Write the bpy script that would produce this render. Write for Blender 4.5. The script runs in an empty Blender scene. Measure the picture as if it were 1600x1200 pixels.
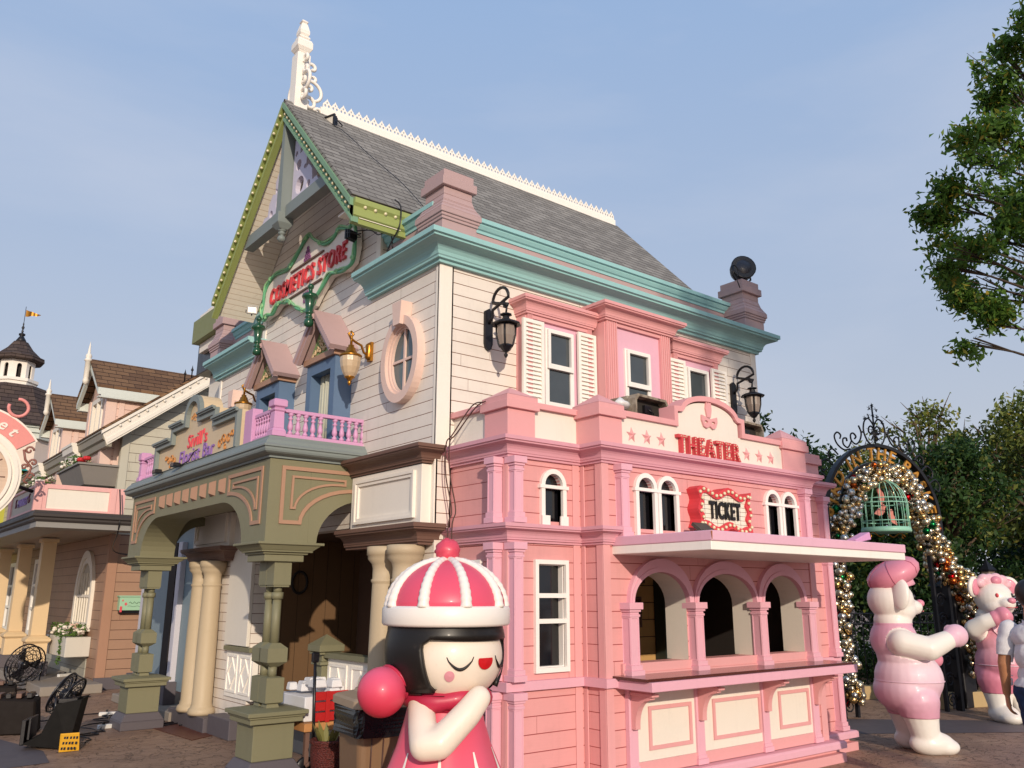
import bpy, bmesh, math, random
from mathutils import Vector, Matrix, noise
R = math.radians
random.seed(7)
scene = bpy.context.scene
COL = scene.collection

# ------------------------------------------------------------------ camera
cd = bpy.data.cameras.new('camera'); cam = bpy.data.objects.new('camera', cd); COL.objects.link(cam)
cd.sensor_width = 36.0; cd.lens = 36.0 * 1310.0 / 1600.0; cd.clip_end = 600; cd.clip_start = 0.05
YAW, PITCH, ROLL = 0.6757, 0.2471, 0.0021
fw = Vector((math.sin(YAW)*math.cos(PITCH), math.cos(YAW)*math.cos(PITCH), math.sin(PITCH)))
rt = Vector((math.cos(YAW), -math.sin(YAW), 0)); up = rt.cross(fw)
rt2 = rt*math.cos(ROLL)+up*math.sin(ROLL); up2 = -rt*math.sin(ROLL)+up*math.cos(ROLL)
M = Matrix((rt2, up2, -fw)).transposed().to_4x4(); M.translation = Vector((0, 0, 1.6))
cam.matrix_world = M
scene.camera = cam
# ------------------------------------------------------------------ light
SUN_DIR = Vector((0.47, 1.0, -0.35)).normalized()          # travel direction of the sunlight
sd = bpy.data.lights.new('sun', 'SUN'); sd.energy = 3.05; sd.angle = R(0.6); sd.color = (1.0, 0.85, 0.68)
sun = bpy.data.objects.new('sun', sd); COL.objects.link(sun)
sun.rotation_mode = 'QUATERNION'; sun.rotation_quaternion = SUN_DIR.to_track_quat('-Z', 'Y'); sun.location = (-6, -14, 9)
w = bpy.data.worlds.new('World'); scene.world = w; w.use_nodes = True
nt = w.node_tree; bg = nt.nodes['Background']
sky = nt.nodes.new('ShaderNodeTexSky'); sky.sky_type = 'NISHITA'; sky.sun_disc = False
sky.sun_elevation = math.asin(-SUN_DIR.z); sky.sun_rotation = math.atan2(-SUN_DIR.x, -SUN_DIR.y)
sky.air_density = 1.3; sky.dust_density = 2.2; sky.ozone_density = 2.2; sky.altitude = 10
# thin high cirrus streaks
bg.inputs[1].default_value = 0.12
def wn_(t, **k):
    n_ = nt.nodes.new('ShaderNode'+t)
    for q, v in k.items(): setattr(n_, q, v)
    return n_
tc = wn_('TexCoord'); sp = wn_('SeparateXYZ'); nt.links.new(tc.outputs['Generated'], sp.inputs[0])
# hazy evening veil: pale lilac near the horizon, clear soft blue overhead, over the physical sky
hz = wn_('ValToRGB'); e = hz.color_ramp.elements; e[0].position = 0.0; e[0].color = (.49, .51, .585, 1); e[1].position = 1.0; e[1].color = (.225, .37, .64, 1)
for p_, c_ in ((.18, (.465, .505, .605, 1)), (.38, (.39, .475, .64, 1)), (.62, (.31, .44, .675, 1))): q = e.new(p_); q.color = c_
nt.links.new(sp.outputs[2], hz.inputs[0])
vm = wn_('VectorMath', operation='SCALE'); vm.inputs['Scale'].default_value = 1/0.12; nt.links.new(hz.outputs[0], vm.inputs[0])
m1 = wn_('Mix', data_type='RGBA'); m1.inputs[0].default_value = .86; nt.links.new(sky.outputs[0], m1.inputs[6]); nt.links.new(vm.outputs[0], m1.inputs[7])
mp = wn_('Mapping'); mp.inputs['Scale'].default_value = (1.0, 1.6, 5.0); mp.inputs['Rotation'].default_value = (0.5, 0.25, 0.6)
nz = wn_('TexNoise'); nz.inputs['Scale'].default_value = 1.3; nz.inputs['Detail'].default_value = 6; nz.inputs['Roughness'].default_value = .55
cr = wn_('ValToRGB'); cr.color_ramp.elements[0].position = .42; cr.color_ramp.elements[1].position = .9
ml = wn_('Math', operation='MULTIPLY'); ml.inputs[1].default_value = .5
mx = wn_('Mix', data_type='RGBA'); mx.inputs[7].default_value = (.60/.12, .62/.12, .70/.12, 1)
nt.links.new(tc.outputs['Generated'], mp.inputs[0]); nt.links.new(mp.outputs[0], nz.inputs['Vector']); nt.links.new(nz.outputs['Fac'], cr.inputs[0])
nt.links.new(cr.outputs[0], ml.inputs[0]); nt.links.new(ml.outputs[0], mx.inputs[0]); nt.links.new(m1.outputs[2], mx.inputs[6]); nt.links.new(mx.outputs[2], bg.inputs[0])
scene.view_settings.view_transform = 'Standard'; scene.view_settings.look = 'None'
scene.view_settings.gamma = 1; scene.view_settings.exposure = 0.17

# ------------------------------------------------------------------ materials
def C(h):
    h = h.lstrip('#'); o = []
    for i in (0, 2, 4):
        c = int(h[i:i+2], 16)/255; o.append(c/12.92 if c <= .04045 else ((c+.055)/1.055)**2.4)
    return tuple(o)
MATS = {}
class NT:
    def __init__(s, name):
        s.m = bpy.data.materials.new(name); s.m.use_nodes = True; s.t = s.m.node_tree
        s.b = s.t.nodes['Principled BSDF']; s.tc = s.t.nodes.new('ShaderNodeTexCoord')
    def n(s, typ, **k):
        nd = s.t.nodes.new('ShaderNode'+typ)
        for a, v in k.items(): setattr(nd, a, v)
        return nd
    def l(s, a, b): s.t.links.new(a, b)
    def math(s, op, a, b=None, c=None):
        nd = s.n('Math', operation=op)
        for i, v in enumerate((a, b, c)):
            if v is None: continue
            if isinstance(v, (int, float)): nd.inputs[i].default_value = v
            else: s.l(v, nd.inputs[i])
        return nd.outputs[0]
    def noise(s, scale, detail=4, rough=.55, vec=None, mapscale=None):
        nd = s.n('TexNoise'); nd.inputs['Scale'].default_value = scale; nd.inputs['Detail'].default_value = detail; nd.inputs['Roughness'].default_value = rough
        v = vec or s.tc.outputs['Object']
        if mapscale:
            mp = s.n('Mapping'); mp.inputs['Scale'].default_value = mapscale; s.l(v, mp.inputs[0]); v = mp.outputs[0]
        s.l(v, nd.inputs['Vector']); return nd.outputs['Fac']
    def ramp(s, fac, stops):
        nd = s.n('ValToRGB'); e = nd.color_ramp.elements
        while len(e) < len(stops): e.new(0.5)
        for x, (p, c) in zip(e, stops): x.position = p; x.color = (*c, 1) if len(c) == 3 else c
        s.l(fac, nd.inputs[0]); return nd.outputs[0]
    def mix(s, fac, a, b, blend='MIX'):
        nd = s.n('Mix', data_type='RGBA', blend_type=blend)
        for i, v in ((0, fac), (6, a), (7, b)):
            if isinstance(v, (int, float)): nd.inputs[i].default_value = v
            elif isinstance(v, tuple): nd.inputs[i].default_value = (*v[:3], 1)
            else: s.l(v, nd.inputs[i])
        return nd.outputs[2]
    def bump(s, h, strength=.3, dist=.01, prev=None):
        nd = s.n('Bump'); nd.inputs['Strength'].default_value = strength; nd.inputs['Distance'].default_value = dist
        s.l(h, nd.inputs['Height'])
        if prev: s.l(prev, nd.inputs['Normal'])
        return nd.outputs[0]
    def fin(s, col=None, rough=.6, metal=0, normal=None, spec=.4, coat=0):
        if col is not None:
            if isinstance(col, tuple): s.b.inputs['Base Color'].default_value = (*col[:3], 1)
            else: s.l(col, s.b.inputs['Base Color'])
        if isinstance(rough, (int, float)): s.b.inputs['Roughness'].default_value = rough
        else: s.l(rough, s.b.inputs['Roughness'])
        s.b.inputs['Metallic'].default_value = metal; s.b.inputs['Specular IOR Level'].default_value = spec
        if coat: s.b.inputs['Coat Weight'].default_value = coat; s.b.inputs['Coat Roughness'].default_value = .12
        if normal: s.l(normal, s.b.inputs['Normal'])
        return s.m
def paint(name, c, rough=.55, var=.10, bump=.15, metal=0, spec=.4, coat=0, dirt=.12, scale=1.0):
    """painted surface: faint mottling, a little grime in large soft patches, fine brush texture"""
    if name in MATS: return MATS[name]
    k = NT(name); c = C(c) if isinstance(c, str) else c
    a = k.noise(2.3*scale, 6, .6); b = k.noise(38*scale, 3, .6); g = k.noise(9*scale, 8, .7)
    f = k.math('ADD', k.math('MULTIPLY', a, var*1.4), k.math('MULTIPLY', b, var*.7))
    f = k.math('ADD', f, 1-var*1.05)
    col = k.mix(1.0, c, k.ramp(f, [(0, (0, 0, 0)), (1, (1, 1, 1))]), 'MULTIPLY')
    d = k.math('MULTIPLY', k.ramp(g, [(.56, (0, 0, 0)), (.8, (1, 1, 1))]), dirt)
    col = k.mix(d, col, tuple(x*.45+.02 for x in c))
    st_ = k.noise(1.0, 6, .7, mapscale=(11, 11, .9)); col = k.mix(k.math('MULTIPLY', k.ramp(st_, [(.55, (0, 0, 0)), (.8, (1, 1, 1))]), dirt*1.3), col, tuple(x*.5+.02 for x in c))
    n = k.bump(b, bump, .004)
    r = k.math('ADD', k.math('MULTIPLY', g, .25), rough-.12)
    MATS[name] = k.fin(col, r, metal, n, spec, coat); return MATS[name]
def siding(name, c, groove, sp, off=0.0, gw=.06, axis='Z', rough=.55, dirt=.15, tilt=.35):
    """boards with a dark caulked joint every sp metres, wood grain along the boards"""
    if name in MATS: return MATS[name]
    k = NT(name); c = C(c); groove = C(groove)
    sx = k.n('SeparateXYZ'); k.l(k.tc.outputs['Object'], sx.inputs[0]); z = sx.outputs[axis]
    t = k.math('FRACT', k.math('DIVIDE', k.math('ADD', z, 50*sp-off), sp))
    idx = k.math('FLOOR', k.math('DIVIDE', k.math('ADD', z, 50*sp-off), sp))
    wn = k.n('TexWhiteNoise', noise_dimensions='1D'); k.l(idx, wn.inputs['W'])
    ms = (2.0, 2.0, 34) if axis == 'Z' else (34, 34, 1.5)
    grain = k.noise(3.0, 7, .65, mapscale=ms); big = k.noise(1.3, 5, .6); g = k.noise(6, 8, .7)
    f = k.math('ADD', k.math('ADD', k.math('MULTIPLY', grain, .10), k.math('MULTIPLY', wn.outputs[0], .05)), k.math('MULTIPLY', big, .20))
    f = k.math('ADD', f, .80)
    col = k.mix(1.0, c, k.ramp(f, [(0, (0, 0, 0)), (1, (1, 1, 1))]), 'MULTIPLY')
    d = k.math('MULTIPLY', k.ramp(g, [(.52, (0, 0, 0)), (.8, (1, 1, 1))]), dirt*1.4)
    col = k.mix(d, col, tuple(x*.5+.02 for x in c))
    sp_ = k.math('MULTIPLY', k.math('SUBTRACT', 1.0, k.math('DIVIDE', z, .5)), k.math('ADD', g, .1)) if axis == 'Z' else None
    if sp_: col = k.mix(k.math('MULTIPLY', k.ramp(sp_, [(.2, (0, 0, 0)), (.9, (1, 1, 1))]), .6), col, C('#6b5648'))
    gm = k.math('LESS_THAN', t, gw)
    if axis == 'Z':
        xy = k.math('ADD', sx.outputs[0], sx.outputs[1]); jt = k.math('FRACT', k.math('ADD', k.math('DIVIDE', k.math('ADD', xy, 60), 2.1), wn.outputs[0])); gj = k.math('MULTIPLY', k.math('LESS_THAN', jt, .0018), .8); gm = k.math('MAXIMUM', gm, gj)
        st_ = k.noise(1.0, 6, .7, mapscale=(9, 9, .7)); sd3 = k.math('MULTIPLY', k.ramp(st_, [(.54, (0, 0, 0)), (.78, (1, 1, 1))]), .22); col = k.mix(sd3, col, tuple(x*.5+.02 for x in c))
    col = k.mix(gm, col, groove)
    h = k.math('MULTIPLY', t, -tilt); h = k.math('SUBTRACT', h, k.math('MULTIPLY', gm, 1.0)); h = k.math('ADD', h, k.math('MULTIPLY', grain, .10))
    n = k.bump(h, .6, .008)
    MATS[name] = k.fin(col, k.math('ADD', k.math('MULTIPLY', g, .2), rough-.1), 0, n, .35); return MATS[name]
def flat(name, c, rough=.5, metal=0, spec=.5):
    if name in MATS: return MATS[name]
    k = NT(name); c = C(c) if isinstance(c, str) else c
    a = k.noise(14, 4, .6)
    col = k.mix(k.math('MULTIPLY', a, .35), c, tuple(x*.7 for x in c))
    MATS[name] = k.fin(col, k.math('ADD', k.math('MULTIPLY', a, .2), max(.03, rough-.1)), metal, None, spec); return MATS[name]

P_ = dict(
 white='#e9e1d6', trimwhite='#efe9e0', winwhite='#ece8e2', salmon='#dc9fa0', mauve='#d39aa6', lilacpink='#dfa9b8', fascia='#dfaec0',
 teal='#93c0c0', taupe='#b29796', olive='#7b785e', oliveshade='#7c7c4c', tan='#a8836c', greyblue='#7b8482', brown='#6e5348',
 lilac='#c995bb', winblue='#5a7290', cream='#e2dbcf', greenfr='#74987a', lime='#939f5e', roofgrey='#6d655e', slate='#5a5459', colcream='#b8a68a')
MT = {k: paint('painted_'+k, v) for k, v in P_.items()}
MT['whiteside'] = siding('white_board_siding', '#e3dad0', '#7a5540', .1135, .02)
MT['gableside'] = MT['whiteside']
MT['pinkside'] = siding('salmon_board_siding', '#dc9d9c', '#9c4a48', .131, .03, .05)
MT['brownside'] = siding('brown_board_siding', '#a38069', '#4a2c22', .165, .0, .05)
MT['greyside'] = siding('grey_board_siding', '#bdb8a8', '#5e4c40', .172, .02, .05)
MT['tanside'] = siding('tan_board_siding', '#c39a62', '#4b3420', .19, .0, .05)
MT['brownpanel'] = siding('brown_wall_panelling', '#6b5138', '#3d2c1c', .19, .05, .03, axis='X', tilt=0)
MT['soffit'] = siding('cream_soffit_boards', '#eae2d3', '#c4b29b', .055, .0, .09, axis='Z', tilt=.1)
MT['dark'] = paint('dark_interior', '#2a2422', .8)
MT['black'] = paint('black_painted_metal', '#17151a', .35, metal=0, spec=.5, var=.2)
MT['iron'] = paint('wrought_iron', '#15151b', .45, spec=.4, var=.3)
MT['gold'] = paint('aged_brass', '#a8742c', .32, metal=.85, var=.3)
MT['bulb'] = paint('opal_bulb', '#d8cda8', .25, spec=.6, coat=.4)
MT['red'] = paint('red_paint', '#cf3f47', .45)
MT['redletter'] = paint('red_letter_paint', '#c8434a', .45)
MT['concrete'] = paint('concrete', '#8f857a', .8)
def glass(name, c, rough=.08):
    k = NT(name); c = C(c); a = k.noise(3, 4, .6)
    col = k.mix(a, c, tuple(x*.5 for x in c)); MATS[name] = k.fin(col, rough, 0, None, .7); return MATS[name]
MT['glassdark'] = glass('dark_window_glass', '#16161a'); MT['glassgrey'] = glass('grey_window_glass', '#4b5256', .12)
MT['glassteal'] = glass('teal_window_glass', '#5d6e72', .12)
def shingles(name, c1, c2, joint, row=.13, wid=.22, ax='X'):
    k = NT(name); sx = k.n('SeparateXYZ'); k.l(k.tc.outputs['Object'], sx.inputs[0])
    row_t = k.math('DIVIDE', k.math('ADD', sx.outputs['Z'], 20), row)
    fr = k.math('FRACT', row_t); ri = k.math('FLOOR', row_t)
    u = k.math('ADD', k.math('DIVIDE', sx.outputs[ax], wid), k.math('MULTIPLY', ri, .37))
    fu = k.math('FRACT', k.math('ADD', u, 100)); ui = k.math('FLOOR', k.math('ADD', u, 100))
    cx = k.n('CombineXYZ'); k.l(ui, cx.inputs[0]); k.l(ri, cx.inputs[1])
    wn = k.n('TexWhiteNoise', noise_dimensions='2D'); k.l(cx.outputs[0], wn.inputs['Vector'])
    col = k.mix(wn.outputs[0], C(c1), C(c2)); big = k.noise(1.6, 6, .7); fine = k.noise(60, 3, .6)
    col = k.mix(k.math('MULTIPLY', big, .6), col, tuple(x*.55 for x in C(c1)))
    col = k.mix(k.math('MULTIPLY', fine, .35), col, tuple(x*.5 for x in C(c1)))
    wv = k.math('MULTIPLY', k.noise(2.5, 5, .7), .22); e = k.math('MAXIMUM', k.math('LESS_THAN', fr, k.math('ADD', wv, .03)), k.math('MULTIPLY', k.math('LESS_THAN', fu, .05), .6))
    col = k.mix(e, col, C(joint))
    h = k.math('SUBTRACT', k.math('MULTIPLY', wn.outputs[0], .5), k.math('ADD', k.math('MULTIPLY', fr, 1.0), e))
    h = k.math('ADD', h, k.math('MULTIPLY', fine, .2))
    MATS[name] = k.fin(col, .85, 0, k.bump(h, .7, .012), .2); return MATS[name]
MT['shingle'] = shingles('grey_roof_shingles', '#9c9892', '#76726d', '#38322e', .085, .2)
MT['shinglebrown'] = shingles('brown_roof_shingles', '#8a6a4e', '#5f4636', '#2a1d16', .10, .24)
MT['shingledark'] = shingles('dark_tower_shingles', '#5d4f48', '#43393a', '#1d1715', .16, .35)

# ------------------------------------------------------------------ mesh builder
SPLIT = {'corner_board', 'belt_course', 'dormer_pilaster', 'blocking_course', 'dormer_side', 'counter_panel', 'truss_tie_beam', 'balustrade_rail', 'foam', 'bay_pilaster_', 'side_slats'}
class MB:
    def __init__(s): s.v = []; s.f = []; s.sm = []
    def add(s, vs, fs, smooth=False):
        o = len(s.v); s.v += [tuple(v) for v in vs]; s.f += [tuple(i+o for i in f) for f in fs]; s.sm += [smooth]*len(fs); return s
    def hexa(s, p): return s.add(p, [(0,3,2,1),(4,5,6,7),(0,1,5,4),(1,2,6,5),(2,3,7,6),(3,0,4,7)])
    def box(s, x0, x1, y0, y1, z0, z1):
        return s.hexa([(x0,y0,z0),(x1,y0,z0),(x1,y1,z0),(x0,y1,z0),(x0,y0,z1),(x1,y0,z1),(x1,y1,z1),(x0,y1,z1)])
    def fbox(s, fr, u0, u1, v0, v1, w0, w1):      # box in a frame
        return s.hexa([fr(u0,v0,w0),fr(u1,v0,w0),fr(u1,v1,w0),fr(u0,v1,w0),fr(u0,v0,w1),fr(u1,v0,w1),fr(u1,v1,w1),fr(u0,v1,w1)])
    def frus(s, x, y, z0, z1, a0, b0, a1, b1):    # frustum, half sizes
        return s.hexa([(x-a0,y-b0,z0),(x+a0,y-b0,z0),(x+a0,y+b0,z0),(x-a0,y+b0,z0),(x-a1,y-b1,z1),(x+a1,y-b1,z1),(x+a1,y+b1,z1),(x-a1,y+b1,z1)])
    def sqlathe(s, x, y, prof, depth=None):       # stacked square sections: prof (half, z)
        for (a, z0), (b, z1) in zip(prof, prof[1:]):
            if z1-z0 > 1e-6: s.frus(x, y, z0, z1, a, (depth or 1)*a, b, (depth or 1)*b)
        return s
    def lathe(s, c, prof, n=20, smooth=True, mat=None, cap=True):
        vs = []; fs = []
        for r, z in prof:
            for i in range(n):
                a = 2*math.pi*(i+.5)/n; vs.append(Vector((r*math.cos(a), r*math.sin(a), z)))
        if mat: vs = [mat @ v for v in vs]
        vs = [v+Vector(c) for v in vs]
        for j in range(len(prof)-1):
            for i in range(n): fs.append((j*n+i, j*n+(i+1)%n, (j+1)*n+(i+1)%n, (j+1)*n+i))
        s.add(vs, fs, smooth)
        if cap:
            o = len(s.v)-len(vs); m = len(prof)-1
            s.f += [tuple(o+i for i in reversed(range(n))), tuple(o+m*n+i for i in range(n))]; s.sm += [False, False]
        return s
    def sphere(s, c, r, n=12, sc=(1,1,1), rot=None):
        m = max(6, n*2//3); pr = [(math.sin(math.pi*j/m), -math.cos(math.pi*j/m)) for j in range(m+1)]
        pr[0] = (.02, -1); pr[-1] = (.02, 1)
        S = Matrix.Diagonal((r*sc[0], r*sc[1], r*sc[2]))
        if rot is not None: S = rot @ S
        return s.lathe(c, pr, n, True, S)
    def tube(s, pts, r, n=8, cap=True, smooth=True, flat=1.0):
        pts = [Vector(p) for p in pts]; rs = r if isinstance(r, (list, tuple)) else [r]*len(pts)
        vs = []; fs = []; prev = None
        for i, p in enumerate(pts):
            d = (pts[min(i+1, len(pts)-1)]-pts[max(i-1, 0)]);
            if d.length < 1e-9: d = Vector((0,0,1))
            d.normalize()
            if prev is None: a = d.orthogonal().normalized()
            else: a = (prev-d*prev.dot(d)); a = a.normalized() if a.length > 1e-6 else d.orthogonal().normalized()
            prev = a; b = d.cross(a)
            for k in range(n):
                t = 2*math.pi*k/n; vs.append(p+(a*math.cos(t)+b*math.sin(t)*flat)*rs[i])
        for i in range(len(pts)-1):
            for k in range(n): fs.append((i*n+k, i*n+(k+1)%n, (i+1)*n+(k+1)%n, (i+1)*n+k))
        s.add(vs, fs, smooth)
        if cap:
            o = len(s.v)-len(vs); m = len(pts)-1
            s.f += [tuple(o+i for i in reversed(range(n))), tuple(o+m*n+i for i in range(n))]; s.sm += [False, False]
        return s
    def sweep(s, path, prof, closed=False):
        """cornice: path [(x,y)], prof [(out, z)] closed outline; 'out' is to the right of travel; mitred"""
        n = len(path); m = len(prof); P = [Vector(p) for p in path]; vs = []
        for i in range(n):
            a = (P[i]-P[i-1]).normalized() if (i > 0 or closed) else None
            b = (P[(i+1) % n]-P[i]).normalized() if (i < n-1 or closed) else None
            if a is None: a = b
            if b is None: b = a
            na = Vector((a.y, -a.x)); nb = Vector((b.y, -b.x)); h = (na+nb); h = h/max(.2, h.dot(na))
            for o, z in prof: vs.append((P[i].x+h.x*o, P[i].y+h.y*o, z))
        fs = []
        for i in range(n if closed else n-1):
            j = (i+1) % n
            for k in range(m): fs.append((i*m+k, j*m+k, j*m+(k+1) % m, i*m+(k+1) % m))
        if not closed: fs += [tuple(range(m)), tuple((n-1)*m+k for k in reversed(range(m)))]
        return s.add(vs, fs)
    def shape(s, fr, outer, holes=(), w0=0.0, w1=.02, xf=None):
        """filled 2-D outline with holes, extruded from depth w0 to w1 in a frame"""
        cu = bpy.data.curves.new('c', 'CURVE'); cu.dimensions = '2D'; cu.fill_mode = 'BOTH'; cu.extrude = abs(w1-w0)/2
        for pts in [outer]+list(holes):
            sp = cu.splines.new('POLY'); sp.points.add(len(pts)-1)
            for p, q in zip(sp.points, pts): p.co = (q[0], q[1], 0, 1)
            sp.use_cyclic_u = True
        o = bpy.data.objects.new('c', cu); me = o.to_mesh(); mid = (w0+w1)/2
        vs = [fr(v.co.x, v.co.y, v.co.z+mid) for v in me.vertices]; s.add(vs, [tuple(p.vertices) for p in me.polygons])
        o.to_mesh_clear(); bpy.data.objects.remove(o); bpy.data.curves.remove(cu); return s
    def text(s, fr, body, u, v, size, w0=0., w1=.02, off=.0, sx=1.0, shear=0, align='CENTER', rot=0., spacing=1.0, fit=None):
        cu = bpy.data.curves.new('t', 'FONT'); cu.body = body; cu.size = size; cu.extrude = abs(w1-w0)/2; cu.offset = off; cu.shear = shear
        cu.align_x = align; cu.align_y = 'CENTER'; cu.space_character = spacing; cu.resolution_u = 3
        o = bpy.data.objects.new('t', cu); me = o.to_mesh(); mid = (w0+w1)/2; c_, s_ = math.cos(rot), math.sin(rot)
        vs = []
        fx_, fy_, ox_, oy_ = sx, 1.0, 0., 0.
        if fit:
            X_ = [q.co.x for q in me.vertices]; Y_ = [q.co.y for q in me.vertices]; fx_ = fit[0]/(max(X_)-min(X_)); fy_ = fit[1]/(max(Y_)-min(Y_)); ox_ = (max(X_)+min(X_))/2; oy_ = (max(Y_)+min(Y_))/2
        for q in me.vertices:
            x, y = (q.co.x-ox_)*fx_, (q.co.y-oy_)*fy_; vs.append(fr(u+x*c_-y*s_, v+x*s_+y*c_, q.co.z+mid))
        s.add(vs, [tuple(p.vertices) for p in me.polygons]); o.to_mesh_clear(); bpy.data.objects.remove(o); bpy.data.curves.remove(cu); return s
    def build(s, name, mat, parent=None, bevel=0, recalc=True, local=False, seg=1):
        if name in SPLIT:                     # separate pieces become separate parts
            pr_ = list(range(len(s.v)))
            def find(i):
                while pr_[i] != i: pr_[i] = pr_[pr_[i]]; i = pr_[i]
                return i
            for f in s.f:
                for j in f[1:]: pr_[find(j)] = find(f[0])
            gr = {}
            for f, q in zip(s.f, s.sm): gr.setdefault(find(f[0]), []).append((f, q))
            if len(gr) > 1:
                for fl in gr.values():
                    u_ = sorted({i for f, _ in fl for i in f}); mp_ = {i: k_ for k_, i in enumerate(u_)}; n_ = MB(); n_.v = [s.v[i] for i in u_]; n_.f = [tuple(mp_[i] for i in f) for f, _ in fl]; n_.sm = [q for _, q in fl]; o = n_._build(name, mat, parent, bevel, recalc, local, seg)
                return o
        return s._build(name, mat, parent, bevel, recalc, local, seg)
    def _build(s, name, mat, parent=None, bevel=0, recalc=True, local=False, seg=1):
        me = bpy.data.meshes.new(name); me.from_pydata(s.v, [], s.f); me.polygons.foreach_set('use_smooth', s.sm)
        if recalc:
            bm = bmesh.new(); bm.from_mesh(me); bmesh.ops.recalc_face_normals(bm, faces=bm.faces); bm.to_mesh(me); bm.free()
        me.materials.append(mat); me.update()
        o = bpy.data.objects.new(name, me); COL.objects.link(o)
        if parent is not None: put(o, parent, local)
        if bevel:
            b = o.modifiers.new('edge', 'BEVEL'); b.width = bevel; b.segments = seg; b.limit_method = 'ANGLE'; b.angle_limit = R(40); b.use_clamp_overlap = True
        return o
def worldmat(o):
    m = Matrix.Translation(o.location) @ o.rotation_euler.to_matrix().to_4x4()
    return (worldmat(o.parent) @ o.matrix_parent_inverse @ m) if o.parent else m
def put(o, parent, local=False):
    o.parent = parent
    if not local: o.matrix_parent_inverse = worldmat(parent).inverted()
def F(Y0): return lambda u, v, w: (u, Y0-w, v)           # frame on a wall facing -Y
def L(X0): return lambda u, v, w: (X0-w, -u, v)          # frame on a wall facing -X, u = -y
def thing(name, label, cat, loc=(0, 0, 0), rz=0, group=None):
    o = bpy.data.objects.new(name, None); COL.objects.link(o); o.location = loc; o.rotation_euler = (0, 0, rz); o.empty_display_size = .2
    return tag(o, label, cat, group)
def tag(o, label=None, cat=None, group=None, kind=None):
    if label: o['label'] = label
    if cat: o['category'] = cat
    if group: o['group'] = group
    if kind: o['kind'] = kind
    return o
def copy_tree(o, parent=None, keep=('group',)):
    c = o.copy(); COL.objects.link(c)
    if parent is not None: c.parent = parent
    for ch in [x for x in bpy.data.objects if x.parent == o]: copy_tree(ch, c)
    return c
def arc(cx, cy, rx, ry, a0, a1, n):
    return [(cx+rx*math.cos(R(a0+(a1-a0)*i/n)), cy+ry*math.sin(R(a0+(a1-a0)*i/n))) for i in range(n+1)]
def cove(z0, z1, o, base=-.03):
    """cornice outline: thin bead, cove, crown; from z0 up to z1, projecting o"""
    h = z1-z0; pts = [(base, z0), (o*.18, z0), (o*.18, z0+h*.12), (o*.30, z0+h*.14), (o*.30, z0+h*.22)]
    for i in range(6):
        t = i/5; pts.append((o*(.34+.5*(1-math.cos(t*math.pi/2))), z0+h*(.26+.42*math.sin(t*math.pi/2))))
    return pts+[(o*.9, z0+h*.70), (o*.9, z0+h*.78), (o, z0+h*.80), (o, z1), (base, z1)]
def colonette(b, x, y, z0, z1, hw=.05, face='F', deep=.03):
    """square pilaster with stepped base and cap"""
    for a, p, q in ((1.55, z0, z0+.045), (1.3, z0+.045, z0+.085), (1.0, z0+.085, z1-.115), (1.2, z1-.115, z1-.095), (1.05, z1-.095, z1-.075), (1.3, z1-.075, z1-.055), (1.6, z1-.055, z1)):
        b.box(x-hw*a, x+hw*a, y-hw*a, y+hw*a, p, q)
    if z1-z0 > .35:                # raised border on the two visible sides (sunk panel look)
        t = hw*.28; e = .005
        for (u0, u1, v0, v1) in ((-hw, -hw+t, z0+.085, z1-.115), (hw-t, hw, z0+.085, z1-.115), (-hw+t, hw-t, z0+.085, z0+.085+t), (-hw+t, hw-t, z1-.115-t, z1-.115)):
            b.box(x+u0, x+u1, y-hw-e, y-hw+.001, v0, v1); b.box(x-hw-e, x-hw+.001, y+u0, y+u1, v0, v1)
# ================================================================== GROUND
def ground_mat():
    k = NT('stamped_concrete'); v = k.tc.outputs['Object']
    a = k.noise(.35, 6, .6); b = k.noise(2.2, 8, .72); c = k.noise(26, 6, .75)
    cracks = k.noise(5.0, 8, .8, mapscale=(1.0, 2.6, 1))
    col = k.ramp(b, [(.25, C('#755a4a')), (.5, C('#a18069')), (.72, C('#c2a084'))])
    col = k.mix(k.math('MULTIPLY', k.ramp(a, [(.42, (0,0,0)), (.62, (1,1,1))]), .55), col, C('#7d6860'))
    vo = k.n('TexVoronoi', feature='DISTANCE_TO_EDGE'); vo.inputs['Scale'].default_value = 2.4
    wp = k.n('Mapping'); wp.inputs['Scale'].default_value = (1, 2.2, 1); wp.inputs['Rotation'].default_value = (0, 0, .5)
    dist = k.n('TexNoise'); dist.inputs['Scale'].default_value = 3; dist.inputs['Detail'].default_value = 6; k.l(v, dist.inputs['Vector'])
    add = k.n('VectorMath', operation='ADD'); k.l(v, add.inputs[0]); k.l(dist.outputs['Color'], add.inputs[1]); k.l(add.outputs[0], wp.inputs[0]); k.l(wp.outputs[0], vo.inputs['Vector'])
    seam = k.ramp(vo.outputs['Distance'], [(0, (1,1,1)), (.035, (0,0,0))])
    col = k.mix(k.math('MULTIPLY', seam, .9), col, C('#2c1f19'))
    col = k.mix(k.math('MULTIPLY', k.ramp(cracks, [(.55, (0,0,0)), (.75, (1,1,1))]), .5), col, C('#3c2c25'))
    col = k.mix(k.math('MULTIPLY', c, .4), col, C('#8e7361'))
    h = k.math('ADD', k.math('MULTIPLY', cracks, 1.2), k.math('MULTIPLY', seam, -1.0)); h = k.math('ADD', h, k.math('MULTIPLY', c, .5))
    return k.fin(col, k.math('ADD', k.math('MULTIPLY', b, .35), .33), 0, k.bump(h, .75, .02), .35)
MT['ground'] = ground_mat()
b = MB(); N = 40
b.add([(-120, -120, 0), (160, -120, 0), (160, 200, 0), (-120, 200, 0)], [(0, 1, 2, 3)])
tag(b.build('ground', MT['ground']), kind='structure')
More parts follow.
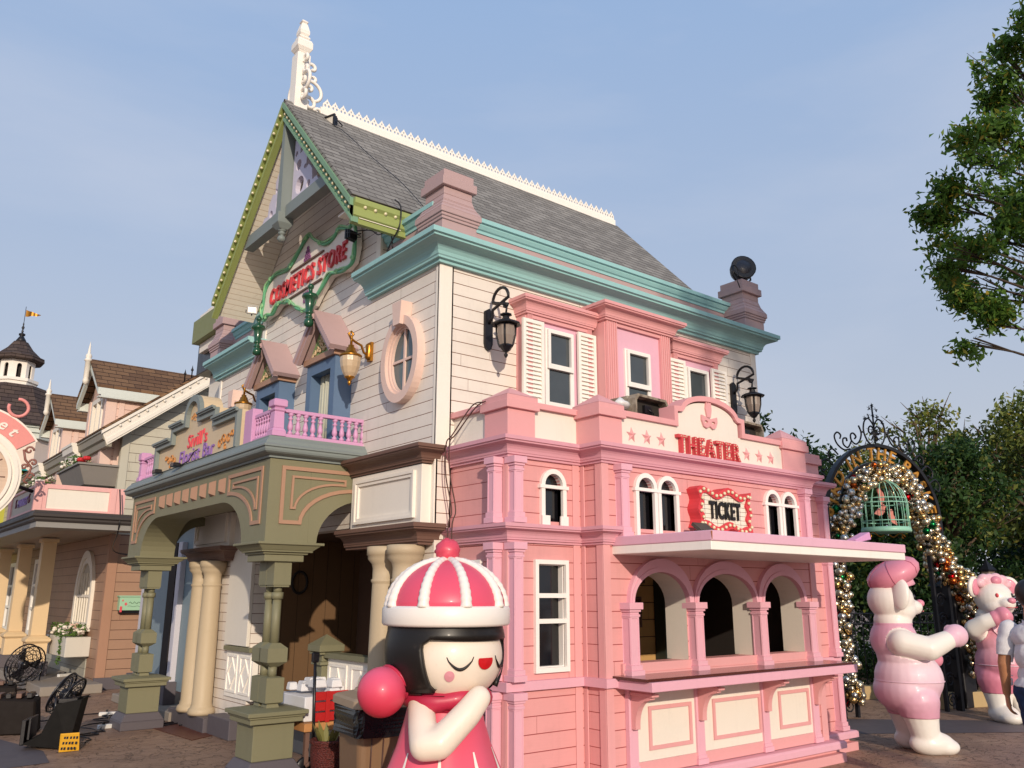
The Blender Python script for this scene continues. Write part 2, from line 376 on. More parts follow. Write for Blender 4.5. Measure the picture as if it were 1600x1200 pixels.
MT['greyfloor'] = paint('slate_grey_patch', '#5c5456', .6, var=.3, scale=.7)  # mottled grey for the patches laid over the brown concrete
b = MB(); b.add([(-.4, 9.4, .004), (2.02, 9.75, .004), (2.1, 10.5, .004), (1.5, 13.3, .004), (-2.5, 13.3, .004), (-3, 9.4, .004)], [(0, 1, 2, 3, 4, 5)])
tag(b.build('paving', MT['greyfloor'], recalc=False), kind='structure')
b = MB(); b.add([(9.5, 6.1, .004), (12.4, 4.1, .004), (13.2, 4.6, .004), (10.6, 6.9, .004)], [(0, 1, 2, 3)])
tag(b.build('paving', MT['greyfloor'], recalc=False), kind='structure')

# ================================================================== THEATER (pink)
th = thing('theater_building', 'two storey pink theater booth with mauve cornices, three arches and a serving counter', 'building', (6.5, 5.5, 0))
YA, YB, XA, XB, XC, XD, YD = 5.32, 5.06, 4.225, 5.035, 8.13, 8.85, 5.34
path = [(XA, 6.14), (XA, YA), (XB, YA), (XB, YB), (XC, YB), (XC, YD), (XD, YD), (XD, 6.14)]
fB, fA, fD, fL = F(YB), F(YA), F(YD), L(XA)
# arched service openings and upper windows are real holes
def archpts(cx, hw, z0, zs, top, n=14):
    return [(cx-hw, z0), (cx+hw, z0)] + arc(cx, zs, hw, top-zs, 0, 180, n)
AR = [(5.69, .355), (6.60, .43), (7.50, .34)]
archholes = [archpts(c, h, 1.055, 1.53, 1.80) for c, h in AR]
PWL = [(5.56, .10), (5.85, .10)]; PWR = [(7.455, .095), (7.74, .095)]
uph = [archpts(c, h, 2.165, 2.52, 2.615, 10) for c, h in PWL+PWR]
b = MB()
b.shape(fB, [(XB, .2), (XC, .2), (XC, 2.86), (XB, 2.86)], archholes+uph, -.18, 0)
b.shape(fA, [(XA, .2), (XB+.01, .2), (XB+.01, 2.86), (XA, 2.86)], [[(4.525, 1.04), (4.82, 1.04), (4.82, 1.85), (4.525, 1.85)], archpts(4.70, .10, 2.20, 2.50, 2.60, 10)], -.16, 0)
b.shape(fL, [(-6.14, .2), (-YA-.001, .2), (-YA-.001, 2.86), (-6.14, 2.86)], [[(-5.93, 1.04), (-5.68, 1.04), (-5.68, 1.85), (-5.93, 1.85)]], -.14, -.002)
b.box(XB+.001, XB+.12, YB+.181, YA-.001, .2, 2.858)
b.box(XC-.12, XC-.001, YB+.181, YD+.1, .2, 2.858)
b.box(XC-.10, XD, YD, YD+.15, .2, 2.86); b.box(XD-.15, XD-.001, YD+.151, 9.5, .2, 2.86)
b.box(XB+.121, XC-.121, YB+.2, 6.8, 2.14, 2.17)
b.build('wall', MT['pinkside'], th)
# plain corner boards
b = MB(); e = .012
def board(fr, u0, u1, z0=.2, z1=2.8): b.fbox(fr, u0, u1, z0, z1, -.01, e)
b.box(XA-e, XA+.055, YA-e, YA-.0005, .2, 2.8); b.box(XA-e, XA-.0005, YA, YA+.06, .2, 2.8)
b.box(4.93, XB-.03, YA-e, YA-.0005, .2, 2.8); b.box(XB-e, XB-.0005, YA-.05, YA-.0005, .2, 2.8)
b.box(XB-e, XB+.07, YB-e, YB-.0005, .2, 2.8); b.box(XB-e, XB-.0005, YB, YB+.075, .2, 2.8)
b.box(XC-.09, XC+e, YB-e, YB-.0005, .2, 2.8); b.box(XC+.03, XC+.08, YD-e, YD-.0005, .2, 2.8); b.box(XD-.05, XD+e, YD-e, YD-.0005, .2, 2.8)
b.build('corner_board', MT['salmon'], th, bevel=.003)
# cornices
b = MB(); b.sweep(path, cove(2.70, 2.86, .135)); b.build('upper_cornice', MT['mauve'], th)
b = MB(); b.sweep(path[:4]+[(5.16, YB)], cove(2.015, 2.16, .12)); b.build('middle_cornice', MT['mauve'], th)
b = MB(); b.sweep(path[:4]+[(5.14, YB)], [(-.02, .885), (.045, .885), (.05, .955), (-.02, .955)]); b.sweep([(XC-.02, YB), (XC, YB), (XC, YD), (XD, YD), (XD, 6.1)], [(-.02, .885), (.05, .885), (.05, .955), (-.02, .955)])
b.build('belt_course', MT['lilacpink'], th)
b = MB(); b.sweep(path, [(-.15, .13), (.13, .13), (.13, .185), (.115, .2), (-.15, .2)]); b.build('plinth_ledge', MT['lilacpink'], th, bevel=.003)
b = MB(); b.sweep(path, [(-.15, 0), (.12, 0), (.12, .085), (.055, .09), (.055, .128), (-.15, .128)]); b.build('plinth', MT['salmon'], th, bevel=.003)
# pilasters
cols = [(XA+.045, YA-.045, 2.165, 2.70), (XA-.045, YA+.115, 2.165, 2.70), (XA+.045, YA-.045, .96, 2.01), (XA-.045, YA+.115, .96, 2.01), (XA+.045, YA-.045, .205, .88), (XA-.045, YA+.115, .205, .88),
        (5.24, YB-.035, 2.08, 2.70), (8.00, YB-.035, 2.08, 2.70), (8.80, YD-.035, 2.08, 2.70), (8.80, YD-.035, .96, 2.06), (8.80, YD-.035, .205, .88)]
for x, y, z0, z1 in cols:
    b = MB(); colonette(b, x, y, z0, z1, .042); b.build('pilaster', MT['lilacpink'], th, bevel=.002)
for x in (5.285, 6.12, 7.07, 7.90):
    b = MB(); colonette(b, x, YB-.04, .965, 1.545, .05); b.build('arch_column', MT['mauve'] if False else MT['lilacpink'], th, bevel=.002)
    b = MB(); b.box(x-.05, x+.05, YB-.045, YB-.001, .205, .88); b.box(x-.068, x+.068, YB-.06, YB-.001, .205, .25); b.box(x-.058, x+.058, YB-.052, YB-.001, .25, .28); b.build('counter_pilaster', MT['lilacpink'], th, bevel=.002)
# arch surrounds, reveals, sill
for (c, h), (xl, xr) in zip(AR, ((5.285, 6.12), (6.12, 7.07), (7.07, 7.90))):
    b = MB(); ow = (xr-xl)/2; oc = (xl+xr)/2
    out = arc(oc, 1.545, ow-.005, .37, 0, 180, 24); inn = arc(c, 1.545, h-.0, .255, 180, 0, 24)
    b.shape(fB, out+inn, (), 0, .045)
    o2 = arc(c, 1.545, h+.03, .295, 0, 180, 24); b.shape(fB, o2+inn, (), .046, .055)
    b.build('arch_surround', MT['lilacpink'], th)
    b = MB(); rr = archpts(c, h-.004, 1.055, 1.53, 1.796, 18)[1:]; rr.append((c-h+.004, 1.055))
    vs = [fB(u, v, .01) for u, v in rr]+[fB(u, v, -.235) for u, v in rr]; n = len(rr)
    b.add(vs, [(i, i+1, n+i+1, n+i) for i in range(n-1)]); b.build('arch_reveal', MT['cream'], th, recalc=False)
b = MB(); b.box(5.2, 7.95, YB-.03, YB-.001, .985, 1.06); b.box(5.2, 7.95, YB-.04, YB-.001, .96, .985); b.build('sill_board', MT['salmon'], th, bevel=.003)
# counter
b = MB(); b.box(5.12, 8.10, 4.65, YB+.02, .875, .948); b.build('counter_edge', MT['lilacpink'], th, bevel=.004)
k = NT('brown_granite'); g = k.noise(140, 4, .7); g2 = k.noise(6, 5, .6)
MT['granite'] = k.fin(k.mix(g2, k.ramp(g, [(.35, C('#2b1512')), (.6, C('#6b3a31')), (.8, C('#8d5a4c'))]), C('#4a241e')), .16, 0, None, .6)
b = MB(); b.box(5.09, 8.085, 4.675, YB-.002, .949, .972); b.build('counter_top', MT['granite'], th, bevel=.004)
# counter front: white panels with salmon frames, brackets
b = MB()
for x0, x1 in ((5.335, 6.07), (6.17, 7.02), (7.12, 7.85)): b.box(x0, x1, YB-.022, YB-.001, .30, .875)
b.build('counter_panel', MT['cream'], th)
b = MB(); b.box(5.335, 7.85, YB-.034, YB-.0225, .205, .30); b.build('base_board', MT['salmon'], th, bevel=.003)
for x0, x1 in ((5.48, 6.02), (6.31, 7.01), (7.30, 7.81)):
    b = MB(); b.shape(fB, [(x0, .378), (x1, .378), (x1, .715), (x0, .715)], [[(x0+.03, .408), (x1-.03, .408), (x1-.03, .685), (x0+.03, .685)]], .0225, .036); b.build('panel_moulding', MT['tan'] if False else MT['salmon'], th)
b0 = MB(); fx = lambda u, v, w: (w, YB-.045-u, v)
pr = [(0, .875), (.21, .875), (.21, .80), (.185, .79)]+[(.05+.135*math.cos(R(90*i/8))*1.0 if False else .045+.14*(1-math.sin(R(90*i/8))), .79-.20*(1-math.cos(R(90*i/8)))-0.0) for i in range(1, 9)]+[(.045, .56), (.0, .56)]
for x in (5.285, 6.12, 7.07, 7.90):
    b = MB(); b.shape(lambda u, v, w: (x+w, YB-.046-u, v), pr, (), -.028, .028); b.box(x-.04, x+.04, YB-.29, YB-.046, .82, .845); b.build('bracket', MT['salmon'], th, bevel=.002)
# canopy
b = MB(); b.box(5.14, 8.06, 4.03, YB+.02, 1.935, 2.002); b.build('canopy_fascia', MT['trimwhite'], th, bevel=.004)
b = MB(); b.box(5.135, 8.065, 4.02, YB-.001, 2.003, 2.08); b.build('canopy_slab', MT['fascia'], th, bevel=.006)
k = NT('rust_stain'); MT['rust'] = k.fin(k.mix(k.noise(30, 5, .7), C('#8a4a1c'), C('#c07a50')), .8)
b = MB()
for x, w_, h_ in ((5.09, .016, .06),): b.add([(x+.04, 4.0175, 2.075), (x+.04+w_, 4.0175, 2.075), (x+.04+w_*.8, 4.0175, 2.075-h_), (x+.045, 4.0175, 2.072-h_)], [(0, 1, 2, 3)])
b.build('rust_streak', MT['rust'], th, recalc=False)
# windows
def rectwin(fr, u0, u1, v0, v1, par, bars=(), fw_=.035, name='window', gl='glassdark', depth=-.06):
    w_ = MB(); holes = []; vs = [v0+fw_*1.1]+[x for x in bars]+[v1-fw_]
    for i in range(len(vs)-1): holes.append([(u0+fw_, vs[i]+(.018 if i else 0)), (u1-fw_, vs[i]+(.018 if i else 0)), (u1-fw_, vs[i+1]-(.018 if i < len(vs)-2 else 0)), (u0+fw_, vs[i+1]-(.018 if i < len(vs)-2 else 0))])
    w_.shape(fr, [(u0, v0), (u1, v0), (u1, v1), (u0, v1)], holes, -.005, .03)
    w_.shape(fr, [(u0+fw_*.7, v0+fw_*.7), (u1-fw_*.7, v0+fw_*.7), (u1-fw_*.7, v1-fw_*.7), (u0+fw_*.7, v1-fw_*.7)], [[(u0+fw_*1.25, v0+fw_*1.3), (u1-fw_*1.25, v0+fw_*1.3), (u1-fw_*1.25, v1-fw_*1.25), (u0+fw_*1.25, v1-fw_*1.25)]], depth, -.006)
    o = w_.build(name, MT['winwhite'], par)
    g_ = MB(); g_.fbox(fr, u0+fw_*.8, u1-fw_*.8, v0+fw_*.8, v1-fw_*.8, depth-.012, depth-.002); g_.build('pane', MT[gl], o)
    return o
rectwin(fA, 4.49, 4.855, 1.005, 1.885, th, bars=(1.40, 1.60))
rectwin(fL, -5.96, -5.65, 1.005, 1.885, th, bars=(1.40, 1.60))
def archwin(fr, cs, hw, z0, zs, zt, par, feet=False):
    w_ = MB(); t = .04
    lo = min(cs)-hw-t; hi = max(cs)+hw+t
    for c in cs: w_.shape(fr, [(c-hw-t, z0)]+[(c-hw, z0), (c-hw, zs)]+arc(c, zs, hw, zt-zs, 180, 0, 12)+[(c+hw, z0), (c+hw+t, z0), (c+hw+t, zs)]+arc(c, zs, hw+t, zt-zs+t, 0, 180, 14), (), -.05, .03)
    w_.fbox(fr, lo-.02, hi+.02, zs-.028, zs, .0, .038)
    if feet:
        for s_ in (lo, hi-.075+.0): w_.fbox(fr, s_-.005, s_+.08, z0, z0+.08, .0305, .045)
    o = w_.build('window', MT['winwhite'], par)
    g_ = MB(); g_.fbox(fr, lo+t*.5, hi-t*.5, z0-.01, zt+.01, -.05, -.042); g_.build('pane', MT['glassdark'], o)
archwin(fB, [c for c, h in PWL], .10, 2.10, 2.52, 2.615, th); archwin(fB, [c for c, h in PWR], .095, 2.10, 2.52, 2.615, th)
archwin(fA, [4.70], .10, 2.165, 2.50, 2.60, th, feet=True)
# parapet: white band with salmon coping and a curved crest
crest = [(5.26, 2.862), (7.70, 2.862), (7.70, 3.14), (6.97, 3.14), (6.97, 3.27)]+[(6.52+.40*math.cos(R(a)), 3.27+.155*math.sin(R(a))) for a in range(10, 171, 10)]+[(6.06, 3.27), (6.06, 3.14), (5.26, 3.14)]
b = MB(); fP = F(YB-.0); b.shape(fP, crest, (), -.14, .0); b.box(XA+.005, 5.02, YA-.0+.01, YA+.13, 2.862, 3.14); b.box(XA+.01, XA+.13, YA+.131, 6.12, 2.862, 3.14); b.box(8.13, 8.5, YD+.0, YD+.12, 2.862, 3.12)
b.build('parapet', MT['cream'], th)
line = [(5.24, 3.14), (6.03, 3.14), (6.03, 3.285)]+[(6.10, 3.29)]+[(6.52+.40*math.cos(R(a)), 3.285+.155*math.sin(R(a))) for a in range(170, 9, -10)]+[(6.94, 3.29), (7.0, 3.285), (7.0, 3.14), (7.72, 3.14)]
def offs(l, d):
    P = [Vector(p) for p in l]; o = []
    for i, p in enumerate(P):
        a = (P[i]-P[i-1]).normalized() if i else (P[1]-P[0]).normalized(); c = (P[i+1]-P[i]).normalized() if i < len(P)-1 else a
        n1 = Vector((-a.y, a.x)); n2 = Vector((-c.y, c.x)); h = n1+n2; h = h/max(.5, h.dot(n1)); o.append((p.x+h.x*d, p.y+h.y*d))
    return o
b = MB(); b.shape(fP, line+list(reversed(offs(line, .05))), (), -.16, .03); b.sweep([(XA, 6.12), (XA, YA), (5.03, YA)], [(-.14, 3.142), (.03, 3.142), (.03, 3.19), (-.14, 3.19)])
b.box(8.12, 8.5, YD-.03, YD+.13, 3.121, 3.165); b.build('coping', MT['salmon'], th)
def pillar(x0, x1, y0, y1, zt, za):
    b = MB(); b.box(x0, x1, y0, y1, 2.862, zt-.07); o = .03; b.box(x0-o, x1+o, y0-o, y1+o, zt-.07, zt); b.box(x0-o*.6, x1+o*.6, y0-o*.6, y1+o*.6, zt, zt+.045)
    cx, cy = (x0+x1)/2, (y0+y1)/2; o *= .6; z = zt+.045
    b.add([(x0-o, y0-o, z), (x1+o, y0-o, z), (x1+o, y1+o, z), (x0-o, y1+o, z), (cx, cy, za)], [(0, 1, 4), (1, 2, 4), (2, 3, 4), (3, 0, 4)]); b.build('parapet_pillar', MT['salmon'], th, bevel=.003)
pillar(4.205, 4.50, YA-.02, YA+.30, 3.18, 3.33); pillar(5.0, 5.275, YB-.025, YB+.28, 3.18, 3.34); pillar(7.70, 8.12, YB-.02, YB+.28, 3.18, 3.36); pillar(8.50, 8.82, YD-.02, YD+.26, 3.14, 3.24)
# stars, mask emblem, lettering
def star(cx, cz, r):
    b = MB(); pts = []
    for i in range(10):
        a = R(90+36*i); rr = r if i % 2 == 0 else r*.40; pts.append((cx+rr*math.cos(a)*.9, cz+rr*math.sin(a)))
    vs = [fP(u, v, .001) for u, v in pts]+[fP(cx, cz, .035)]; b.add(vs, [(i, (i+1) % 10, 10) for i in range(10)]); b.build('star', MT['salmon'], th)
for x, z in ((5.415, 2.985), (5.615, 2.985), (5.81, 2.985), (7.09, 2.985), (7.30, 2.985), (7.50, 2.985)): star(x, z, .075)
b = MB(); mk = [(-.115, .05), (-.06, .035), (0, .02), (.06, .035), (.115, .05), (.118, .0), (.09, -.06), (.045, -.075), (0, -.05), (-.045, -.075), (-.09, -.06), (-.118, 0)]
eye = lambda s_: [(s_*.055+.028*math.cos(R(a)), -.012+.014*math.sin(R(a))) for a in range(0, 360, 40)]
sh = lambda l: [(6.51+x, 3.25+z) for x, z in l]
b.shape(fP, sh(mk), [sh(eye(1)), sh(eye(-1))], .001, .022)
b.shape(fP, sh([(-.03, .035), (-.05, .12), (-.035, .20), (-.02, .17), (0, .215), (.015, .18), (.035, .20), (.04, .11), (.02, .035)]), (), .001, .018)
b.build('mask_emblem', MT['salmon'], th)
b = MB(); b.text(fP, 'THEATER', 6.47, 2.975, .222, .001, .045, off=.004, spacing=1.2, fit=(.94, .175))
for i, s_ in enumerate('THEATER'):      # slab serifs
    pass
b.build('lettering', MT['redletter'], th)
b = MB(); random.seed(3)
tx = [6.475+(-.395+.132*i) for i in range(7)]
seg = {'T': [((-.04, .07), (.04, .07), 4), ((0, .045), (0, -.07), 5)], 'H': [((-.035, .07), (-.035, -.07), 6), ((.035, .07), (.035, -.07), 6)], 'E': [((-.03, .07), (-.03, -.07), 6), ((0, .07), (.035, .07), 2), ((0, 0), (.02, 0), 2), ((0, -.07), (.035, -.07), 2)], 'A': [((-.04, -.07), (-.005, .07), 6), ((.04, -.07), (.005, .07), 6)], 'R': [((-.032, .07), (-.032, -.07), 6), ((0, .07), (.03, .035), 3), ((.005, .0), (.04, -.07), 4)]}
for x, ch in zip(tx, 'THEATER'):
    for (a, c, n) in seg[ch]:
        for i in range(n):
            t = i/(n-1) if n > 1 else 0; b.sphere((x+a[0]+(c[0]-a[0])*t, YB-.046, 2.975+a[1]+(c[1]-a[1])*t), .0065, 6)
b.build('letter_bulbs', MT['bulb'], th)
# interior room of the booth
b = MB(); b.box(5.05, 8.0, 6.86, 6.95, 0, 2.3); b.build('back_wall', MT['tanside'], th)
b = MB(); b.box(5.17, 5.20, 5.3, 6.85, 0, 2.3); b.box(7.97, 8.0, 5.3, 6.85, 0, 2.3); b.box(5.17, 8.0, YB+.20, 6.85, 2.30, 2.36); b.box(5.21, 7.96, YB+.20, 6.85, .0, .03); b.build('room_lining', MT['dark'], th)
for x, z, w_, h_, c in ((7.05, 1.95, .42, .42, '#2e3c4c'), (7.12, 1.42, .28, .34, '#5b2620')):
    b = MB(); fw2 = F(6.86); b.shape(fw2, [(x, z-h_/2), (x+w_, z-h_/2), (x+w_, z+h_/2), (x, z+h_/2)], [[(x+.03, z-h_/2+.03), (x+w_-.03, z-h_/2+.03), (x+w_-.03, z+h_/2-.03), (x+.03, z+h_/2-.03)]], .001, .02)
    p = b.build('poster_frame', MT['brown'], th); b = MB(); b.fbox(fw2, x+.03, x+w_-.03, z-h_/2+.03, z+h_/2-.03, .002, .008); b.build('poster', flat('poster'+c[1:], c, .6), p)
b = MB(); b.box(7.62, 7.70, 6.7, 6.85, 0, 2.3); b.box(7.70, 7.74, 6.60, 6.85, 0, 2.3); b.build('door_frame', flat('dark_green_door', '#24302c', .5), th)

# ================================================================== TICKET SIGN
ts = thing('ticket_sign', 'red marquee sign reading TICKET edged with round bulbs above the pink canopy', 'sign', (6.5, YB, 2.3))
fT = F(YB)
def wavy(cx, cz, hx, hz, inset=0):
    P = []
    hx -= inset; hz -= inset
    for i in range(16): t = i/16; P.append((cx-hx+2*hx*t, cz-hz+.028*math.sin(t*4*math.pi+.6)-( .03*math.exp(-((t-.45)/.1)**2) if not inset else 0)))
    for i in range(12): t = i/12; P.append((cx+hx-.022*math.sin(t*2*math.pi)**2*1.6+.0, cz-hz+2*hz*t))
    for i in range(16): t = i/16; P.append((cx+hx-2*hx*t, cz+hz+.028*math.sin(t*4*math.pi+2.6)+( .012*math.exp(-((t-.5)/.12)**2) if not inset else 0)))
    for i in range(12): t = i/12; P.append((cx-hx+.022*math.sin(t*2*math.pi)**2*1.6, cz+hz-2*hz*t))
    return P
cx, cz = 6.535, 2.375
b = MB(); b.shape(fT, wavy(cx, cz, .405, .185), [wavy(cx, cz, .405, .185, .058)], .001, .13); b.build('frame', MT['red'], ts)
k = NT('marquee_panel'); sx = k.n('SeparateXYZ'); k.l(k.tc.outputs['Object'], sx.inputs[0])
gx = k.math('LESS_THAN', k.math('FRACT', k.math('DIVIDE', sx.outputs[0], .088)), .05); gz = k.math('LESS_THAN', k.math('FRACT', k.math('DIVIDE', sx.outputs[2], .041)), .09)
MT['marquee'] = k.fin(k.mix(k.math('MAXIMUM', gx, gz), C('#e6dfcd'), C('#3a332c')), .45)
b = MB(); b.shape(fT, wavy(cx, cz, .405, .185, .05), (), .02, .108); b.build('panel', MT['marquee'], ts)
b = MB(); b.text(fT, 'TICKET', cx, cz, .205, .1085, .128, off=.005, spacing=1.16, fit=(.46, .165)); b.build('lettering', flat('black_letters', '#15110f', .5), ts)
path2 = wavy(cx, cz, .405, .185, .028)
acc = 0; last = None; L_ = sum((Vector(path2[i])-Vector(path2[i-1])).length for i in range(len(path2))); nb = 36
dist = 0; nxt = 0
for i in range(len(path2)):
    a, c = Vector(path2[i-1]), Vector(path2[i]); d = (c-a).length
    while nxt <= dist+d and nxt < L_-.02:
        p = a+(c-a)*((nxt-dist)/max(d, 1e-6)); bb = MB(); bb.sphere(fT(p.x, p.y, .14), .0165, 10); bb.build('bulb', MT['bulb'], ts); nxt += L_/nb
    dist += d
# ================================================================== COSMETICS STORE (white siding, grey gable roof)
st = thing('cosmetics_store', 'two storey white boarded store with steep grey shingle gable and teal cornice', 'building', (6.4, 9, 0))
WX, WY, EX, BY = 4.05, 6.12, 8.88, 11.77
fS, fW = F(WY), L(WX)
b = MB(); b.shape(fS, [(WX, 2.86), (EX, 2.86), (EX, 4.86), (WX, 4.86)], (), -.15, 0); b.build('front_wall', MT['whiteside'], st)
# west face with gable; ground floor entrance opening
gy0, gy1, gz, ridge = 6.93, 10.61, 5.46, 7.36
W_ = [(-BY, .0), (-9.97, .0), (-9.97, 2.25), (-7.02, 2.25), (-7.02, 0), (-WY, 0), (-WY, 4.84), (-7.262, 4.84), (-7.262, 5.80), (-8.77, 7.42), (-10.28, 5.80), (-10.28, 4.84), (-BY, 4.84)]
ov = [(-6.68+.20*math.cos(R(a)), 3.79+.33*math.sin(R(a))) for a in range(0, 360, 12)]
ov2 = [(-11.0+.25*math.cos(R(a)), 3.72+.33*math.sin(R(a))) for a in range(0, 360, 12)]
b = MB(); b.shape(fW, W_, [ov, ov2, [(-8.30, 3.05), (-7.88, 3.05), (-7.88, 3.9), (-8.30, 3.9)], [(-9.70, 3.05), (-9.28, 3.05), (-9.28, 3.9), (-9.70, 3.9)]], -.15, -.0015); b.build('west_wall', MT['whiteside'], st)
b = MB(); b.box(EX-.15, EX-.001, WY+.151, BY, 0, 4.84); b.box(WX+.151, EX-.151, BY-.15, BY-.001, 0, 4.84); b.build('rear_wall', MT['whiteside'], st)
# back of the upper rooms so windows read dark
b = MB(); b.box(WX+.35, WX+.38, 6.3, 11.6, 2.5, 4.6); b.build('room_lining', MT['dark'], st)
b = MB(); e = .012
b.fbox(fS, WX-e, WX+.13, 2.87, 4.60, -.02, e); b.fbox(fW, -WY-.055, -WY+.0, 2.2, 4.60, -.02, e); b.build('corner_board', MT['white'], st, bevel=.003)
b = MB(); b.fbox(fS, EX-.09, EX+e, 2.87, 4.60, -.02, e); b.build('corner_board', MT['white'], st, bevel=.003)
b = MB(); b.fbox(fW, -7.34, -7.25, 4.8, 5.62, -.02, e); b.build('corner_board', MT['white'], st, bevel=.003)
b = MB(); b.fbox(fW, -10.30, -10.20, 4.8, 5.62, -.02, e); b.build('corner_board', MT['white'], st, bevel=.003)
b = MB(); b.fbox(fW, -BY, -BY+.07, 2.9, 4.60, -.02, e); b.build('corner_board', MT['white'], st, bevel=.003)
# teal cornice
tc_ = cove(4.60, 4.84, .245, -.12)
b = MB(); b.sweep([(WX, 7.42), (WX, WY), (EX, WY), (EX, 8.2)], tc_); b.build('teal_cornice', MT['teal'], st)
b = MB(); b.sweep([(WX, BY+.1), (WX, 10.18)], tc_); b.build('teal_cornice', MT['teal'], st)
# blocking course behind the cornice with its own little cornice
b = MB(); b.box(4.12, 8.82, 6.36, 6.5, 4.842, 5.2); b.box(4.12, 4.26, 6.501, 7.2, 4.842, 5.2); b.box(4.12, 4.26, 10.35, 11.6, 4.842, 5.2); b.build('blocking_course', MT['taupe'], st)
tp = [(-.08, 5.16), (.012, 5.16), (.012, 5.19), (.03, 5.20), (.05, 5.235), (.05, 5.25), (.075, 5.255), (.075, 5.30), (-.08, 5.30)]
b = MB(); b.sweep([(4.12, 7.25), (4.12, 6.36), (8.70, 6.36)], tp); b.build('teal_coping', MT['teal'], st)
b = MB(); b.sweep([(4.12, 11.5), (4.12, 10.33)], tp); b.build('teal_coping', MT['teal'], st)
# square roof pillars
def roofpillar(x, y, s=1.0):
    b = MB(); b.sqlathe(x, y, [(.20*s, 4.842), (.20*s, 5.045), (.213*s, 5.046), (.213*s, 5.075), (.223*s, 5.076), (.223*s, 5.105), (.236*s, 5.106), (.236*s, 5.16), (.215*s, 5.20), (.205*s, 5.215), (.188*s, 5.25), (.182*s, 5.265), (.165*s, 5.33), (.165*s, 5.41), (.20*s, 5.411), (.20*s, 5.50), (.175*s, 5.501), (.175*s, 5.585), (.0, 5.60)])
    return b.build('roof_pillar', MT['taupe'], st, bevel=.004)
roofpillar(4.235, 6.285); roofpillar(8.86, 6.26, 1.0); roofpillar(4.15, 11.82); 
# main roof
VX, RX1 = 3.50, 9.22
def roofslab(name, y0, z0, y1, z1, x0, x1, t, mat):
    d = Vector((y1-y0, z1-z0)).normalized(); n = Vector((-d.y, d.x)) if (y1 > y0) else Vector((d.y, -d.x))
    if n.y < 0: n = -n
    b = MB(); vs = []
    for x in (x0, x1):
        vs += [(x, y0, z0), (x, y1, z1), (x, y1-n.x*t, z1-n.y*t), (x, y0-n.x*t, z0-n.y*t)]
    b.add(vs, [(0,1,2,3),(4,7,6,5),(0,4,5,1),(1,5,6,2),(2,6,7,3),(3,7,4,0)]); return b.build(name, mat, st)
RY, RZ = 8.77, 7.44
EY0, EY1, EZ = 6.86, 10.68, 5.43
roofslab('roof_slope', EY0, EZ, RY, RZ, VX-.02, RX1, .035, MT['shingle'])
roofslab('roof_slope', EY1, EZ, RY, RZ, VX-.02, RX1, .035, MT['shingle'])
b = MB(); b.shape(lambda u, v, w: (RX1-.25-w, u, v), [(EY0+.1, 4.9), (EY1-.1, 4.9), (EY1-.1, 5.3), (RY, 7.3), (EY0+.1, 5.3)], (), -.1, 0); b.build('east_gable', MT['whiteside'], st)
# verge boards (green) in the gable plane, with bulbs
fV = lambda u, v, w: (VX-w, u, v)
sl = (RZ-EZ)/(RY-EY0)
def verge(s_, o0, o1, w0, w1, mat, name):
    ye = EY0 if s_ < 0 else EY1; n = math.sqrt(1+sl*sl)
    P = [(RY, RZ-o0*n), (ye, EZ-o0*n), (ye, EZ-o1*n), (RY, RZ-o1*n)]
    b = MB(); b.shape(fV, P, (), w0, w1); return b.build(name, mat, st)
for s_ in (-1, 1):
    verge(s_, .036, .20, -.06, .0, MT['greenfr'] if s_ < 0 else MT['lime'], 'verge_board')
    verge(s_, .036, .085, .001, .04, MT['greenfr'] if s_ < 0 else MT['lime'], 'verge_moulding')
    verge(s_, .17, .20, .001, .018, MT['greenfr'] if s_ < 0 else MT['lime'], 'verge_moulding')
    # soffit under the overhang
    b = MB(); ye = EY0 if s_ < 0 else EY1; n = math.sqrt(1+sl*sl); o = .155*n
    q = [(RY, RZ-o), (ye, EZ-o), (ye, EZ-o-.015), (RY, RZ-o-.015)]
    b.shape(lambda u, v, w: (VX+.07+w, u, v), q, (), 0, WX-VX-.075); b.build('soffit', MT['soffit'], st)
def bulb(c, r=.0185):
    b = MB(); b.sphere(c, r, 8); return b.build('bulb', MT['bulb'], st)
for i in range(24):
    t = (i+.7)/24.4; y = RY+(EY0-RY)*t; z = RZ+(EZ-RZ)*t-.125*math.sqrt(1+sl*sl); bulb((VX-.016, y, z))
for i in range(24):
    t = (i+.7)/24.4; y = RY+(EY1-RY)*t; z = RZ+(EZ-RZ)*t-.105*math.sqrt(1+sl*sl); bulb((VX-.03, y+.01, z))
# lime eave fascias running back
b = MB(); b.sweep([(VX+.0, EY0+.02), (RX1-.1, EY0+.02)], [(-.05, 5.14), (.0, 5.14), (.01, 5.19), (.035, 5.21), (.035, 5.30), (.06, 5.33), (.06, 5.385), (-.05, 5.385)]); b.build('eave_fascia', MT['lime'], st)
for i in range(9): bulb((VX+.12+i*.115, EY0-.02, 5.31), .02)
b = MB(); b.box(VX+.06, EX, EY0+.03, 7.3, 5.36, 5.375); b.build('eave_soffit', MT['soffit'], st)
b = MB(); b.box(4.12, 5.4, 12.0, 13.5, 5.56, 5.94); b.build('eave_box', paint('mossy_green', '#7d8152'), st, bevel=.004)
b = MB(); b.box(4.18, 5.4, 12.07, 13.4, 5.941, 6.04); b.box(4.26, 5.4, 12.15, 13.3, 6.041, 6.14); b.box(4.22, 5.4, 12.1, 13.4, 5.40, 5.559); b.box(4.95, 5.4, 12.1, 13.4, 4.5, 5.399); b.build('eave_box_trim', MT['white'], st, bevel=.004)
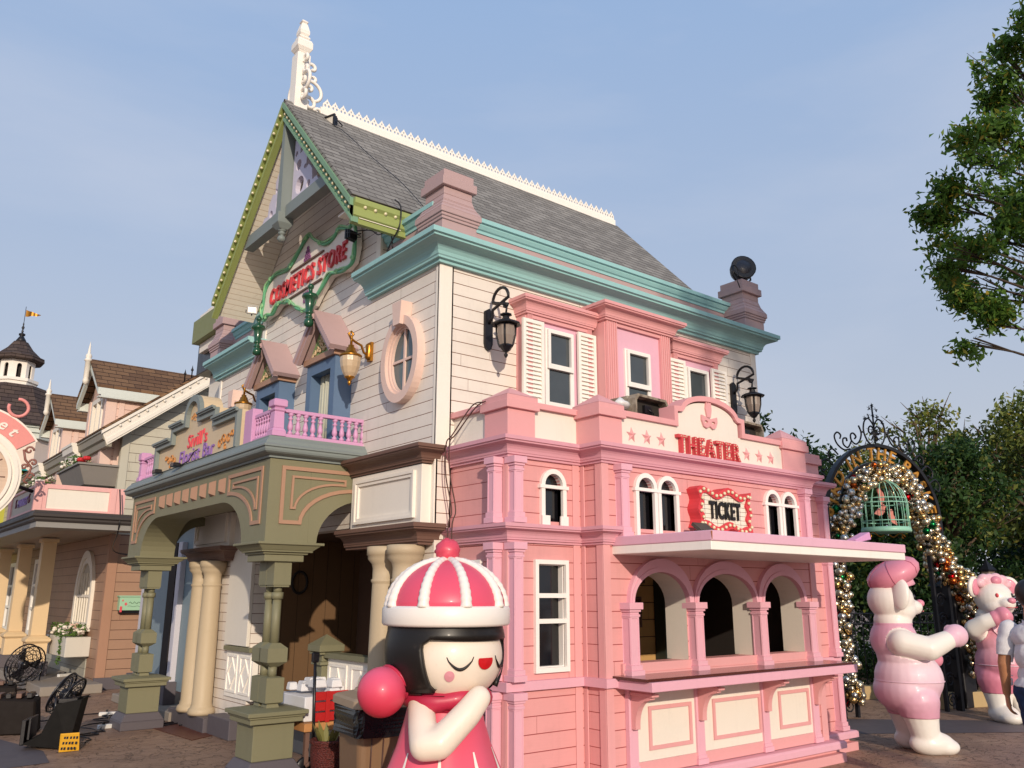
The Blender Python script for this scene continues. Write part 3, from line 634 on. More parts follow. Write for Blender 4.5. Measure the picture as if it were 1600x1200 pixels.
# truss in the gable
k0 = MB(); fG = lambda u, v, w: (VX+.10-w, u, v)
TZ = 5.95
b = MB(); b.shape(fG, [(7.62, TZ-.08), (8.68, TZ-.08), (8.68, TZ+.07), (7.75, TZ+.07)], (), -.08, .04); b.shape(fG, [(9.92, TZ-.08), (8.86, TZ-.08), (8.86, TZ+.07), (9.78, TZ+.07)], (), -.08, .04)
b.build('truss_tie_beam', MT['greyblue'], st, bevel=.004)
b = MB(); b.box(3.48, 3.67, 8.68, 8.86, 5.80, 5.93); b.shape(fG, [(8.70, 5.931), (8.84, 5.931), (8.80, 7.15), (8.74, 7.15)], (), -.06, .09); b.frus(3.575, 8.77, 5.74, 5.80, .05, .05, .095, .09); b.build('truss_king_post', MT['greyblue'], st, bevel=.004)
b = MB(); b.lathe((3.575, 8.77, 5.59), [(.01, 0), (.04, .012), (.05, .04), (.04, .068), (.02, .08), (.02, .09), (.045, .10), (.045, .112), (.028, .122), (.028, .132), (.05, .14), (.05, .15)], 14); b.build('pendant', MT['greyblue'], st)
for s_ in (-1, 1):
    b = MB(); hs = lambda cy, cz, r: [(RY+s_*(cy+r*math.cos(R(a))), cz+r*math.sin(R(a))) for a in range(0, 360, 20)]
    out_ = [(RY+s_*x, z) for x, z in ((.08, TZ+.075), (.12, TZ+.075), (.30, TZ+.09), (.52, TZ+.075), (.74, TZ+.09), (.80, TZ+.14), (.72, TZ+.22), (.62, TZ+.21), (.60, TZ+.36), (.50, TZ+.46), (.42, TZ+.43), (.44, TZ+.60), (.34, TZ+.72), (.24, TZ+.70), (.24, TZ+.84), (.14, TZ+.95), (.08, TZ+.93))]
    b.shape(lambda u, v, w: (VX+.16-w, u, v), out_, [hs(.28, TZ+.28, .11), hs(.52, TZ+.2, .05), hs(.22, TZ+.56, .07), hs(.40, TZ+.47, .03), hs(.14, TZ+.74, .035)], -.03, .03)
    b.build('scroll_fretwork', paint('pale_lilac_fretwork', '#c9c4d6'), st)
# ridge cresting and gable finial
b = MB(); b.box(3.95, 9.16, RY-.018, RY+.018, RZ-.02, RZ+.075); b.build('ridge_board', MT['trimwhite'], st)
n = 46; w_ = (9.14-3.98)/n
proto = MB(); fr = lambda u, v, w: (u, w, v); out_ = []; 
out_ = [(-.5*w_+.0005, 0), (.5*w_-.0005, 0), (.5*w_-.0005, .058), (.42*w_, .075), (.34*w_, .078), (.27*w_, .098), (.14*w_, .110), (0, .142), (-.14*w_, .110), (-.27*w_, .098), (-.34*w_, .078), (-.42*w_, .075), (-.5*w_+.0005, .058)]
hole = lambda cx, cz, rx, rz: [(cx+rx*math.cos(R(a)), cz+rz*math.sin(R(a))) for a in range(0, 360, 45)]
proto.shape(fr, out_, [hole(-.22*w_, .042, .014, .019), hole(.22*w_, .042, .014, .019), hole(0, .085, .010, .016)], -.008, .008)
me = None
for i in range(n):
    o = proto.build('cresting_fret', MT['trimwhite'], None) if i == 0 else bpy.data.objects.new('cresting_fret', me)
    if i: COL.objects.link(o)
    me = o.data; put(o, st); o.location = Vector((3.98+(i+.5)*w_, RY, RZ+.075))
b = MB(); zx = 3.66
b.sqlathe(zx, RY, [(.085, 7.30), (.085, 8.10), (.06, 8.13), (.075, 8.15), (.10, 8.19), (.10, 8.27), (.085, 8.31), (.055, 8.33), (.07, 8.34), (.07, 8.36), (.05, 8.38), (.062, 8.40), (.065, 8.44), (.04, 8.55), (.03, 8.57), (.045, 8.585), (.03, 8.61), (0, 8.63)]); b.build('finial', MT['trimwhite'], st, bevel=.003)
def scroll(b, c, r0, r1, a0, a1, fr, t=.016, n=18):
    pts = []
    for i in range(n+1): q = i/n; r = r0+(r1-r0)*q; a = R(a0+(a1-a0)*q); pts.append(fr(c[0]+r*math.cos(a), c[1]+r*math.sin(a), 0))
    b.tube(pts, t*1.35, 6)
b = MB(); fr1 = lambda u, v, w: (u, RY+w, v); fr2 = lambda u, v, w: (zx+w, RY+u, v)
for fr_, sg in ((fr1, 1), (fr2, 1), (fr2, -1)):
    f3 = (lambda f, s: (lambda u, v, w: f(zx+u if f is fr1 else s*u, v, w)))(fr_, sg)
    for c, r0, r1, a0, a1 in (((.15, 8.0), .07, .02, 200, -120), ((.17, 7.86), .06, .015, 160, 500), ((.16, 7.66), .16, .11, 110, -80), ((.13, 7.72), .05, .015, 200, 540), ((.14, 7.50), .10, .02, 160, -240), ((.27, 7.42), .06, .02, 180, -200), ((.30, 7.30), .05, .02, 90, -200)):
        if fr_ is fr2 and c[0] > .25: continue
        scroll(b, c, r0, r1, a0, a1, f3, .017)
b.build('finial_scrollwork', MT['trimwhite'], st)
# bay windows on the front
def fluted(b, fr, u0, u1, v0, v1, w):
    b.fbox(fr, u0, u1, v0, v1, -.02, w); n = 5; s_ = (u1-u0)/n
    for i in range(n): b.fbox(fr, u0+s_*(i+.22), u0+s_*(i+.78), v0, v1, w, w+.009)
def bay(x0, x1, yf, zt, pw, mat_, corn, z0=2.9, cx0=None, cx1=None):
    b = MB(); b.box(x0, x1, yf, WY+.02, z0, zt-.16); b.build('bay_panel', MT['fascia'], st)
    b = MB(); fr = F(yf); fluted(b, fr, x0-.002, x0+pw, z0, zt-.155, .03); fluted(b, fr, x1-pw, x1+.002, z0, zt-.155, .03); b.fbox(fr, x0+pw, x1-pw, zt-.20, zt-.155, -.01, .03); b.box(x0-.012, x0-.002, yf-.01, WY, z0, zt-.155); b.build('bay_pilaster', MT['salmon'], st)
    b = MB(); b.sweep([(x0-.01, WY+.02), (x0-.01, yf-.03), (x1+.01, yf-.03), (x1+.01, WY+.02)], cove(zt-.16, zt, corn, -.03)); b.box(x0, x1, yf, WY, zt-.03, zt-.001); b.build('bay_cornice', MT['salmon'], st)
bay(4.97, 5.83, 5.99, 4.43, .06, None, .10)
bay(5.90, 6.88, 5.84, 4.52, .155, None, .135)
bay(7.11, 7.90, 5.99, 4.43, .07, None, .10)
def sash(fr, u0, u1, v0, vm, v1):
    w_ = MB(); t = .05
    w_.shape(fr, [(u0, v0), (u1, v0), (u1, v1), (u0, v1)], [[(u0+t, v0+t), (u1-t, v0+t), (u1-t, vm-.02), (u0+t, vm-.02)], [(u0+t, vm+.03), (u1-t, vm+.03), (u1-t, v1-t), (u0+t, v1-t)]], 0, .02)
    w_.shape(fr, [(u0+.02, vm-.02), (u1-.02, vm-.02), (u1-.02, v1-.015), (u0+.02, v1-.015)], [[(u0+t+.004, vm+.03), (u1-t-.004, vm+.03), (u1-t-.004, v1-t), (u0+t+.004, v1-t)]], .0205, .045)
    o = w_.build('window', MT['winwhite'], st, bevel=.002); g_ = MB(); g_.fbox(fr, u0+.02, u1-.02, v0+.02, v1-.02, .001, .006); g_.build('pane', MT['glassgrey'], o)
sash(F(5.99), 5.205, 5.585, 3.38, 3.78, 4.175); sash(F(5.84), 6.17, 6.56, 3.33, 3.72, 4.11); sash(F(5.99), 7.32, 7.73, 3.33, 3.74, 4.15)
def shutter(x0, x1, y, z0, z1):
    b = MB(); fr = F(y); t = .035
    b.shape(fr, [(x0, z0), (x1, z0), (x1, z1), (x0, z1)], [[(x0+t, z0+t*1.4), (x1-t, z0+t*1.4), (x1-t, z1-t), (x0+t, z1-t)]], 0, .028); b.fbox(fr, x0+t*.8, x1-t*.8, z0+.03, z1-.03, 0, .006)
    n = int((z1-z0-.08)/.043); s_ = (z1-z0-t*2.4)/n
    for i in range(n):
        z = z0+t*1.4+s_*i; b.add([fr(x0+t, z, .026), fr(x1-t, z, .026), fr(x1-t, z+s_*.92, .006), fr(x0+t, z+s_*.92, .006), fr(x0+t, z-.001, .018), fr(x1-t, z-.001, .018), fr(x1-t, z+s_*.85, .002), fr(x0+t, z+s_*.85, .002)], [(0,1,2,3),(4,7,6,5),(0,4,5,1),(2,6,7,3),(0,3,7,4),(1,5,6,2)])
    b.build('shutter', MT['trimwhite'], st)
for x0, x1, z0, z1 in ((4.90, 5.165, 3.35, 4.21), (5.625, 5.875, 3.35, 4.21), (7.0, 7.29, 3.35, 4.19), (7.76, 8.04, 3.35, 4.19)): shutter(x0, x1, 5.965, z0, z1)
# oval windows on the west face
def oval(yc, zc):
    b = MB(); e_ = lambda a, c, s=0: [(-yc+a*math.cos(R(t+s)), zc+c*math.sin(R(t+s))) for t in range(0, 360, 8)]
    b.shape(fW, e_(.335, .43), [e_(.255, .345)], -.02, .085); b.shape(fW, e_(.258, .348), [e_(.232, .320)], -.01, .05); b.shape(fW, e_(.234, .322), [e_(.215, .302)], -.01, .03)
    b.shape(fW, [(-yc-.06, zc+.33), (-yc+.06, zc+.33), (-yc+.085, zc+.56), (-yc-.085, zc+.56)], (), 0, .125)
    o = b.build('oval_window', paint('pale_peach_trim', '#dcc0b4'), st)
    b = MB(); b.fbox(fW, -yc-.014, -yc+.014, zc-.30, zc+.30, .004, .022); b.fbox(fW, -yc-.22, -yc-.0145, zc-.012, zc+.012, .004, .021); b.fbox(fW, -yc+.0145, -yc+.22, zc-.012, zc+.012, .004, .021); b.build('glazing_bar', paint('pale_peach_trim', '#dcc0b4'), o)
    b = MB(); b.shape(fW, e_(.24, .32), (), -.01, .003); b.build('pane', MT['glassteal'], o)
oval(6.68, 3.79); oval(10.98, 3.72)
# blue dormer-hooded windows
def hood(yc, name=''):
    b = MB(); hw = .335; z1 = 4.05
    b.shape(lambda u, v, w: (WX-w, u, v), [(yc-hw, 3.0), (yc+hw, 3.0), (yc+hw, z1), (yc-hw, z1)], [[(yc-hw+.105, 3.06), (yc+hw-.105, 3.06), (yc+hw-.105, z1-.12), (yc-hw+.105, z1-.12)]], -.05, .20)
    o = b.build('blue_window', MT['winblue'], st, bevel=.003)
    b = MB(); b.box(WX-.06, WX-.05, yc-.25, yc+.25, 3.03, 3.95); b.build('pane', MT['glassdark'], o)
    b = MB()
    for i in range(9):
        yy = yc+.02+i*.024; b.tube([(WX-.085+.012*math.sin(i*2.3), yy, 3.05), (WX-.08+.01*math.cos(i*1.7), yy, 3.93)], .014, 6)
    b.build('curtain', paint('grey_curtain', '#b8b8a8', .8), o)
    b = MB(); b.shape(lambda u, v, w: (WX-w, u, v), [(yc-.10, 3.30), (yc+.1, 3.30), (yc+.1, 3.33), (yc-.10, 3.33)], (), .075, .09); b.build('glazing_bar', MT['winblue'], o)
    # bracket band, tympanum, roof
    b = MB(); b.box(WX-.235, WX+.0, yc-hw-.03, yc+hw+.03, z1+.001, z1+.07); b.build('hood_band', MT['tan'], st, bevel=.003)
    b = MB(); b.shape(lambda u, v, w: (WX-w, u, v), [(yc-.30, z1+.071), (yc+.30, z1+.071), (yc, z1+.49)], (), 0, .19); b.build('tympanum', paint('sage_green', '#84a06a'), st)
    az = 4.615; ez = 4.125; ew = .455
    for s_ in (-1, 1):
        b = MB(); d = Vector((ew, ez-az)).normalized(); nn = Vector((-d.y, d.x)); nn = -nn if nn.y < 0 else nn; t = .055
        q = [(yc, az), (yc+s_*ew, ez), (yc+s_*(ew-nn.x*t), ez-nn.y*t), (yc, az-t*1.35)]
        b.shape(lambda u, v, w: (WX-w, u, v), q, (), -.0, .33)
        q2 = [(yc, az-.07), (yc+s_*(ew-.035), ez-.045), (yc+s_*(ew-.075), ez-.06), (yc, az-.125)]; b.shape(lambda u, v, w: (WX-w, u, v), q2, (), .26, .31)
        b.build('hood_roof', MT['taupe'], st, bevel=.003)
    b = MB(); random.seed(5)
    for dy, dz, r in ((0, .27, .05), (-.05, .22, .035), (.05, .22, .035), (0, .17, .035), (-.1, .15, .035), (.1, .15, .035), (-.17, .125, .03), (.17, .125, .03), (-.045, .13, .028), (.045, .13, .028), (-.22, .10, .02), (.22, .10, .02)):
        pts = [(WX-.20, yc+dy+r*(1-q/14)*math.cos(q*.62+dy*9), z1+dz+.0+r*(1-q/14)*math.sin(q*.62+dy*9)) for q in range(12)]; b.tube(pts, .011, 5)
    b.build('scroll_ornament', paint('pale_gilt', '#cdb38c', .5), st)
    b = MB(); fx_, fz = WX-.375, 4.40
    b.lathe((fx_, yc, fz), [(.01, 0), (.045, .015), (.055, .05), (.045, .085), (.03, .10), (.045, .105), (.045, .115), (.036, .125), (.036, .15), (.046, .155), (.046, .17), (.038, .18), (.055, .30), (.06, .32), (.085, .335), (.09, .35), (.075, .375), (.03, .395), (.022, .40), (.022, .44), (.034, .45), (.036, .47), (.02, .495), (.005, .50)], 16); b.build('hood_finial', paint('dark_green_gloss', '#1c4a33', .25, coat=.5), st)
    b = MB(); b.box(WX-.36, WX-.331, yc-.03, yc+.03, 4.50, 4.56); b.build('finial_bracket', MT['taupe'], st)
hood(8.10); hood(9.52)
# ---- ground floor west side: panel box, brown entablatures, columns
def sidebay(y0, y1, cyy):
    b = MB(); b.box(WX-.11, WX-.002, y0, y1, 2.20, 2.72); b.build('frieze_block', MT['white'], st, bevel=.004)
    b = MB(); fr = lambda u, v, w: (WX-.11-w, u, v); a, c = y0+.09, y1-.10
    b.shape(fr, [(a, 2.255), (c, 2.255), (c, 2.67), (a, 2.67)], [[(a+.06, 2.31), (c-.06, 2.31), (c-.06, 2.615), (a+.06, 2.615)]], 0, .02); b.shape(fr, [(a, 2.255), (c, 2.255), (c, 2.67), (a, 2.67)], [[(a+.025, 2.28), (c-.025, 2.28), (c-.025, 2.645), (a+.025, 2.645)]], .0205, .032); b.build('panel_moulding', MT['white'], st)
    b = MB(); b.sweep([(WX-.10, y1), (WX-.10, y0-.0), (WX+.05, y0)], cove(2.725, 2.875, .15, -.1)); b.build('brown_cornice', MT['brown'], st)
    b = MB(); b.sweep([(WX-.12, y1), (WX-.12, y0), (WX+.05, y0)], cove(2.02, 2.195, .16, -.1)); b.build('brown_entablature', MT['brown'], st)
    b = MB(); b.box(WX-.24, WX+.0, y0+.0, y1, 0, .17); b.build('plinth_block', MT['slate'], st, bevel=.006)
    for y in cyy:
        b = MB(); b.lathe((WX-.15, y, .171), [(.15, 0), (.165, .03), (.15, .075), (.13, .09), (.128, .11), (.12, .13), (.118, .9), (.108, 1.52), (.108, 1.53), (.12, 1.545), (.12, 1.56), (.108, 1.57), (.108, 1.66), (.12, 1.70), (.155, 1.74), (.155, 1.77), (.165, 1.775), (.165, 1.845), (.15, 1.85)], 24); b.build('round_column', MT['colcream'], st)
sidebay(6.17, 7.43, (6.33, 6.67)); sidebay(10.62, 11.95, (10.98, 11.40))
b = MB(); b.box(WX-.05, WX+.12, 6.92, 7.02, .05, 2.2); b.build('door_post', MT['white'], st, bevel=.003)
b = MB(); b.box(WX-.045, WX-.003, 9.975, 10.68, 1.01, 2.6); b.build('pier_face', MT['cream'], st, bevel=.003)
b = MB(); b.box(WX-.20, WX+.01, 9.90, 10.6, .0, .22); b.build('plinth_block', MT['slate'], st, bevel=.008)
# wainscot rails either side of the entrance
def wains(y0, y1, z0, z1):
    b = MB(); b.box(WX-.02, WX+.05, y0, y1, z0, z1-.05); fr = lambda u, v, w: (WX-.02-w, u, v); n = max(1, round((y1-y0)/.42)); s_ = (y1-y0)/n
    for i in range(n):
        a, c = y0+s_*i+.04, y0+s_*(i+1)-.04; m = (a+c)/2; zz = (z0+z1-.05)/2
        b.shape(fr, [(a, z0+.05), (c, z0+.05), (c, z1-.10), (a, z1-.10)], [[(a+.025, z0+.075), (c-.025, z0+.075), (c-.025, z1-.125), (a+.025, z1-.125)]], 0, .012)
        b.shape(fr, [(a+.03, zz), (m, z1-.13), (c-.03, zz), (m, z0+.08)], [[(a+.055, zz), (m, z1-.175), (c-.055, zz), (m, z0+.125)]], 0, .014)
    b.build('wainscot', MT['trimwhite'], st); b = MB(); b.box(WX-.07, WX+.09, y0, y1, z1-.049, z1); b.build('wainscot_rail', MT['olive'], st, bevel=.003)
wains(7.03, 7.93, .2, 1.05); wains(9.80, 10.62, .42, 1.0)
b = MB(); b.sqlathe(WX+.0, 8.02, [(.075, 0), (.075, .93), (.105, .931), (.105, .96), (.08, .965), (.08, 1.03), (.12, 1.031), (.12, 1.05), (.105, 1.051), (.135, 1.06), (.135, 1.12), (.0, 1.22)]); b.build('newel_post', MT['olive'], st, bevel=.003)
# entrance recess
b = MB(); b.box(WX+.16, 5.75, 9.97, 10.05, .42, 2.5); b.build('recess_wall', MT['brownpanel'], st)
b = MB(); b.box(WX+.16, 5.75, 9.93, 9.969, .20, .42); b.build('recess_skirting', flat('dark_skirting', '#3a2a22', .6), st)
b = MB(); b.box(5.45, 5.5, 8.9, 9.968, 0, 2.5); b.box(5.45, 5.5, 7.0, 7.9, 0, 2.5); b.box(5.45, 5.5, 7.9, 8.9, 0, .8); b.box(WX+.16, 5.44, 7.0, 7.04, 0, 2.5); b.box(WX+.155, 5.6, 7.0, 9.96, 2.26, 2.3); b.build('recess_lining', paint('recess_brown', '#5b4334', .7), st)
b = MB(); b.box(4.16, 5.44, 7.05, 9.965, 0, .12); b.build('recess_floor', MT['concrete'], st)
b = MB(); b.shape(lambda u, v, w: (5.44-w, u, v), [(7.95, .12), (9.2, .12), (9.2, 2.2), (7.95, 2.2)], [[(8.05, .75), (8.62, .75), (8.62, 2.1), (8.05, 2.1)]], 0, .03); b.build('inner_window_frame', flat('dark_teal_frame', '#26343a', .5), st)
b = MB(); b.box(5.47, 5.48, 7.95, 8.95, .7, 2.2); b.build('inner_window_pane', flat('lilac_grey_pane', '#8a7a90', .3), st)
b = MB(); pts = arc(4.62, 1.75, .10, .13, 0, 360, 20); b.tube([(x, 9.955, z) for x, z in pts], .016, 6, cap=False); b.build('wall_hoop', MT['dark'], st)
# stepped bracket at the entrance lintel
b = MB()
for i, (z0, z1, o) in enumerate(((2.30, 2.50, .20), (2.20, 2.30, .15), (2.12, 2.20, .10))): b.box(WX-.06-.001*i, WX+.08, 7.03, 7.03+o+.1, z0, z1-.002)
b.build('lintel_bracket', MT['white'], st, bevel=.004)
# ================================================================== PORCH (olive, with balcony)
po = thing('porch', 'olive green arched porch with balcony and lilac balusters in front of the store', 'porch', (3.5, 9.6, 0))
PX, PY0, PY1 = 3.09, 7.45, 11.92      # front plane x, near side plane y, far end
# spandrel walls with arches; olive with tan mouldings
ft = lambda u, v, w: (PX-w, u, v); sd_ = lambda u, v, w: (u, PY0-w, v)
A0, A1 = 8.02, 11.36                  # front arch clear span
def flatarch(a0, a1, zs, zt, r):
    return [(a0, zs)]+[(a0+r-r*math.cos(R(t)), zs+(zt-zs)*math.sin(R(t))) for t in range(8, 91, 8)]+[(a1-r+r*math.cos(R(t)), zs+(zt-zs)*math.sin(R(t))) for t in range(88, 7, -8)]+[(a1, zs)]
b = MB(); ar = flatarch(A0, A1, 2.075, 2.52, .62)
b.shape(ft, [(PY0+.001, 2.84), (PY0+.001, 2.075)]+ar+[(PY1, 2.075), (PY1, 2.84)], (), -.42, 0)
b.build('front_arch', MT['olive'], po)
b = MB(); sa = [(3.60, 2.075)]+[(3.60+.52-.52*math.cos(R(t)), 2.075+.43*math.sin(R(t))) for t in range(8, 91, 8)]+[(4.25, 2.505)]
b.shape(sd_, [(PX+.4205, 2.838), (PX+.4205, 2.077)]+sa+[(4.25, 2.838)], (), -.35, 0); b.build('side_arch', MT['olive'], po)
# far side arch
b = MB(); b.shape(lambda u, v, w: (u, PY1-.35-w, v), [(PX+.43, 2.838), (PX+.43, 2.077)]+[(3.95-.4*math.cos(R(t)), 2.077+.43*math.sin(R(t))) for t in range(0, 91, 10)]+[(4.04, 2.838)], (), -.33, 0); b.build('far_arch', MT['olive'], po)
def mould(fr, pts, name='moulding', t=.035, closed=True):
    b = MB(); P = [Vector(p) for p in pts]; n = len(P); a_ = 0
    for i in range(n): a_ += P[i].x*P[(i+1) % n].y-P[(i+1) % n].x*P[i].y
    sg = 1 if a_ > 0 else -1; inner = []
    for i in range(n):
        a = (P[i]-P[i-1]).normalized(); c = (P[(i+1) % n]-P[i]).normalized(); n1 = Vector((-a.y, a.x))*sg; n2 = Vector((-c.y, c.x))*sg; h = n1+n2; h = h/max(.35, h.dot(n1)); inner.append((P[i].x+h.x*t, P[i].y+h.y*t))
    b.shape(fr, pts, [inner], .001, .014); b.build(name, MT['tan'], po)
def spandrel(fr, e0, dirn, zb, depth, zt=2.80, span=.95):
    """outer and inner V-shaped mouldings of a corner spandrel; e0 = outer edge, dirn = +1/-1 towards the arch"""
    U = lambda t: e0+dirn*t
    o = [(U(0), zt), (U(0), zb), (U(.22), zb)]+[(U(.22+(span-.22)*(1-math.cos(R(a)))), zb+(2.575-zb)*math.sin(R(a))) for a in range(10, 91, 10)]+[(U(span), zt)]
    mould(fr, o); zz = zb+.14
    i = [(U(.105), zt-.085), (U(.10), zz), (U(.155), zz)]+[(U(.155+(span-.36)*(1-math.cos(R(a)))), zz+(zt-.15-zz)*math.sin(R(a))) for a in range(10, 91, 10)]+[(U(span-.13), zt-.15), (U(span-.13), zt-.085)]
    mould(fr, i, t=.021)
sd_m = sd_
spandrel(sd_, 3.21, 1, 2.24, 0, 2.78, .80)
spandrel(ft, 7.58, 1, 2.24, 0, 2.78, .88); spandrel(ft, 11.80, -1, 2.24, 0, 2.78, .88)
for i in range(8):
    y = 8.62+i*.285; b = MB(); b.add([ft(y-.07, 2.61, .001), ft(y+.07, 2.61, .001), ft(y+.07, 2.77, .001), ft(y-.07, 2.77, .001), ft(y+.02, 2.64, .045), ft(y+.02, 2.75, .045)], [(0,1,4),(1,2,5,4),(2,3,5),(3,0,4,5),(0,3,2,1)]); b.build('dentil_block', MT['tan'], po)
# porch ceiling and cornice
MT['darkceil'] = siding('dark_timber_ceiling', '#5c4a40', '#33271f', .09, 0, .05, axis='Y', tilt=0)
b = MB(); b.box(PX+.43, 4.04, PY0+.36, PY1-.36, 2.62, 2.66); b.build('ceiling', MT['darkceil'], po)
b = MB(); b.sweep([(4.04, PY1), (PX, PY1), (PX, PY0), (4.20, PY0)], [(-.9, 2.845), (.02, 2.845), (.02, 2.865), (.045, 2.87)]+[(.05+.05*math.sin(R(a)), 2.875+.035*(1-math.cos(R(a)))) for a in (30, 60, 90)]+[(.10, 2.93), (.115, 2.935), (.115, 2.95), (.09, 2.97), (.075, 3.0), (.045, 3.03), (.045, 3.045), (.02, 3.05), (-.9, 3.05)])
b.build('cornice', MT['greyblue'], po)
b = MB(); b.box(PX+.85, 4.03, PY0+.85, PY1-.85, 3.0, 3.049); b.build('balcony_floor', MT['greyblue'], po)
# posts: pedestal, clustered shafts, capital
def post(cy):
    cx = PX+.245
    b = MB(); b.sqlathe(cx, cy, [(.255, 0), (.255, .10), (.20, .19)], 1.0); b.build('post_base', MT['slate'], po, bevel=.008)
    b = MB(); b.sqlathe(cx, cy, [(.19, .191), (.19, .50), (.245, .501), (.245, .545), (.26, .546), (.26, .565), (.282, .566), (.282, .60), (.13, .625)]); b.build('post_pedestal', MT['olive'], po, bevel=.004)
    b = MB()
    for dx in (-.01,):
        for dy in (-.088, .088):
            x, y = cx+dx, cy+dy; h = .084
            b.frus(x, y, .60, .66, .075 if 0 else .066, .066, .05, .05); b.frus(x, y, .65, .665, .05, .05, h, h); b.box(x-h, x+h, y-h, y+h, .665, .875); b.frus(x, y, .875, .885, h, h, .05, .05)
            b.lathe((x, y, .885), [(.04, 0), (.04, .09)], 12); b.frus(x, y, .97, 1.01, .04, .04, h*1.12, h*1.12); b.box(x-h*1.12, x+h*1.12, y-h*1.12, y+h*1.12, 1.01, 1.13); b.frus(x, y, 1.13, 1.175, h*1.12, h*1.12, .042, .042)
            b.lathe((x, y, 1.175), [(.042, 0), (.040, .39)], 12); b.lathe((x, y, 1.565), [(.055, 0), (.055, .06)], 14); b.lathe((x, y, 1.625), [(.04, 0), (.04, .06)], 12); b.box(x-h*.9, x+h*.9, y-h*.9, y+h*.9, 1.672, 1.69); b.box(x-h, x+h, y-h, y+h, 1.69, 1.90)
    b.build('post_shaft', MT['olive'], po)
    b = MB(); b.box(PX-.0+.035, PX+.42, cy-.205, cy+.205, 1.901, 1.965); b.box(PX+.015, PX+.45, cy-.225, cy+.225, 1.965, 1.985); b.box(PX-.01, PX+.49, cy-.25, cy+.25, 1.985, 2.00); 
    b.hexa([(PX-.01, cy-.25, 2.0), (PX+.49, cy-.25, 2.0), (PX+.49, cy+.27, 2.0), (PX-.01, cy+.27, 2.0), (PX-.055, cy-.285, 2.05), (PX+.56, cy-.285, 2.05), (PX+.56, cy+.31, 2.05), (PX-.055, cy+.31, 2.05)]); b.box(PX-.07, PX+.58, cy-.30, cy+.325, 2.05, 2.074); b.build('post_capital', MT['olive'], po, bevel=.004)
post(PY0+.26); post(PY1-.30)
# balcony balustrade (lilac)
def turned(b, x, y, z0, z1):
    h = z1-z0; b.lathe((x, y, z0), [(.02, 0), (.026, .01), (.026, .03*h/.3), (.014, .05*h/.3), (.014, .06*h/.3), (.025, .075*h/.3), (.027, .11*h/.3), (.018, .17*h/.3), (.012, .205*h/.3), (.024, .215*h/.3), (.024, .23*h/.3), (.012, .24*h/.3), (.016, .26*h/.3), (.026, .27*h/.3), (.026, h)], 10)
def bpost(x, y, zt=3.41):
    b = MB(); b.sqlathe(x, y, [(.068, 3.052), (.068, 3.10), (.052, 3.13), (.048, 3.29), (.058, 3.30), (.058, 3.315), (.048, 3.32), (.048, 3.33), (.068, 3.34), (.068, zt-.015), (.055, zt)]); b.build('balustrade_post', MT['lilac'], po, bevel=.003)
bx, by = PX-.0, PY0+.0
bpost(bx+.055, by+.04); bpost(4.13+.06, by+.04); 
b = MB(); b.box(bx+.01, 4.2, by+.0, by+.085, 3.051, 3.085); b.box(bx+.10, 4.14, by+.015, by+.07, 3.295, 3.33); b.build('balustrade_rail', MT['lilac'], po, bevel=.003)
n = 12
for i in range(n):
    if i == 5: continue
    b = MB(); turned(b, bx+.19+i*.078, by+.042, 3.086, 3.296); b.build('baluster', MT['lilac'], po)
b = MB(); b.box(bx+.01, bx+.095, by+.09, 7.98, 3.051, 3.085); b.box(bx+.02, bx+.08, by+.09, 7.98, 3.295, 3.33); b.build('balustrade_rail', MT['lilac'], po, bevel=.003)
for i in range(6):
    b = MB(); turned(b, bx+.05, by+.17+i*.062, 3.086, 3.296); b.build('baluster', MT['lilac'], po)
b = MB(); b.box(bx-.005, bx+.10, 7.96, 8.16, 3.051, 3.40); b.build('balustrade_end_pier', MT['lilac'], po, bevel=.004)
bpost(bx+.05, 11.78, 3.44)
b = MB(); b.box(bx+.01, bx+.09, 11.15, 11.72, 3.051, 3.085); b.box(bx+.02, bx+.08, 11.1, 11.72, 3.33, 3.36); b.build('balustrade_rail', MT['lilac'], po)
for i in range(5):
    b = MB(); turned(b, bx+.05, 11.22+i*.09, 3.086, 3.33); b.build('baluster', MT['lilac'], po)
# florist sign board standing on the porch cornice
fs = thing('florist_bar_sign', 'cream stepped sign board with blue grey frame reading Florist Bar above the porch', 'sign', (PX, 9.6, 3.05))
fF = lambda u, v, w: (PX-.0-w, u, v)      # u = y
arch_ = [(9.70+.27*math.cos(R(a)), 3.60+.25*math.sin(R(a))) for a in range(0, 181, 15)]
OUT = [(8.26, 3.052), (11.02, 3.052), (11.02, 3.43), (10.42, 3.43), (10.42, 3.58), (9.97, 3.58)]+arch_+[(9.43, 3.58), (8.93, 3.58), (8.93, 3.445), (8.26, 3.445)]
b = MB(); b.shape(fF, OUT, (), -.22, .0); b.build('board', paint('cream_sign_board', '#cdb898'), fs)
inn = [(8.31, 3.055), (10.96, 3.055), (10.96, 3.355), (10.36, 3.355), (10.36, 3.50), (9.90, 3.50)]+[(9.70+.20*math.cos(R(a)), 3.60+.175*math.sin(R(a))) for a in range(0, 181, 15)]+[(9.50, 3.50), (8.99, 3.50), (8.99, 3.37), (8.31, 3.37)]
b = MB(); b.shape(fF, OUT, [inn], .001, .05)
for (y0, y1, z) in ((8.24, 8.94, 3.43), (8.92, 9.44, 3.565), (9.96, 10.43, 3.565), (10.41, 11.04, 3.415)):
    b.box(PX-.075, PX-.0505, y0, y1, z-.012, z+.025); b.box(PX-.09, PX-.0755, y0, y1, z+.005, z+.03)
b.build('frame', MT['greyblue'], fs)
fFt = lambda u, v, w: (PX-.0-w, -u, v)
b = MB(); b.text(fFt, "Sivill's", -9.56, 3.325, .20, .001, .014, off=.0, shear=.1, spacing=1.1, fit=(.64, .16)); b.build('red_lettering', paint('coral_letter', '#d9505a'), fs)
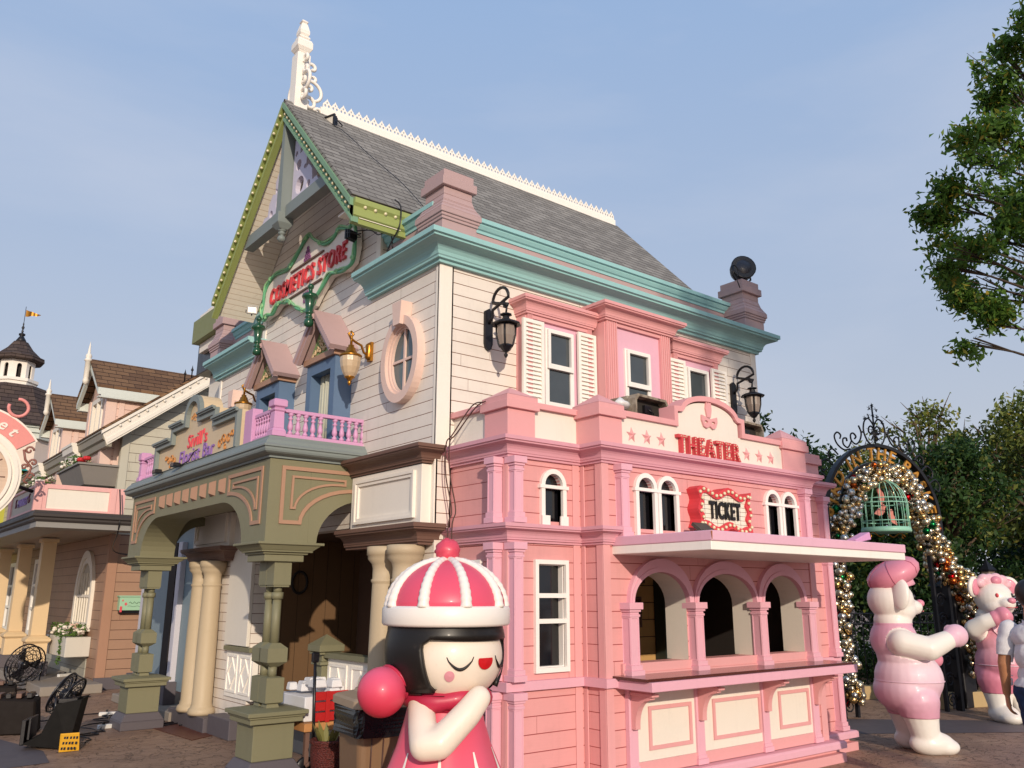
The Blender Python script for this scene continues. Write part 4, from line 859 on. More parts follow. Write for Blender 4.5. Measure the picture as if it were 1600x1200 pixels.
b = MB(); b.text(fFt, 'Florist Bar', -9.55, 3.155, .235, .001, .014, off=.0, shear=.1, spacing=1.08, fit=(1.15, .155)); b.build('purple_lettering', paint('purple_letter', '#8f6cae'), fs)
for k_, (yy, zz, s_, dr) in enumerate(((8.66, 3.17, 1, 1), (10.45, 3.17, .9, -1), (9.70, 3.60, .55, 1))):
    b = MB()
    for c, r0, r1, a0, a1 in (((-.15, -.02), .06, .012, 0, 400), ((-.03, .02), .065, .012, 180, -220), ((.10, .01), .06, .012, 20, 420), ((.21, .05), .045, .01, 200, -200), ((.02, -.07), .035, .01, 90, 400)):
        pts = [ft(yy-dr*s_*(c[0]+(r0+(r1-r0)*q/14)*math.cos(R(a0+(a1-a0)*q/14))), zz+s_*(c[1]+(r0+(r1-r0)*q/14)*math.sin(R(a0+(a1-a0)*q/14))), .012) for q in range(15)]; b.tube(pts, .0065*s_+.001, 6)
    b.build('gilt_scroll', paint('orange_gilt', '#c98a4c', .5), fs)
for yy in (9.93, 10.62):
    t = thing('spotlight', 'small black spotlight on the porch cornice below the %s end of the florist sign' % ('middle' if yy < 10 else 'left'), 'spotlight', (PX-.06, yy, 3.05), group='spotlights on the porch cornice')
    b = MB(); b.box(PX-.15, PX-.07, yy-.07, yy+.07, 3.03, 3.075); b.build('lamp_head', MT['black'], t, bevel=.006); b = MB(); b.box(PX-.07, PX-.02, yy-.012, yy+.012, 3.045, 3.06); b.build('arm', MT['black'], t)
b = MB(); b.tube([(PX-.07, 9.9, 3.06), (PX-.06, 9.82, 3.055), (PX-.035, 9.70, 3.08), (PX-.015, 9.62, 3.17), (PX-.012, 9.5, 3.19)], .006, 5); tag(b.build('cable', MT['black']), 'black cable rising from the spotlight across the florist sign', 'cable')
# ================================================================== FITTINGS ON THE FACADES
cs = thing('cosmetics_store_sign', 'large scalloped white sign with green ribbon border and red words COSMETICS STORE', 'sign', (WX, 8.85, 5.3))
fC = lambda u, v, w: (WX-w, u, v)
OC = [(7.70, 5.57), (7.80, 5.54), (8.02, 5.60), (8.2, 5.55), (8.42, 5.54), (8.62, 5.66), (8.83, 5.80), (8.95, 5.78), (9.12, 5.68), (9.34, 5.56), (9.6, 5.56), (9.88, 5.58), (10.06, 5.50), (10.12, 5.34), (10.16, 5.18), (10.10, 5.06), (9.95, 5.07), (9.8, 5.07), (9.62, 5.14), (9.45, 5.12), (9.30, 5.08), (9.10, 4.97), (8.95, 4.88), (8.80, 4.84), (8.62, 4.86), (8.50, 4.96), (8.25, 5.10), (8.05, 5.09), (7.85, 5.05), (7.70, 5.10), (7.64, 5.28), (7.66, 5.45)]
def smooth_closed(P, k=4):
    o = []; n = len(P)
    for i in range(n):
        p0, p1, p2, p3 = [Vector(P[(i+j-1) % n]) for j in range(4)]
        for q in range(k):
            t = q/k; v = .5*((2*p1)+(p2-p0)*t+(2*p0-5*p1+4*p2-p3)*t*t+(3*p1-p0-3*p2+p3)*t*t*t); o.append((v.x, v.y))
    return o
b = MB(); b.shape(fC, OC, (), .02, .085); b.build('board', MT['white'], cs)
sm = smooth_closed(OC); MT['ribbon'] = paint('green_ribbon', '#5fa67c', .4, var=.3); MT['ribbon2'] = paint('pale_green_ribbon', '#8fc48f', .4)
b = MB(); pts = [fC(u, v+.008*math.sin(i*.8), .10+.008*math.sin(i*.9)) for i, (u, v) in enumerate(sm)]; b.tube(pts+[pts[0]], .019, 8, cap=False); b.build('ribbon_border', MT['ribbon'], cs)
b = MB(); pts = [fC(u, v+.022+.012*math.sin(i*.8+1), .112+.01*math.cos(i*.9)) for i, (u, v) in enumerate(sm)]; b.tube(pts+[pts[0]], .012, 6, cap=False)
for i in range(0, len(sm), 9):
    u, v = sm[i]; b.tube([fC(u+(.035-.0025*q)*math.cos(q*.7), v+(.035-.0025*q)*math.sin(q*.7), .115) for q in range(12)], .011, 6)
b.build('ribbon_edge', MT['ribbon2'], cs)
fCt = lambda u, v, w: (WX-w, -u, v)
b = MB(); b.text(fCt, 'COSMETICS STORE', -8.87, 5.30, .285, .086, .115, off=.003, shear=.14, spacing=1.14, fit=(2.06, .215)); b.build('lettering', MT['redletter'], cs)
for z, y0, y1, nm in ((5.475, 8.43, 9.32, 1), (5.13, 8.43, 9.32, 2)):
    b = MB(); b.fbox(fC, y0, y1, z-.010, z+.010, .086, .105); b.build('rule_line', MT['brown'], cs)
b = MB(); random.seed(4)
for r_, n_ in ((0, 4), (1, 3), (2, 2), (3, 1)):
    for i in range(n_): y = 8.875+(i-(n_-1)/2)*.045; z = 5.52+r_*.045; b.tube([fC(y+.020*math.cos(q*.7), z+.020*math.sin(q*.7), .092) for q in range(10)], .008, 5)
b.build('flower_ornament', paint('plum_ornament', '#8a5a86'), cs)
b = MB()
for r_, n_ in ((0, 3), (1, 2), (2, 2)):
    for i in range(n_): y = 8.86+(i-(n_-1)/2)*.05; z = 5.07-r_*.045; b.tube([fC(y+.020*math.cos(q*.7), z+.020*math.sin(q*.7), .092) for q in range(10)], .008, 5)
b.build('flower_ornament', paint('plum_ornament', '#8a5a86'), cs)
MT['ledglass'] = paint('floodlight_glass', '#cfc9bd', .2)
def flood(name, label, loc, rz, grp='floodlights beside the cosmetics sign', s=1.0, tilt=0):
    t = thing(name, label, 'floodlight', loc, rz, grp)
    b = MB(); fr = lambda u, v, w: (w, u, v)
    b.shape(fr, [(-.09*s, -.075*s), (.09*s, -.075*s), (.09*s, .075*s), (-.09*s, .075*s)], [[(-.07*s, -.055*s), (.07*s, -.055*s), (.07*s, .055*s), (-.07*s, .055*s)]], -.025*s, .0); b.box(-.06*s, -.0255*s, -.08*s, .08*s, -.065*s, .065*s)
    for i in range(6): b.box(-.085*s, -.06*s, (-.07+.026*i)*s, (-.062+.026*i)*s, -.06*s, .06*s)
    b.build('lamp_head', MT['black'], t, local=True)
    b = MB(); b.box(-.022*s, -.012*s, -.07*s, .07*s, -.055*s, .055*s); b.build('lens', MT['ledglass'], t, local=True)
    b = MB(); b.tube([(-.05*s, .10*s, 0), (-.13*s, .10*s, -.02*s), (-.16*s, .06*s, -.02*s), (-.16*s, -.06*s, -.02*s), (-.13*s, -.10*s, -.02*s), (-.05*s, -.10*s, 0)], .008*s, 5); b.tube([(-.16*s, 0, -.02*s), (-.24*s, 0, -.03*s)], .012*s, 6); b.build('yoke', MT['black'], t, local=True)
    return t
flood('floodlight', 'black floodlight at the right end of the cosmetics store sign, aimed left', (WX-.20, 7.60, 5.34), R(105), s=.75)
flood('floodlight', 'black floodlight at the left end of the cosmetics store sign', (WX-.20, 10.24, 5.22), R(-110), s=.75)
flood('floodlight', 'black floodlight on the roof ridge beside the white finial scrollwork', (3.98, 8.58, 7.24), R(200), None, s=1.05)
# black carriage lamps on the front wall
def carriage():
    t = thing('wall_lantern', 'black carriage lantern on the white boarded wall left of the shuttered window', 'wall lamp', (0, 0, 0), 0, 'black carriage lanterns on the front wall')
    b = MB(); b.shape(F(0), [(-.045, -.22), (-.03, -.27), (0, -.29), (.03, -.27), (.045, -.22), (.045, .10), (0, .13), (-.045, .10)], (), 0, .03); b.build('wall_plate', MT['iron'], t, local=True)
    b = MB(); pts = [(0, -.03, -.02), (0, -.08, .03), (0, -.085, .10)]+[(0, -.205-.12*math.cos(R(a)), .17+.12*math.sin(R(a))) for a in range(0, 181, 18)]+[(0, -.315, .10), (0, -.29, .075), (0, -.265, .085), (0, -.265, .115)]
    b.tube(pts, .015, 8); b.sphere((0, -.262, .115), .022, 8); b.tube([(0, -.30, .075), (0, -.29, .02)], .010, 6); b.build('arm', MT['iron'], t, local=True)
    o = (0, -.29, 0)
    b = MB(); b.lathe((0, -.29, -.02), [(.015, .04), (.02, .03), (.055, .025), (.058, .015), (.03, .005), (.04, -.03), (.05, -.035), (.09, -.045), (.14, -.07), (.145, -.08), (.13, -.085), (.085, -.075), (.085, -.09), (.07, -.09)], 8, smooth=False); b.build('lamp_cap', MT['iron'], t, local=True)
    k = MATS.get('frosted_lamp_glass') or paint('frosted_lamp_glass', '#8d8076', .3)
    b = MB(); b.lathe((0, -.29, -.11), [(.085, 0), (.08, -.10), (.06, -.18), (.05, -.20)], 8, smooth=False); b.build('lamp_glass', k, t, local=True)
    b = MB()
    for i in range(4):
        a = math.pi/4+i*math.pi/2; c_, s_ = math.cos(a), math.sin(a); b.tube([(r*c_, -.29+r*s_, z) for r, z in ((.092, -.10), (.088, -.20), (.068, -.29), (.055, -.315))], .009, 5)
    b.lathe((0, -.29, -.31), [(.058, .015), (.065, 0), (.05, -.02), (.03, -.045), (.012, -.055), (.010, -.065), (.02, -.075), (.018, -.09), (.004, -.11)], 8, smooth=False); b.build('lamp_frame', MT['iron'], t, local=True)
    return t
t = carriage(); t.location = (4.60, WY-.001, 4.14)
c = copy_tree(t); c.location = (8.37, WY-.001, 4.02); c['label'] = 'black carriage lantern at the right end of the white boarded wall above an air conditioner'
# brass lanterns on the west face
def brass():
    t = thing('brass_lantern', 'brass wall lantern with ribbed glass bowl between the blue window and oval window', 'wall lamp', (0, 0, 0), 0, 'brass wall lanterns on the store')
    b = MB(); b.box(-.03, 0, -.035, .035, -.10, .10); b.lathe((-.03, 0, 0), [(.03, -.08), (.04, -.06), (.03, 0), (.04, .06), (.03, .08)], 10); b.build('wall_plate', MT['gold'], t, local=True)
    b = MB(); b.tube([(-.04, 0, -.04), (-.09, 0, -.02), (-.12, 0, .05), (-.18, 0, .07), (-.24, 0, .10), (-.27, 0, .15), (-.24, 0, .175), (-.215, 0, .15), (-.235, 0, .12), (-.235, 0, .02)], .013, 7); b.build('arm', MT['gold'], t, local=True)
    b = MB(); b.lathe((-.235, 0, -.06), [(.01, .10), (.03, .09), (.03, .07), (.045, .06), (.05, .03), (.06, .02), (.065, 0), (.105, -.01), (.115, -.02), (.11, -.035), (.10, -.035)], 20); b.build('lamp_cap', MT['gold'], t, local=True)
    b = MB(); n = 24; prof = [(.100, 0), (.102, -.05), (.092, -.11), (.07, -.17), (.045, -.21)]; vs = []; fs = []
    for r, z in prof:
        for i in range(n): a = 2*math.pi*i/n; rr = r*(1+.035*(i % 2)); vs.append((-.235+rr*math.cos(a), rr*math.sin(a), -.095+z))
    for j in range(len(prof)-1):
        for i in range(n): fs.append((j*n+i, j*n+(i+1) % n, (j+1)*n+(i+1) % n, (j+1)*n+i))
    b.add(vs, fs); b.build('glass_bowl', paint('ribbed_amber_glass', '#bfa88a', .2, coat=.5), t, local=True)
    b = MB(); b.lathe((-.235, 0, -.30), [(.05, .005), (.055, -.005), (.03, -.02), (.025, -.035), (.012, -.04), (.02, -.055), (.015, -.075), (.003, -.09)], 14); b.build('lamp_base', MT['gold'], t, local=True)
    return t
t = brass(); t.location = (WX-.001, 7.36, 4.02)
c = copy_tree(t); c.location = (WX-.001, 10.18, 4.02); c['label'] = 'brass wall lantern half hidden behind the lilac balustrade pier beside the florist sign'
# air conditioning units behind the parapet
def aircon(name, label, x, y, z, rz):
    t = thing('air_conditioner', label, 'air conditioner', (x, y, z), rz, 'air conditioner boxes behind the theater parapet')
    m = MATS.get('weathered_ac') or NT('weathered_ac')
    if not isinstance(m, bpy.types.Material):
        k = m; g = k.noise(7, 8, .75); g2 = k.noise(30, 4, .7)
        col = k.ramp(g, [(.36, C('#4a3c32')), (.48, C('#8c8172')), (.62, C('#b0a898'))]); m = MATS['weathered_ac'] = k.fin(k.mix(k.math('MULTIPLY', g2, .4), col, C('#5c5044')), .7, 0, k.bump(g2, .3, .006), .3)
    b = MB(); b.shape(F(0), [(-.26, 0), (.26, 0), (.26, .19), (.22, .25), (-.22, .25), (-.26, .20)], [[(-.235, .03), (.235, .03), (.235, .18), (.20, .225), (-.20, .225), (-.235, .185)]], .0, .10); b.box(-.255, .255, .0, .22, .005, .24); b.build('casing', m, t, local=True, bevel=.006)
    b = MB(); b.box(-.235, .235, -.012, -.002, .03, .22); b.build('back_grille', flat('dark_grille', '#2a2521', .8), t, local=True)  # thin dark panel inside the casing frame
    b = MB(); b.box(-.05, .06, -.045, -.013, .09, .17); b.tube([(.0, -.05, .13), (.06, -.06, .10), (.10, -.03, .07)], .006, 5); b.build('socket_box', MT['black'], t, local=True)
    return t
aircon('', 'rusty grey air conditioner box behind the parapet, left of the curved crest', 6.0, 5.42, 3.22, R(4)); aircon('', 'rusty grey air conditioner box at the right of the curved crest beside the lantern', 7.68, 5.50, 3.20, R(4))
t = thing('plastic_bag', 'crumpled translucent plastic bag lying behind the middle pink pillar cap', 'bag', (5.62, 5.45, 3.28))
b = MB(); b.sphere((5.66, 5.40, 3.36), .07, 12, (1.2, .9, .7)); bag = b.build('bag_film', paint('translucent_plastic', '#d8d8d8', .2), t)
for v in bag.data.vertices: v.co += Vector((noise.noise(v.co*22), noise.noise(v.co*22+Vector((5, 0, 0))), noise.noise(v.co*22+Vector((0, 7, 0)))))*.03
b = MB(); b.shape(lambda u, v, w: (u, 5.9-w, v), [(4.9, 3.0), (4.95, 3.0)][:0] or [(8.0, 3.45), (8.12, 3.45), (8.12, 3.50), (8.0, 3.50)], (), 0, .01)
# small flood lamp on canopy, lilac lamp on canopy right
t = thing('canopy_floodlight', 'small grey floodlight on the canopy below the TICKET sign', 'floodlight', (6.05, 4.6, 2.08))
b = MB(); b.hexa([(6.0, 4.78, 2.15), (6.19, 4.78, 2.15), (6.19, 4.90, 2.24), (6.0, 4.90, 2.24), (6.0, 4.79, 2.125), (6.19, 4.79, 2.125), (6.19, 4.92, 2.215), (6.0, 4.92, 2.215)])
for i in range(6): b.box(6.02+i*.028, 6.03+i*.028, 4.80, 4.90, 2.115, 2.17)
b.build('lamp_head', paint('grey_cast_metal', '#4c4640', .5), t); b = MB(); b.tube([(6.01, 4.85, 2.082), (6.03, 4.85, 2.17)], .007, 5); b.build('leg', MT['black'], t); b = MB(); b.tube([(6.18, 4.85, 2.082), (6.16, 4.85, 2.17)], .007, 5); b.build('leg', MT['black'], t)
t = thing('lilac_floodlight', 'small lilac painted lamp at the right end of the pink canopy', 'floodlight', (7.75, 4.3, 2.08))
b = MB(); b.hexa([(7.62, 4.26, 2.09), (7.82, 4.22, 2.13), (7.82, 4.32, 2.13), (7.62, 4.36, 2.09), (7.60, 4.26, 2.12), (7.80, 4.22, 2.20), (7.80, 4.32, 2.20), (7.60, 4.36, 2.12)]); b.build('lamp_head', MT['lilac'], t, bevel=.006); b = MB(); b.tube([(7.70, 4.29, 2.082), (7.71, 4.29, 2.12)], .012, 6); b.build('leg', MT['lilac'], t)
# speaker / flood drum on the right roof pillar
t = thing('spotlight_drum', 'large round black spotlight sitting on the right roof pillar with looped cable', 'spotlight', (8.86, 6.26, 5.60))
b = MB(); mt = Vector((-.55, -.8, .12)).to_track_quat('Z', 'Y').to_matrix()
b.lathe((8.85, 6.2, 5.77), [(.06, -.13), (.12, -.10), (.15, -.03), (.155, .06), (.165, .07), (.165, .10), (.15, .10)], 20, mat=mt); b.build('drum', MT['black'], t)
b = MB(); b.lathe((8.85, 6.2, 5.77), [(.02, .09), (.15, .092), (.15, .094), (.02, .11)], 20, mat=mt); b.build('led_face', flat('led_face', '#33323a', .3), t)
b = MB(); b.tube([(8.68, 6.2, 5.80), (8.66, 6.2, 5.66), (8.74, 6.22, 5.61), (8.95, 6.22, 5.61), (9.04, 6.2, 5.68), (9.02, 6.2, 5.80)], .014, 6); b.build('yoke', MT['black'], t)
b = MB(); b.tube([(8.69+.0, 6.15, 5.62)]+[(8.60+.08*math.cos(R(a)), 6.13, 5.68+.08*math.sin(R(a))) for a in range(-60, 240, 25)]+[(8.56, 6.08, 5.55), (8.58, 6.05, 5.42)], .007, 5); b.build('cable_loop', MT['black'], t)
# loose cables
def cable(pts, label, r=.005, mat='black'):
    P = [Vector(p) for p in pts]; o = []
    for i in range(len(P)-1):
        p0, p1, p2, p3 = P[max(i-1, 0)], P[i], P[i+1], P[min(i+2, len(P)-1)]
        for q in range(5): t = q/5; o.append(.5*((2*p1)+(p2-p0)*t+(2*p0-5*p1+4*p2-p3)*t*t+(3*p1-p0-3*p2+p3)*t*t*t))
    o.append(P[-1]); b = MB(); b.tube(o, r, 5); tag(b.build('cable', MT[mat]), label, 'cable')
MT['browncable'] = flat('brown_cable', '#4a2a22', .5)
cable([(4.17, 5.60, 3.20), (4.14, 5.72, 3.18), (4.07, 5.90, 2.95), (4.04, 5.95, 2.87), (4.05, 5.96, 2.6), (4.09, 5.92, 2.3), (4.06, 5.93, 2.1), (4.10, 5.93, 1.2)], 'brown cable hanging down the corner of the pink wall, left strand of the pair', .006, 'browncable')
cable([(4.17, 5.56, 3.20), (4.14, 5.66, 3.16), (4.07, 5.84, 2.95), (4.035, 5.89, 2.87), (4.045, 5.89, 2.6), (4.09, 5.86, 2.3), (4.06, 5.87, 2.1), (4.10, 5.88, 1.2)], 'brown cable hanging down the corner of the pink wall, right strand of the pair', .006, 'browncable')
cable([(3.99, 8.6, 7.20), (4.05, 8.35, 7.04), (4.2, 7.9, 6.56), (4.35, 7.4, 6.05), (4.4, 7.0, 5.62)], 'black cable lying down the grey shingle roof from the ridge floodlight', .0045)
cable([(3.95, 6.84, 5.50), (4.0, 6.80, 5.42), (3.99, 6.80, 5.2), (3.96, 6.95, 5.0), (4.0, 7.05, 4.86)], 'black cable looping over the lime green eave board', .008)
cable([(3.93, 7.60, 5.42), (4.02, 7.45, 5.40), (4.04, 7.30, 5.30), (4.035, 7.05, 5.25), (4.05, 7.0, 4.9)], 'black cable from the right floodlight of the cosmetics sign to the corner', .007)
# ================================================================== MARKET BUILDING (left, behind)
mk_ = thing('market_building', 'brown and grey boarded market building with pink dormers and dark canopy on the left', 'building', (6, 18, 0))
GX, GY = 3.96, 16.44
fGy = F(GY)
b = MB(); b.box(GX, 9.0, GY, GY+.2, 0, 2.66); b.box(GX, GX+.2, GY+.201, 30, 0.15, 2.66); b.build('lower_wall', MT['brownside'], mk_)
b = MB(); b.shape(fGy, [(GX+.001, 2.661), (8.0, 2.661), (8.0, 7.85), (GX+.001, 4.72)], (), -.2, -.001); b.box(GX+.001, GX+.2, GY+.201, 30, 2.661, 4.7); b.build('upper_wall', MT['greyside'], mk_)
b = MB(); b.box(GX-.02, GX+.14, GY-.02, GY-.001, .2, 2.66); b.box(GX-.02, GX-.001, GY-.001, GY+.12, .2, 2.66); b.build('corner_board', paint('brown_trim', '#a67e66'), mk_, bevel=.004)
b = MB(); b.box(GX-.02, GX+.12, GY-.021, GY-.0005, 2.67, 4.68); b.box(GX-.02, GX-.0005, GY, GY+.12, 2.67, 4.6); b.build('corner_board', MT['trimwhite'] if False else paint('grey_trim', '#b9b5a6'), mk_, bevel=.004)
b = MB(); b.box(GX-.04, 6, GY-.05, GY-.001, 0, .2); b.build('skirting', MT['slate'], mk_, bevel=.006)
b = MB(); b.box(3.02, GX-.001, 15.9, 30, 0, .15); b.build('raised_floor', MT['concrete'], mk_, bevel=.01)
# roof: verge over the south wall, long eave to the west with dormers
EXm, EZm, sl2 = 3.50, 4.46, .775
b = MB(); x1 = 8.6; z1 = EZm+(x1-EXm)*sl2
b.hexa([(EXm, 16.12, EZm), (x1, 16.12, z1), (x1, 31, z1), (EXm, 31, EZm), (EXm, 16.12, EZm+.05), (x1, 16.12, z1+.05), (x1, 31, z1+.05), (EXm, 31, EZm+.05)]); b.build('roof_slope', shingles('brown_shingles_y', '#8a6a4e', '#5f4636', '#2a1d16', .10, .24, 'Y'), mk_)
b = MB(); fv = lambda u, v, w: (u, 16.16-w, v)
q = [(EXm, EZm-.01), (7.5, EZm-.01+(7.5-EXm)*sl2), (7.5, EZm-.30+(7.5-EXm)*sl2), (EXm+.12, EZm-.26)]; b.shape(fv, q, (), 0, .05)
b.shape(fv, [(EXm, EZm-.01), (7.5, EZm-.01+(7.5-EXm)*sl2), (7.5, EZm-.07+(7.5-EXm)*sl2), (EXm, EZm-.07)], (), .051, .085)
b.shape(fv, [(EXm+.1, EZm-.20+.05), (7.5, EZm-.22+(7.5-EXm)*sl2), (7.5, EZm-.29+(7.5-EXm)*sl2), (EXm+.12, EZm-.27+.05)], (), .051, .065); b.build('verge_board', MT['cream'], mk_)
for i in range(13):
    x = 3.80+i*.145; bb = MB(); bb.sphere((x, 16.10, EZm-.115+(x-EXm)*sl2), .028, 8); bb.build('verge_stud', MT['cream'], mk_)
MT['eaveg'] = paint('shaded_eave', '#8c8576')  # eave shade put into the colour: grey for shaded runs, cream for lit jogs
y = 16.13; segs = [(16.13, 18.0, 0), (18.0, 18.9, .10), (18.9, 21.3, 0), (21.3, 22.2, .10), (22.2, 25.4, 0)]
for y0, y1, o in segs:
    b = MB(); b.sweep([(EXm+.1-o, y1), (EXm+.1-o, y0)], [(-.1, EZm-.28), (.0, EZm-.28), (.02, EZm-.18), (.06, EZm-.15), (.08, EZm-.04), (.10, EZm-.03), (.10, EZm+.02), (-.1, EZm+.02)]); b.build('eave_cornice', MT['eaveg'] if not o else MT['cream'], mk_)
# dormers (fronts face west)
def dormer(yc):
    z0 = EZm-.6; hw = .72; xf = 3.66; az = 5.98; ez = 5.34
    b = MB(); fr = lambda u, v, w: (xf-w, u, v)
    b.shape(fr, [(yc-hw, z0), (yc+hw, z0), (yc+hw, ez), (yc, az-.06), (yc-hw, ez)], [[(yc-.36, z0+.5), (yc+.36, z0+.5), (yc+.36, ez-.12), (yc-.36, ez-.12)]], -.12, 0); o = b.build('dormer_front', paint('dusty_pink', '#cdb0a4'), mk_)
    b = MB(); b.shape(fr, [(yc-.42, z0+.44), (yc+.42, z0+.44), (yc+.42, ez-.06), (yc-.42, ez-.06)], [[(yc-.33, z0+.53), (yc-.02, z0+.53), (yc-.02, ez-.15), (yc-.33, ez-.15)], [(yc+.02, z0+.53), (yc+.33, z0+.53), (yc+.33, ez-.15), (yc+.02, ez-.15)]], -.05, .03); b.build('window_frame', MT['cream'], o)
    b = MB(); b.box(xf+.06, xf+.07, yc-.4, yc+.4, z0+.45, ez-.1); b.build('pane', flat('curtained_pane', '#b7a78c', .4), o)
    b = MB(); b.box(xf+.121, 5.6, yc-hw+.001, yc-hw+.1, z0, ez); b.box(xf+.121, 5.6, yc+hw-.1, yc+hw-.001, z0, ez); b.build('dormer_side', siding('pale_pink_siding', '#dcbcae', '#7a564c', .15, .03, .05), mk_)
    b = MB()
    for u in (yc-hw-.012, yc+hw-.15): b.fbox(fr, u, u+.16, z0, ez-.02, .001, .025)
    b.box(xf-.02, xf+.16, yc-hw-.014, yc-hw-.0005, z0, ez-.02); b.box(xf+.20, xf+.30, yc-hw-.014, yc-hw-.0005, z0, ez-.02); b.build('dormer_pilaster', paint('dusty_pink2', '#dabdb0'), mk_)
    for s_ in (-1, 1):
        b = MB(); ye = yc+s_*.86; b.shape(lambda u, v, w: (3.42+w, u, v), [(yc, az), (ye, ez-.02), (ye, ez+.03), (yc, az+.06)], (), 0, 2.6); b.build('dormer_roof', MT['shinglebrown'], mk_)
        b = MB(); b.shape(lambda u, v, w: (3.44+w, u, v), [(yc, az-.002), (ye-.0, ez-.022), (ye-.0, ez-.15), (yc, az-.15)], (), 0, .06); b.box(3.50, 5.2, min(ye, ye-s_*.04), max(ye, ye-s_*.04), ez-.18, ez-.022); b.box(3.46, 5.2, min(ye-s_*.001, ye-s_*.14), max(ye-s_*.001, ye-s_*.14), ez-.20, ez-.181); b.build('dormer_fascia', paint('white_blue_trim', '#c9cfc8'), mk_)
    b = MB(); b.lathe((3.38, yc, az-.42), [(.01, -.05), (.05, 0), (.06, .04), (.045, .09), (.05, .10), (.05, .42), (.07, .43), (.07, .46), (.045, .48), (.06, .52), (.05, .56), (.03, .58), (.015, .74), (.002, .82)], 12); b.build('dormer_finial', MT['cream'], mk_)
dormer(17.35); dormer(21.05)
# canopy, balcony front, columns
b = MB(); b.sweep([(2.47, 27), (2.47, 15.02), (4.10, 15.02)], [(-.6, 2.72), (.0, 2.72), (.02, 2.75), (.02, 2.78), (.05, 2.80), (.05, 2.84), (.03, 2.86), (.03, 2.89), (-.6, 2.89)]); b.box(3.06, 4.1, 15.6, 16.4, 2.73, 2.88); b.build('canopy_edge', paint('charcoal_brown', '#3c3634'), mk_)
b = MB(); b.sweep([(2.49, 27), (2.49, 15.04), (4.08, 15.04)], [(-.5, 2.63), (0, 2.63), (0, 2.719), (-.5, 2.719)]); b.build('canopy_fascia', paint('grey_fascia', '#8a8783'), mk_)
b = MB(); b.box(2.99, 3.95, 15.5, 27, 2.66, 2.70); b.build('canopy_ceiling', siding('canopy_boards', '#a39486', '#6a5d52', .12, 0, .05, axis='Y', tilt=0), mk_)
pk = paint('balcony_pink', '#e0aaa6')
b = MB(); fb = F(15.2); b.shape(fb, [(2.45, 2.895), (3.80, 2.895), (3.80, 3.33), (2.45, 3.33)], [[(2.62, 2.94), (3.55, 2.94), (3.55, 3.26), (2.62, 3.26)]], -.06, .0); b.box(2.44, 2.56, 15.19, 15.32, 2.894, 3.37); b.box(3.56, 3.66, 15.185, 15.2, 2.895, 3.33)
b.box(2.45, 2.50, 15.33, 17.6, 2.895, 2.93); b.box(2.45, 2.50, 15.33, 17.6, 3.28, 3.32); b.box(2.445, 2.505, 17.4, 17.7, 2.895, 3.33); b.build('balcony_front', pk, mk_, bevel=.004)
b = MB(); b.box(2.5, 3.75, 15.22, 15.24, 2.93, 3.27); b.build('balcony_panel', MT['cream'], mk_)
b = MB(); b.box(2.47, 2.49, 15.33, 17.5, 2.92, 3.29); b.build('balcony_side_panel', paint('greige_panel', '#b3a596'), mk_)
fL2 = lambda u, v, w: (2.469-w, -u, v)
b = MB(); b.text(fL2, 'MARKET', -16.35, 3.11, .17, .001, .012, off=.006, sx=1.35); b.build('lettering', paint('purple_letter', '#8f6cae'), mk_)
for yy in (15.75, 16.95):
    b = MB(); b.tube([(2.462, yy+.04*math.cos(q*.8), 3.06+.045*math.sin(q*.8)+.01*q) for q in range(12)], .012, 5); b.build('scroll_ornament', paint('mulberry', '#7c4a5c'), mk_)
for i, yy in enumerate((18.3, 20.7, 23.2)):
    b = MB(); b.sqlathe(3.30, yy, [(.21, .151), (.21, .40)]); o = b.build('column_base', MT['slate'], mk_, bevel=.01)
    b = MB(); b.sqlathe(3.30, yy, [(.17, .401), (.17, .62+.1), (.21, .76), (.21, .80), (.16, .84), (.125, .86), (.118, 2.56), (.15, 2.57), (.15, 2.63)]); b.build('column', paint('warm_cream', '#d9bd94'), mk_, bevel=.004)
# arched gothic window, white windows, lower boarding on the west wall
b = MB(); fw3 = lambda u, v, w: (GX-w, u, v); yc = 17.9; hw = .42
def gothic(yc, hw, z0, zs, zt, n=10): return [(yc-hw, z0), (yc+hw, z0)]+[(yc+hw-(hw)*(i/n)**1.6, zs+(zt-zs)*math.sin(math.pi/2*i/n)) for i in range(n+1)]+[(yc-hw+(hw)*((n-i)/n)**1.6*1.0, zs+(zt-zs)*math.sin(math.pi/2*(n-i)/n)) for i in range(1, n+1)]
b.shape(fw3, gothic(yc, .66, .95, 1.7, 2.42), [gothic(yc, .54, 1.05, 1.68, 2.28)], 0, .06); b.shape(fw3, gothic(yc, .56, 1.02, 1.68, 2.31), [gothic(yc, .47, 1.10, 1.66, 2.18)], 0, .04)
for u in (-.28, -.09, .10, .28): b.fbox(fw3, yc+u-.012, yc+u+.012, 1.05, 2.0, 0, .035)
b.fbox(fw3, yc-.5, yc+.5, 1.55, 1.60, 0.0, .038); ow = b.build('arched_window', MT['cream'], mk_)
b = MB(); b.shape(fw3, gothic(yc, .55, 1.03, 1.68, 2.3), (), .001, .01); b.build('pane', flat('blind_pane', '#a3967e', .4), ow)
for yy in (22.2, 25.6):
    b = MB(); fr = fw3; b.shape(fr, [(yy-.8, .7), (yy+.8, .7), (yy+.8, 2.4), (yy-.8, 2.4)], [[(yy+u, v), (yy+u+.56, v), (yy+u+.56, v+.46), (yy+u, v+.46)] for u in (-.66, .1) for v in (.8, 1.32, 1.84)], 0, .06); o = b.build('window', MT['winwhite'], mk_); b = MB(); b.fbox(fr, yy-.75, yy+.75, .75, 2.35, .001, .01); b.build('pane', MT['glassdark'], o)
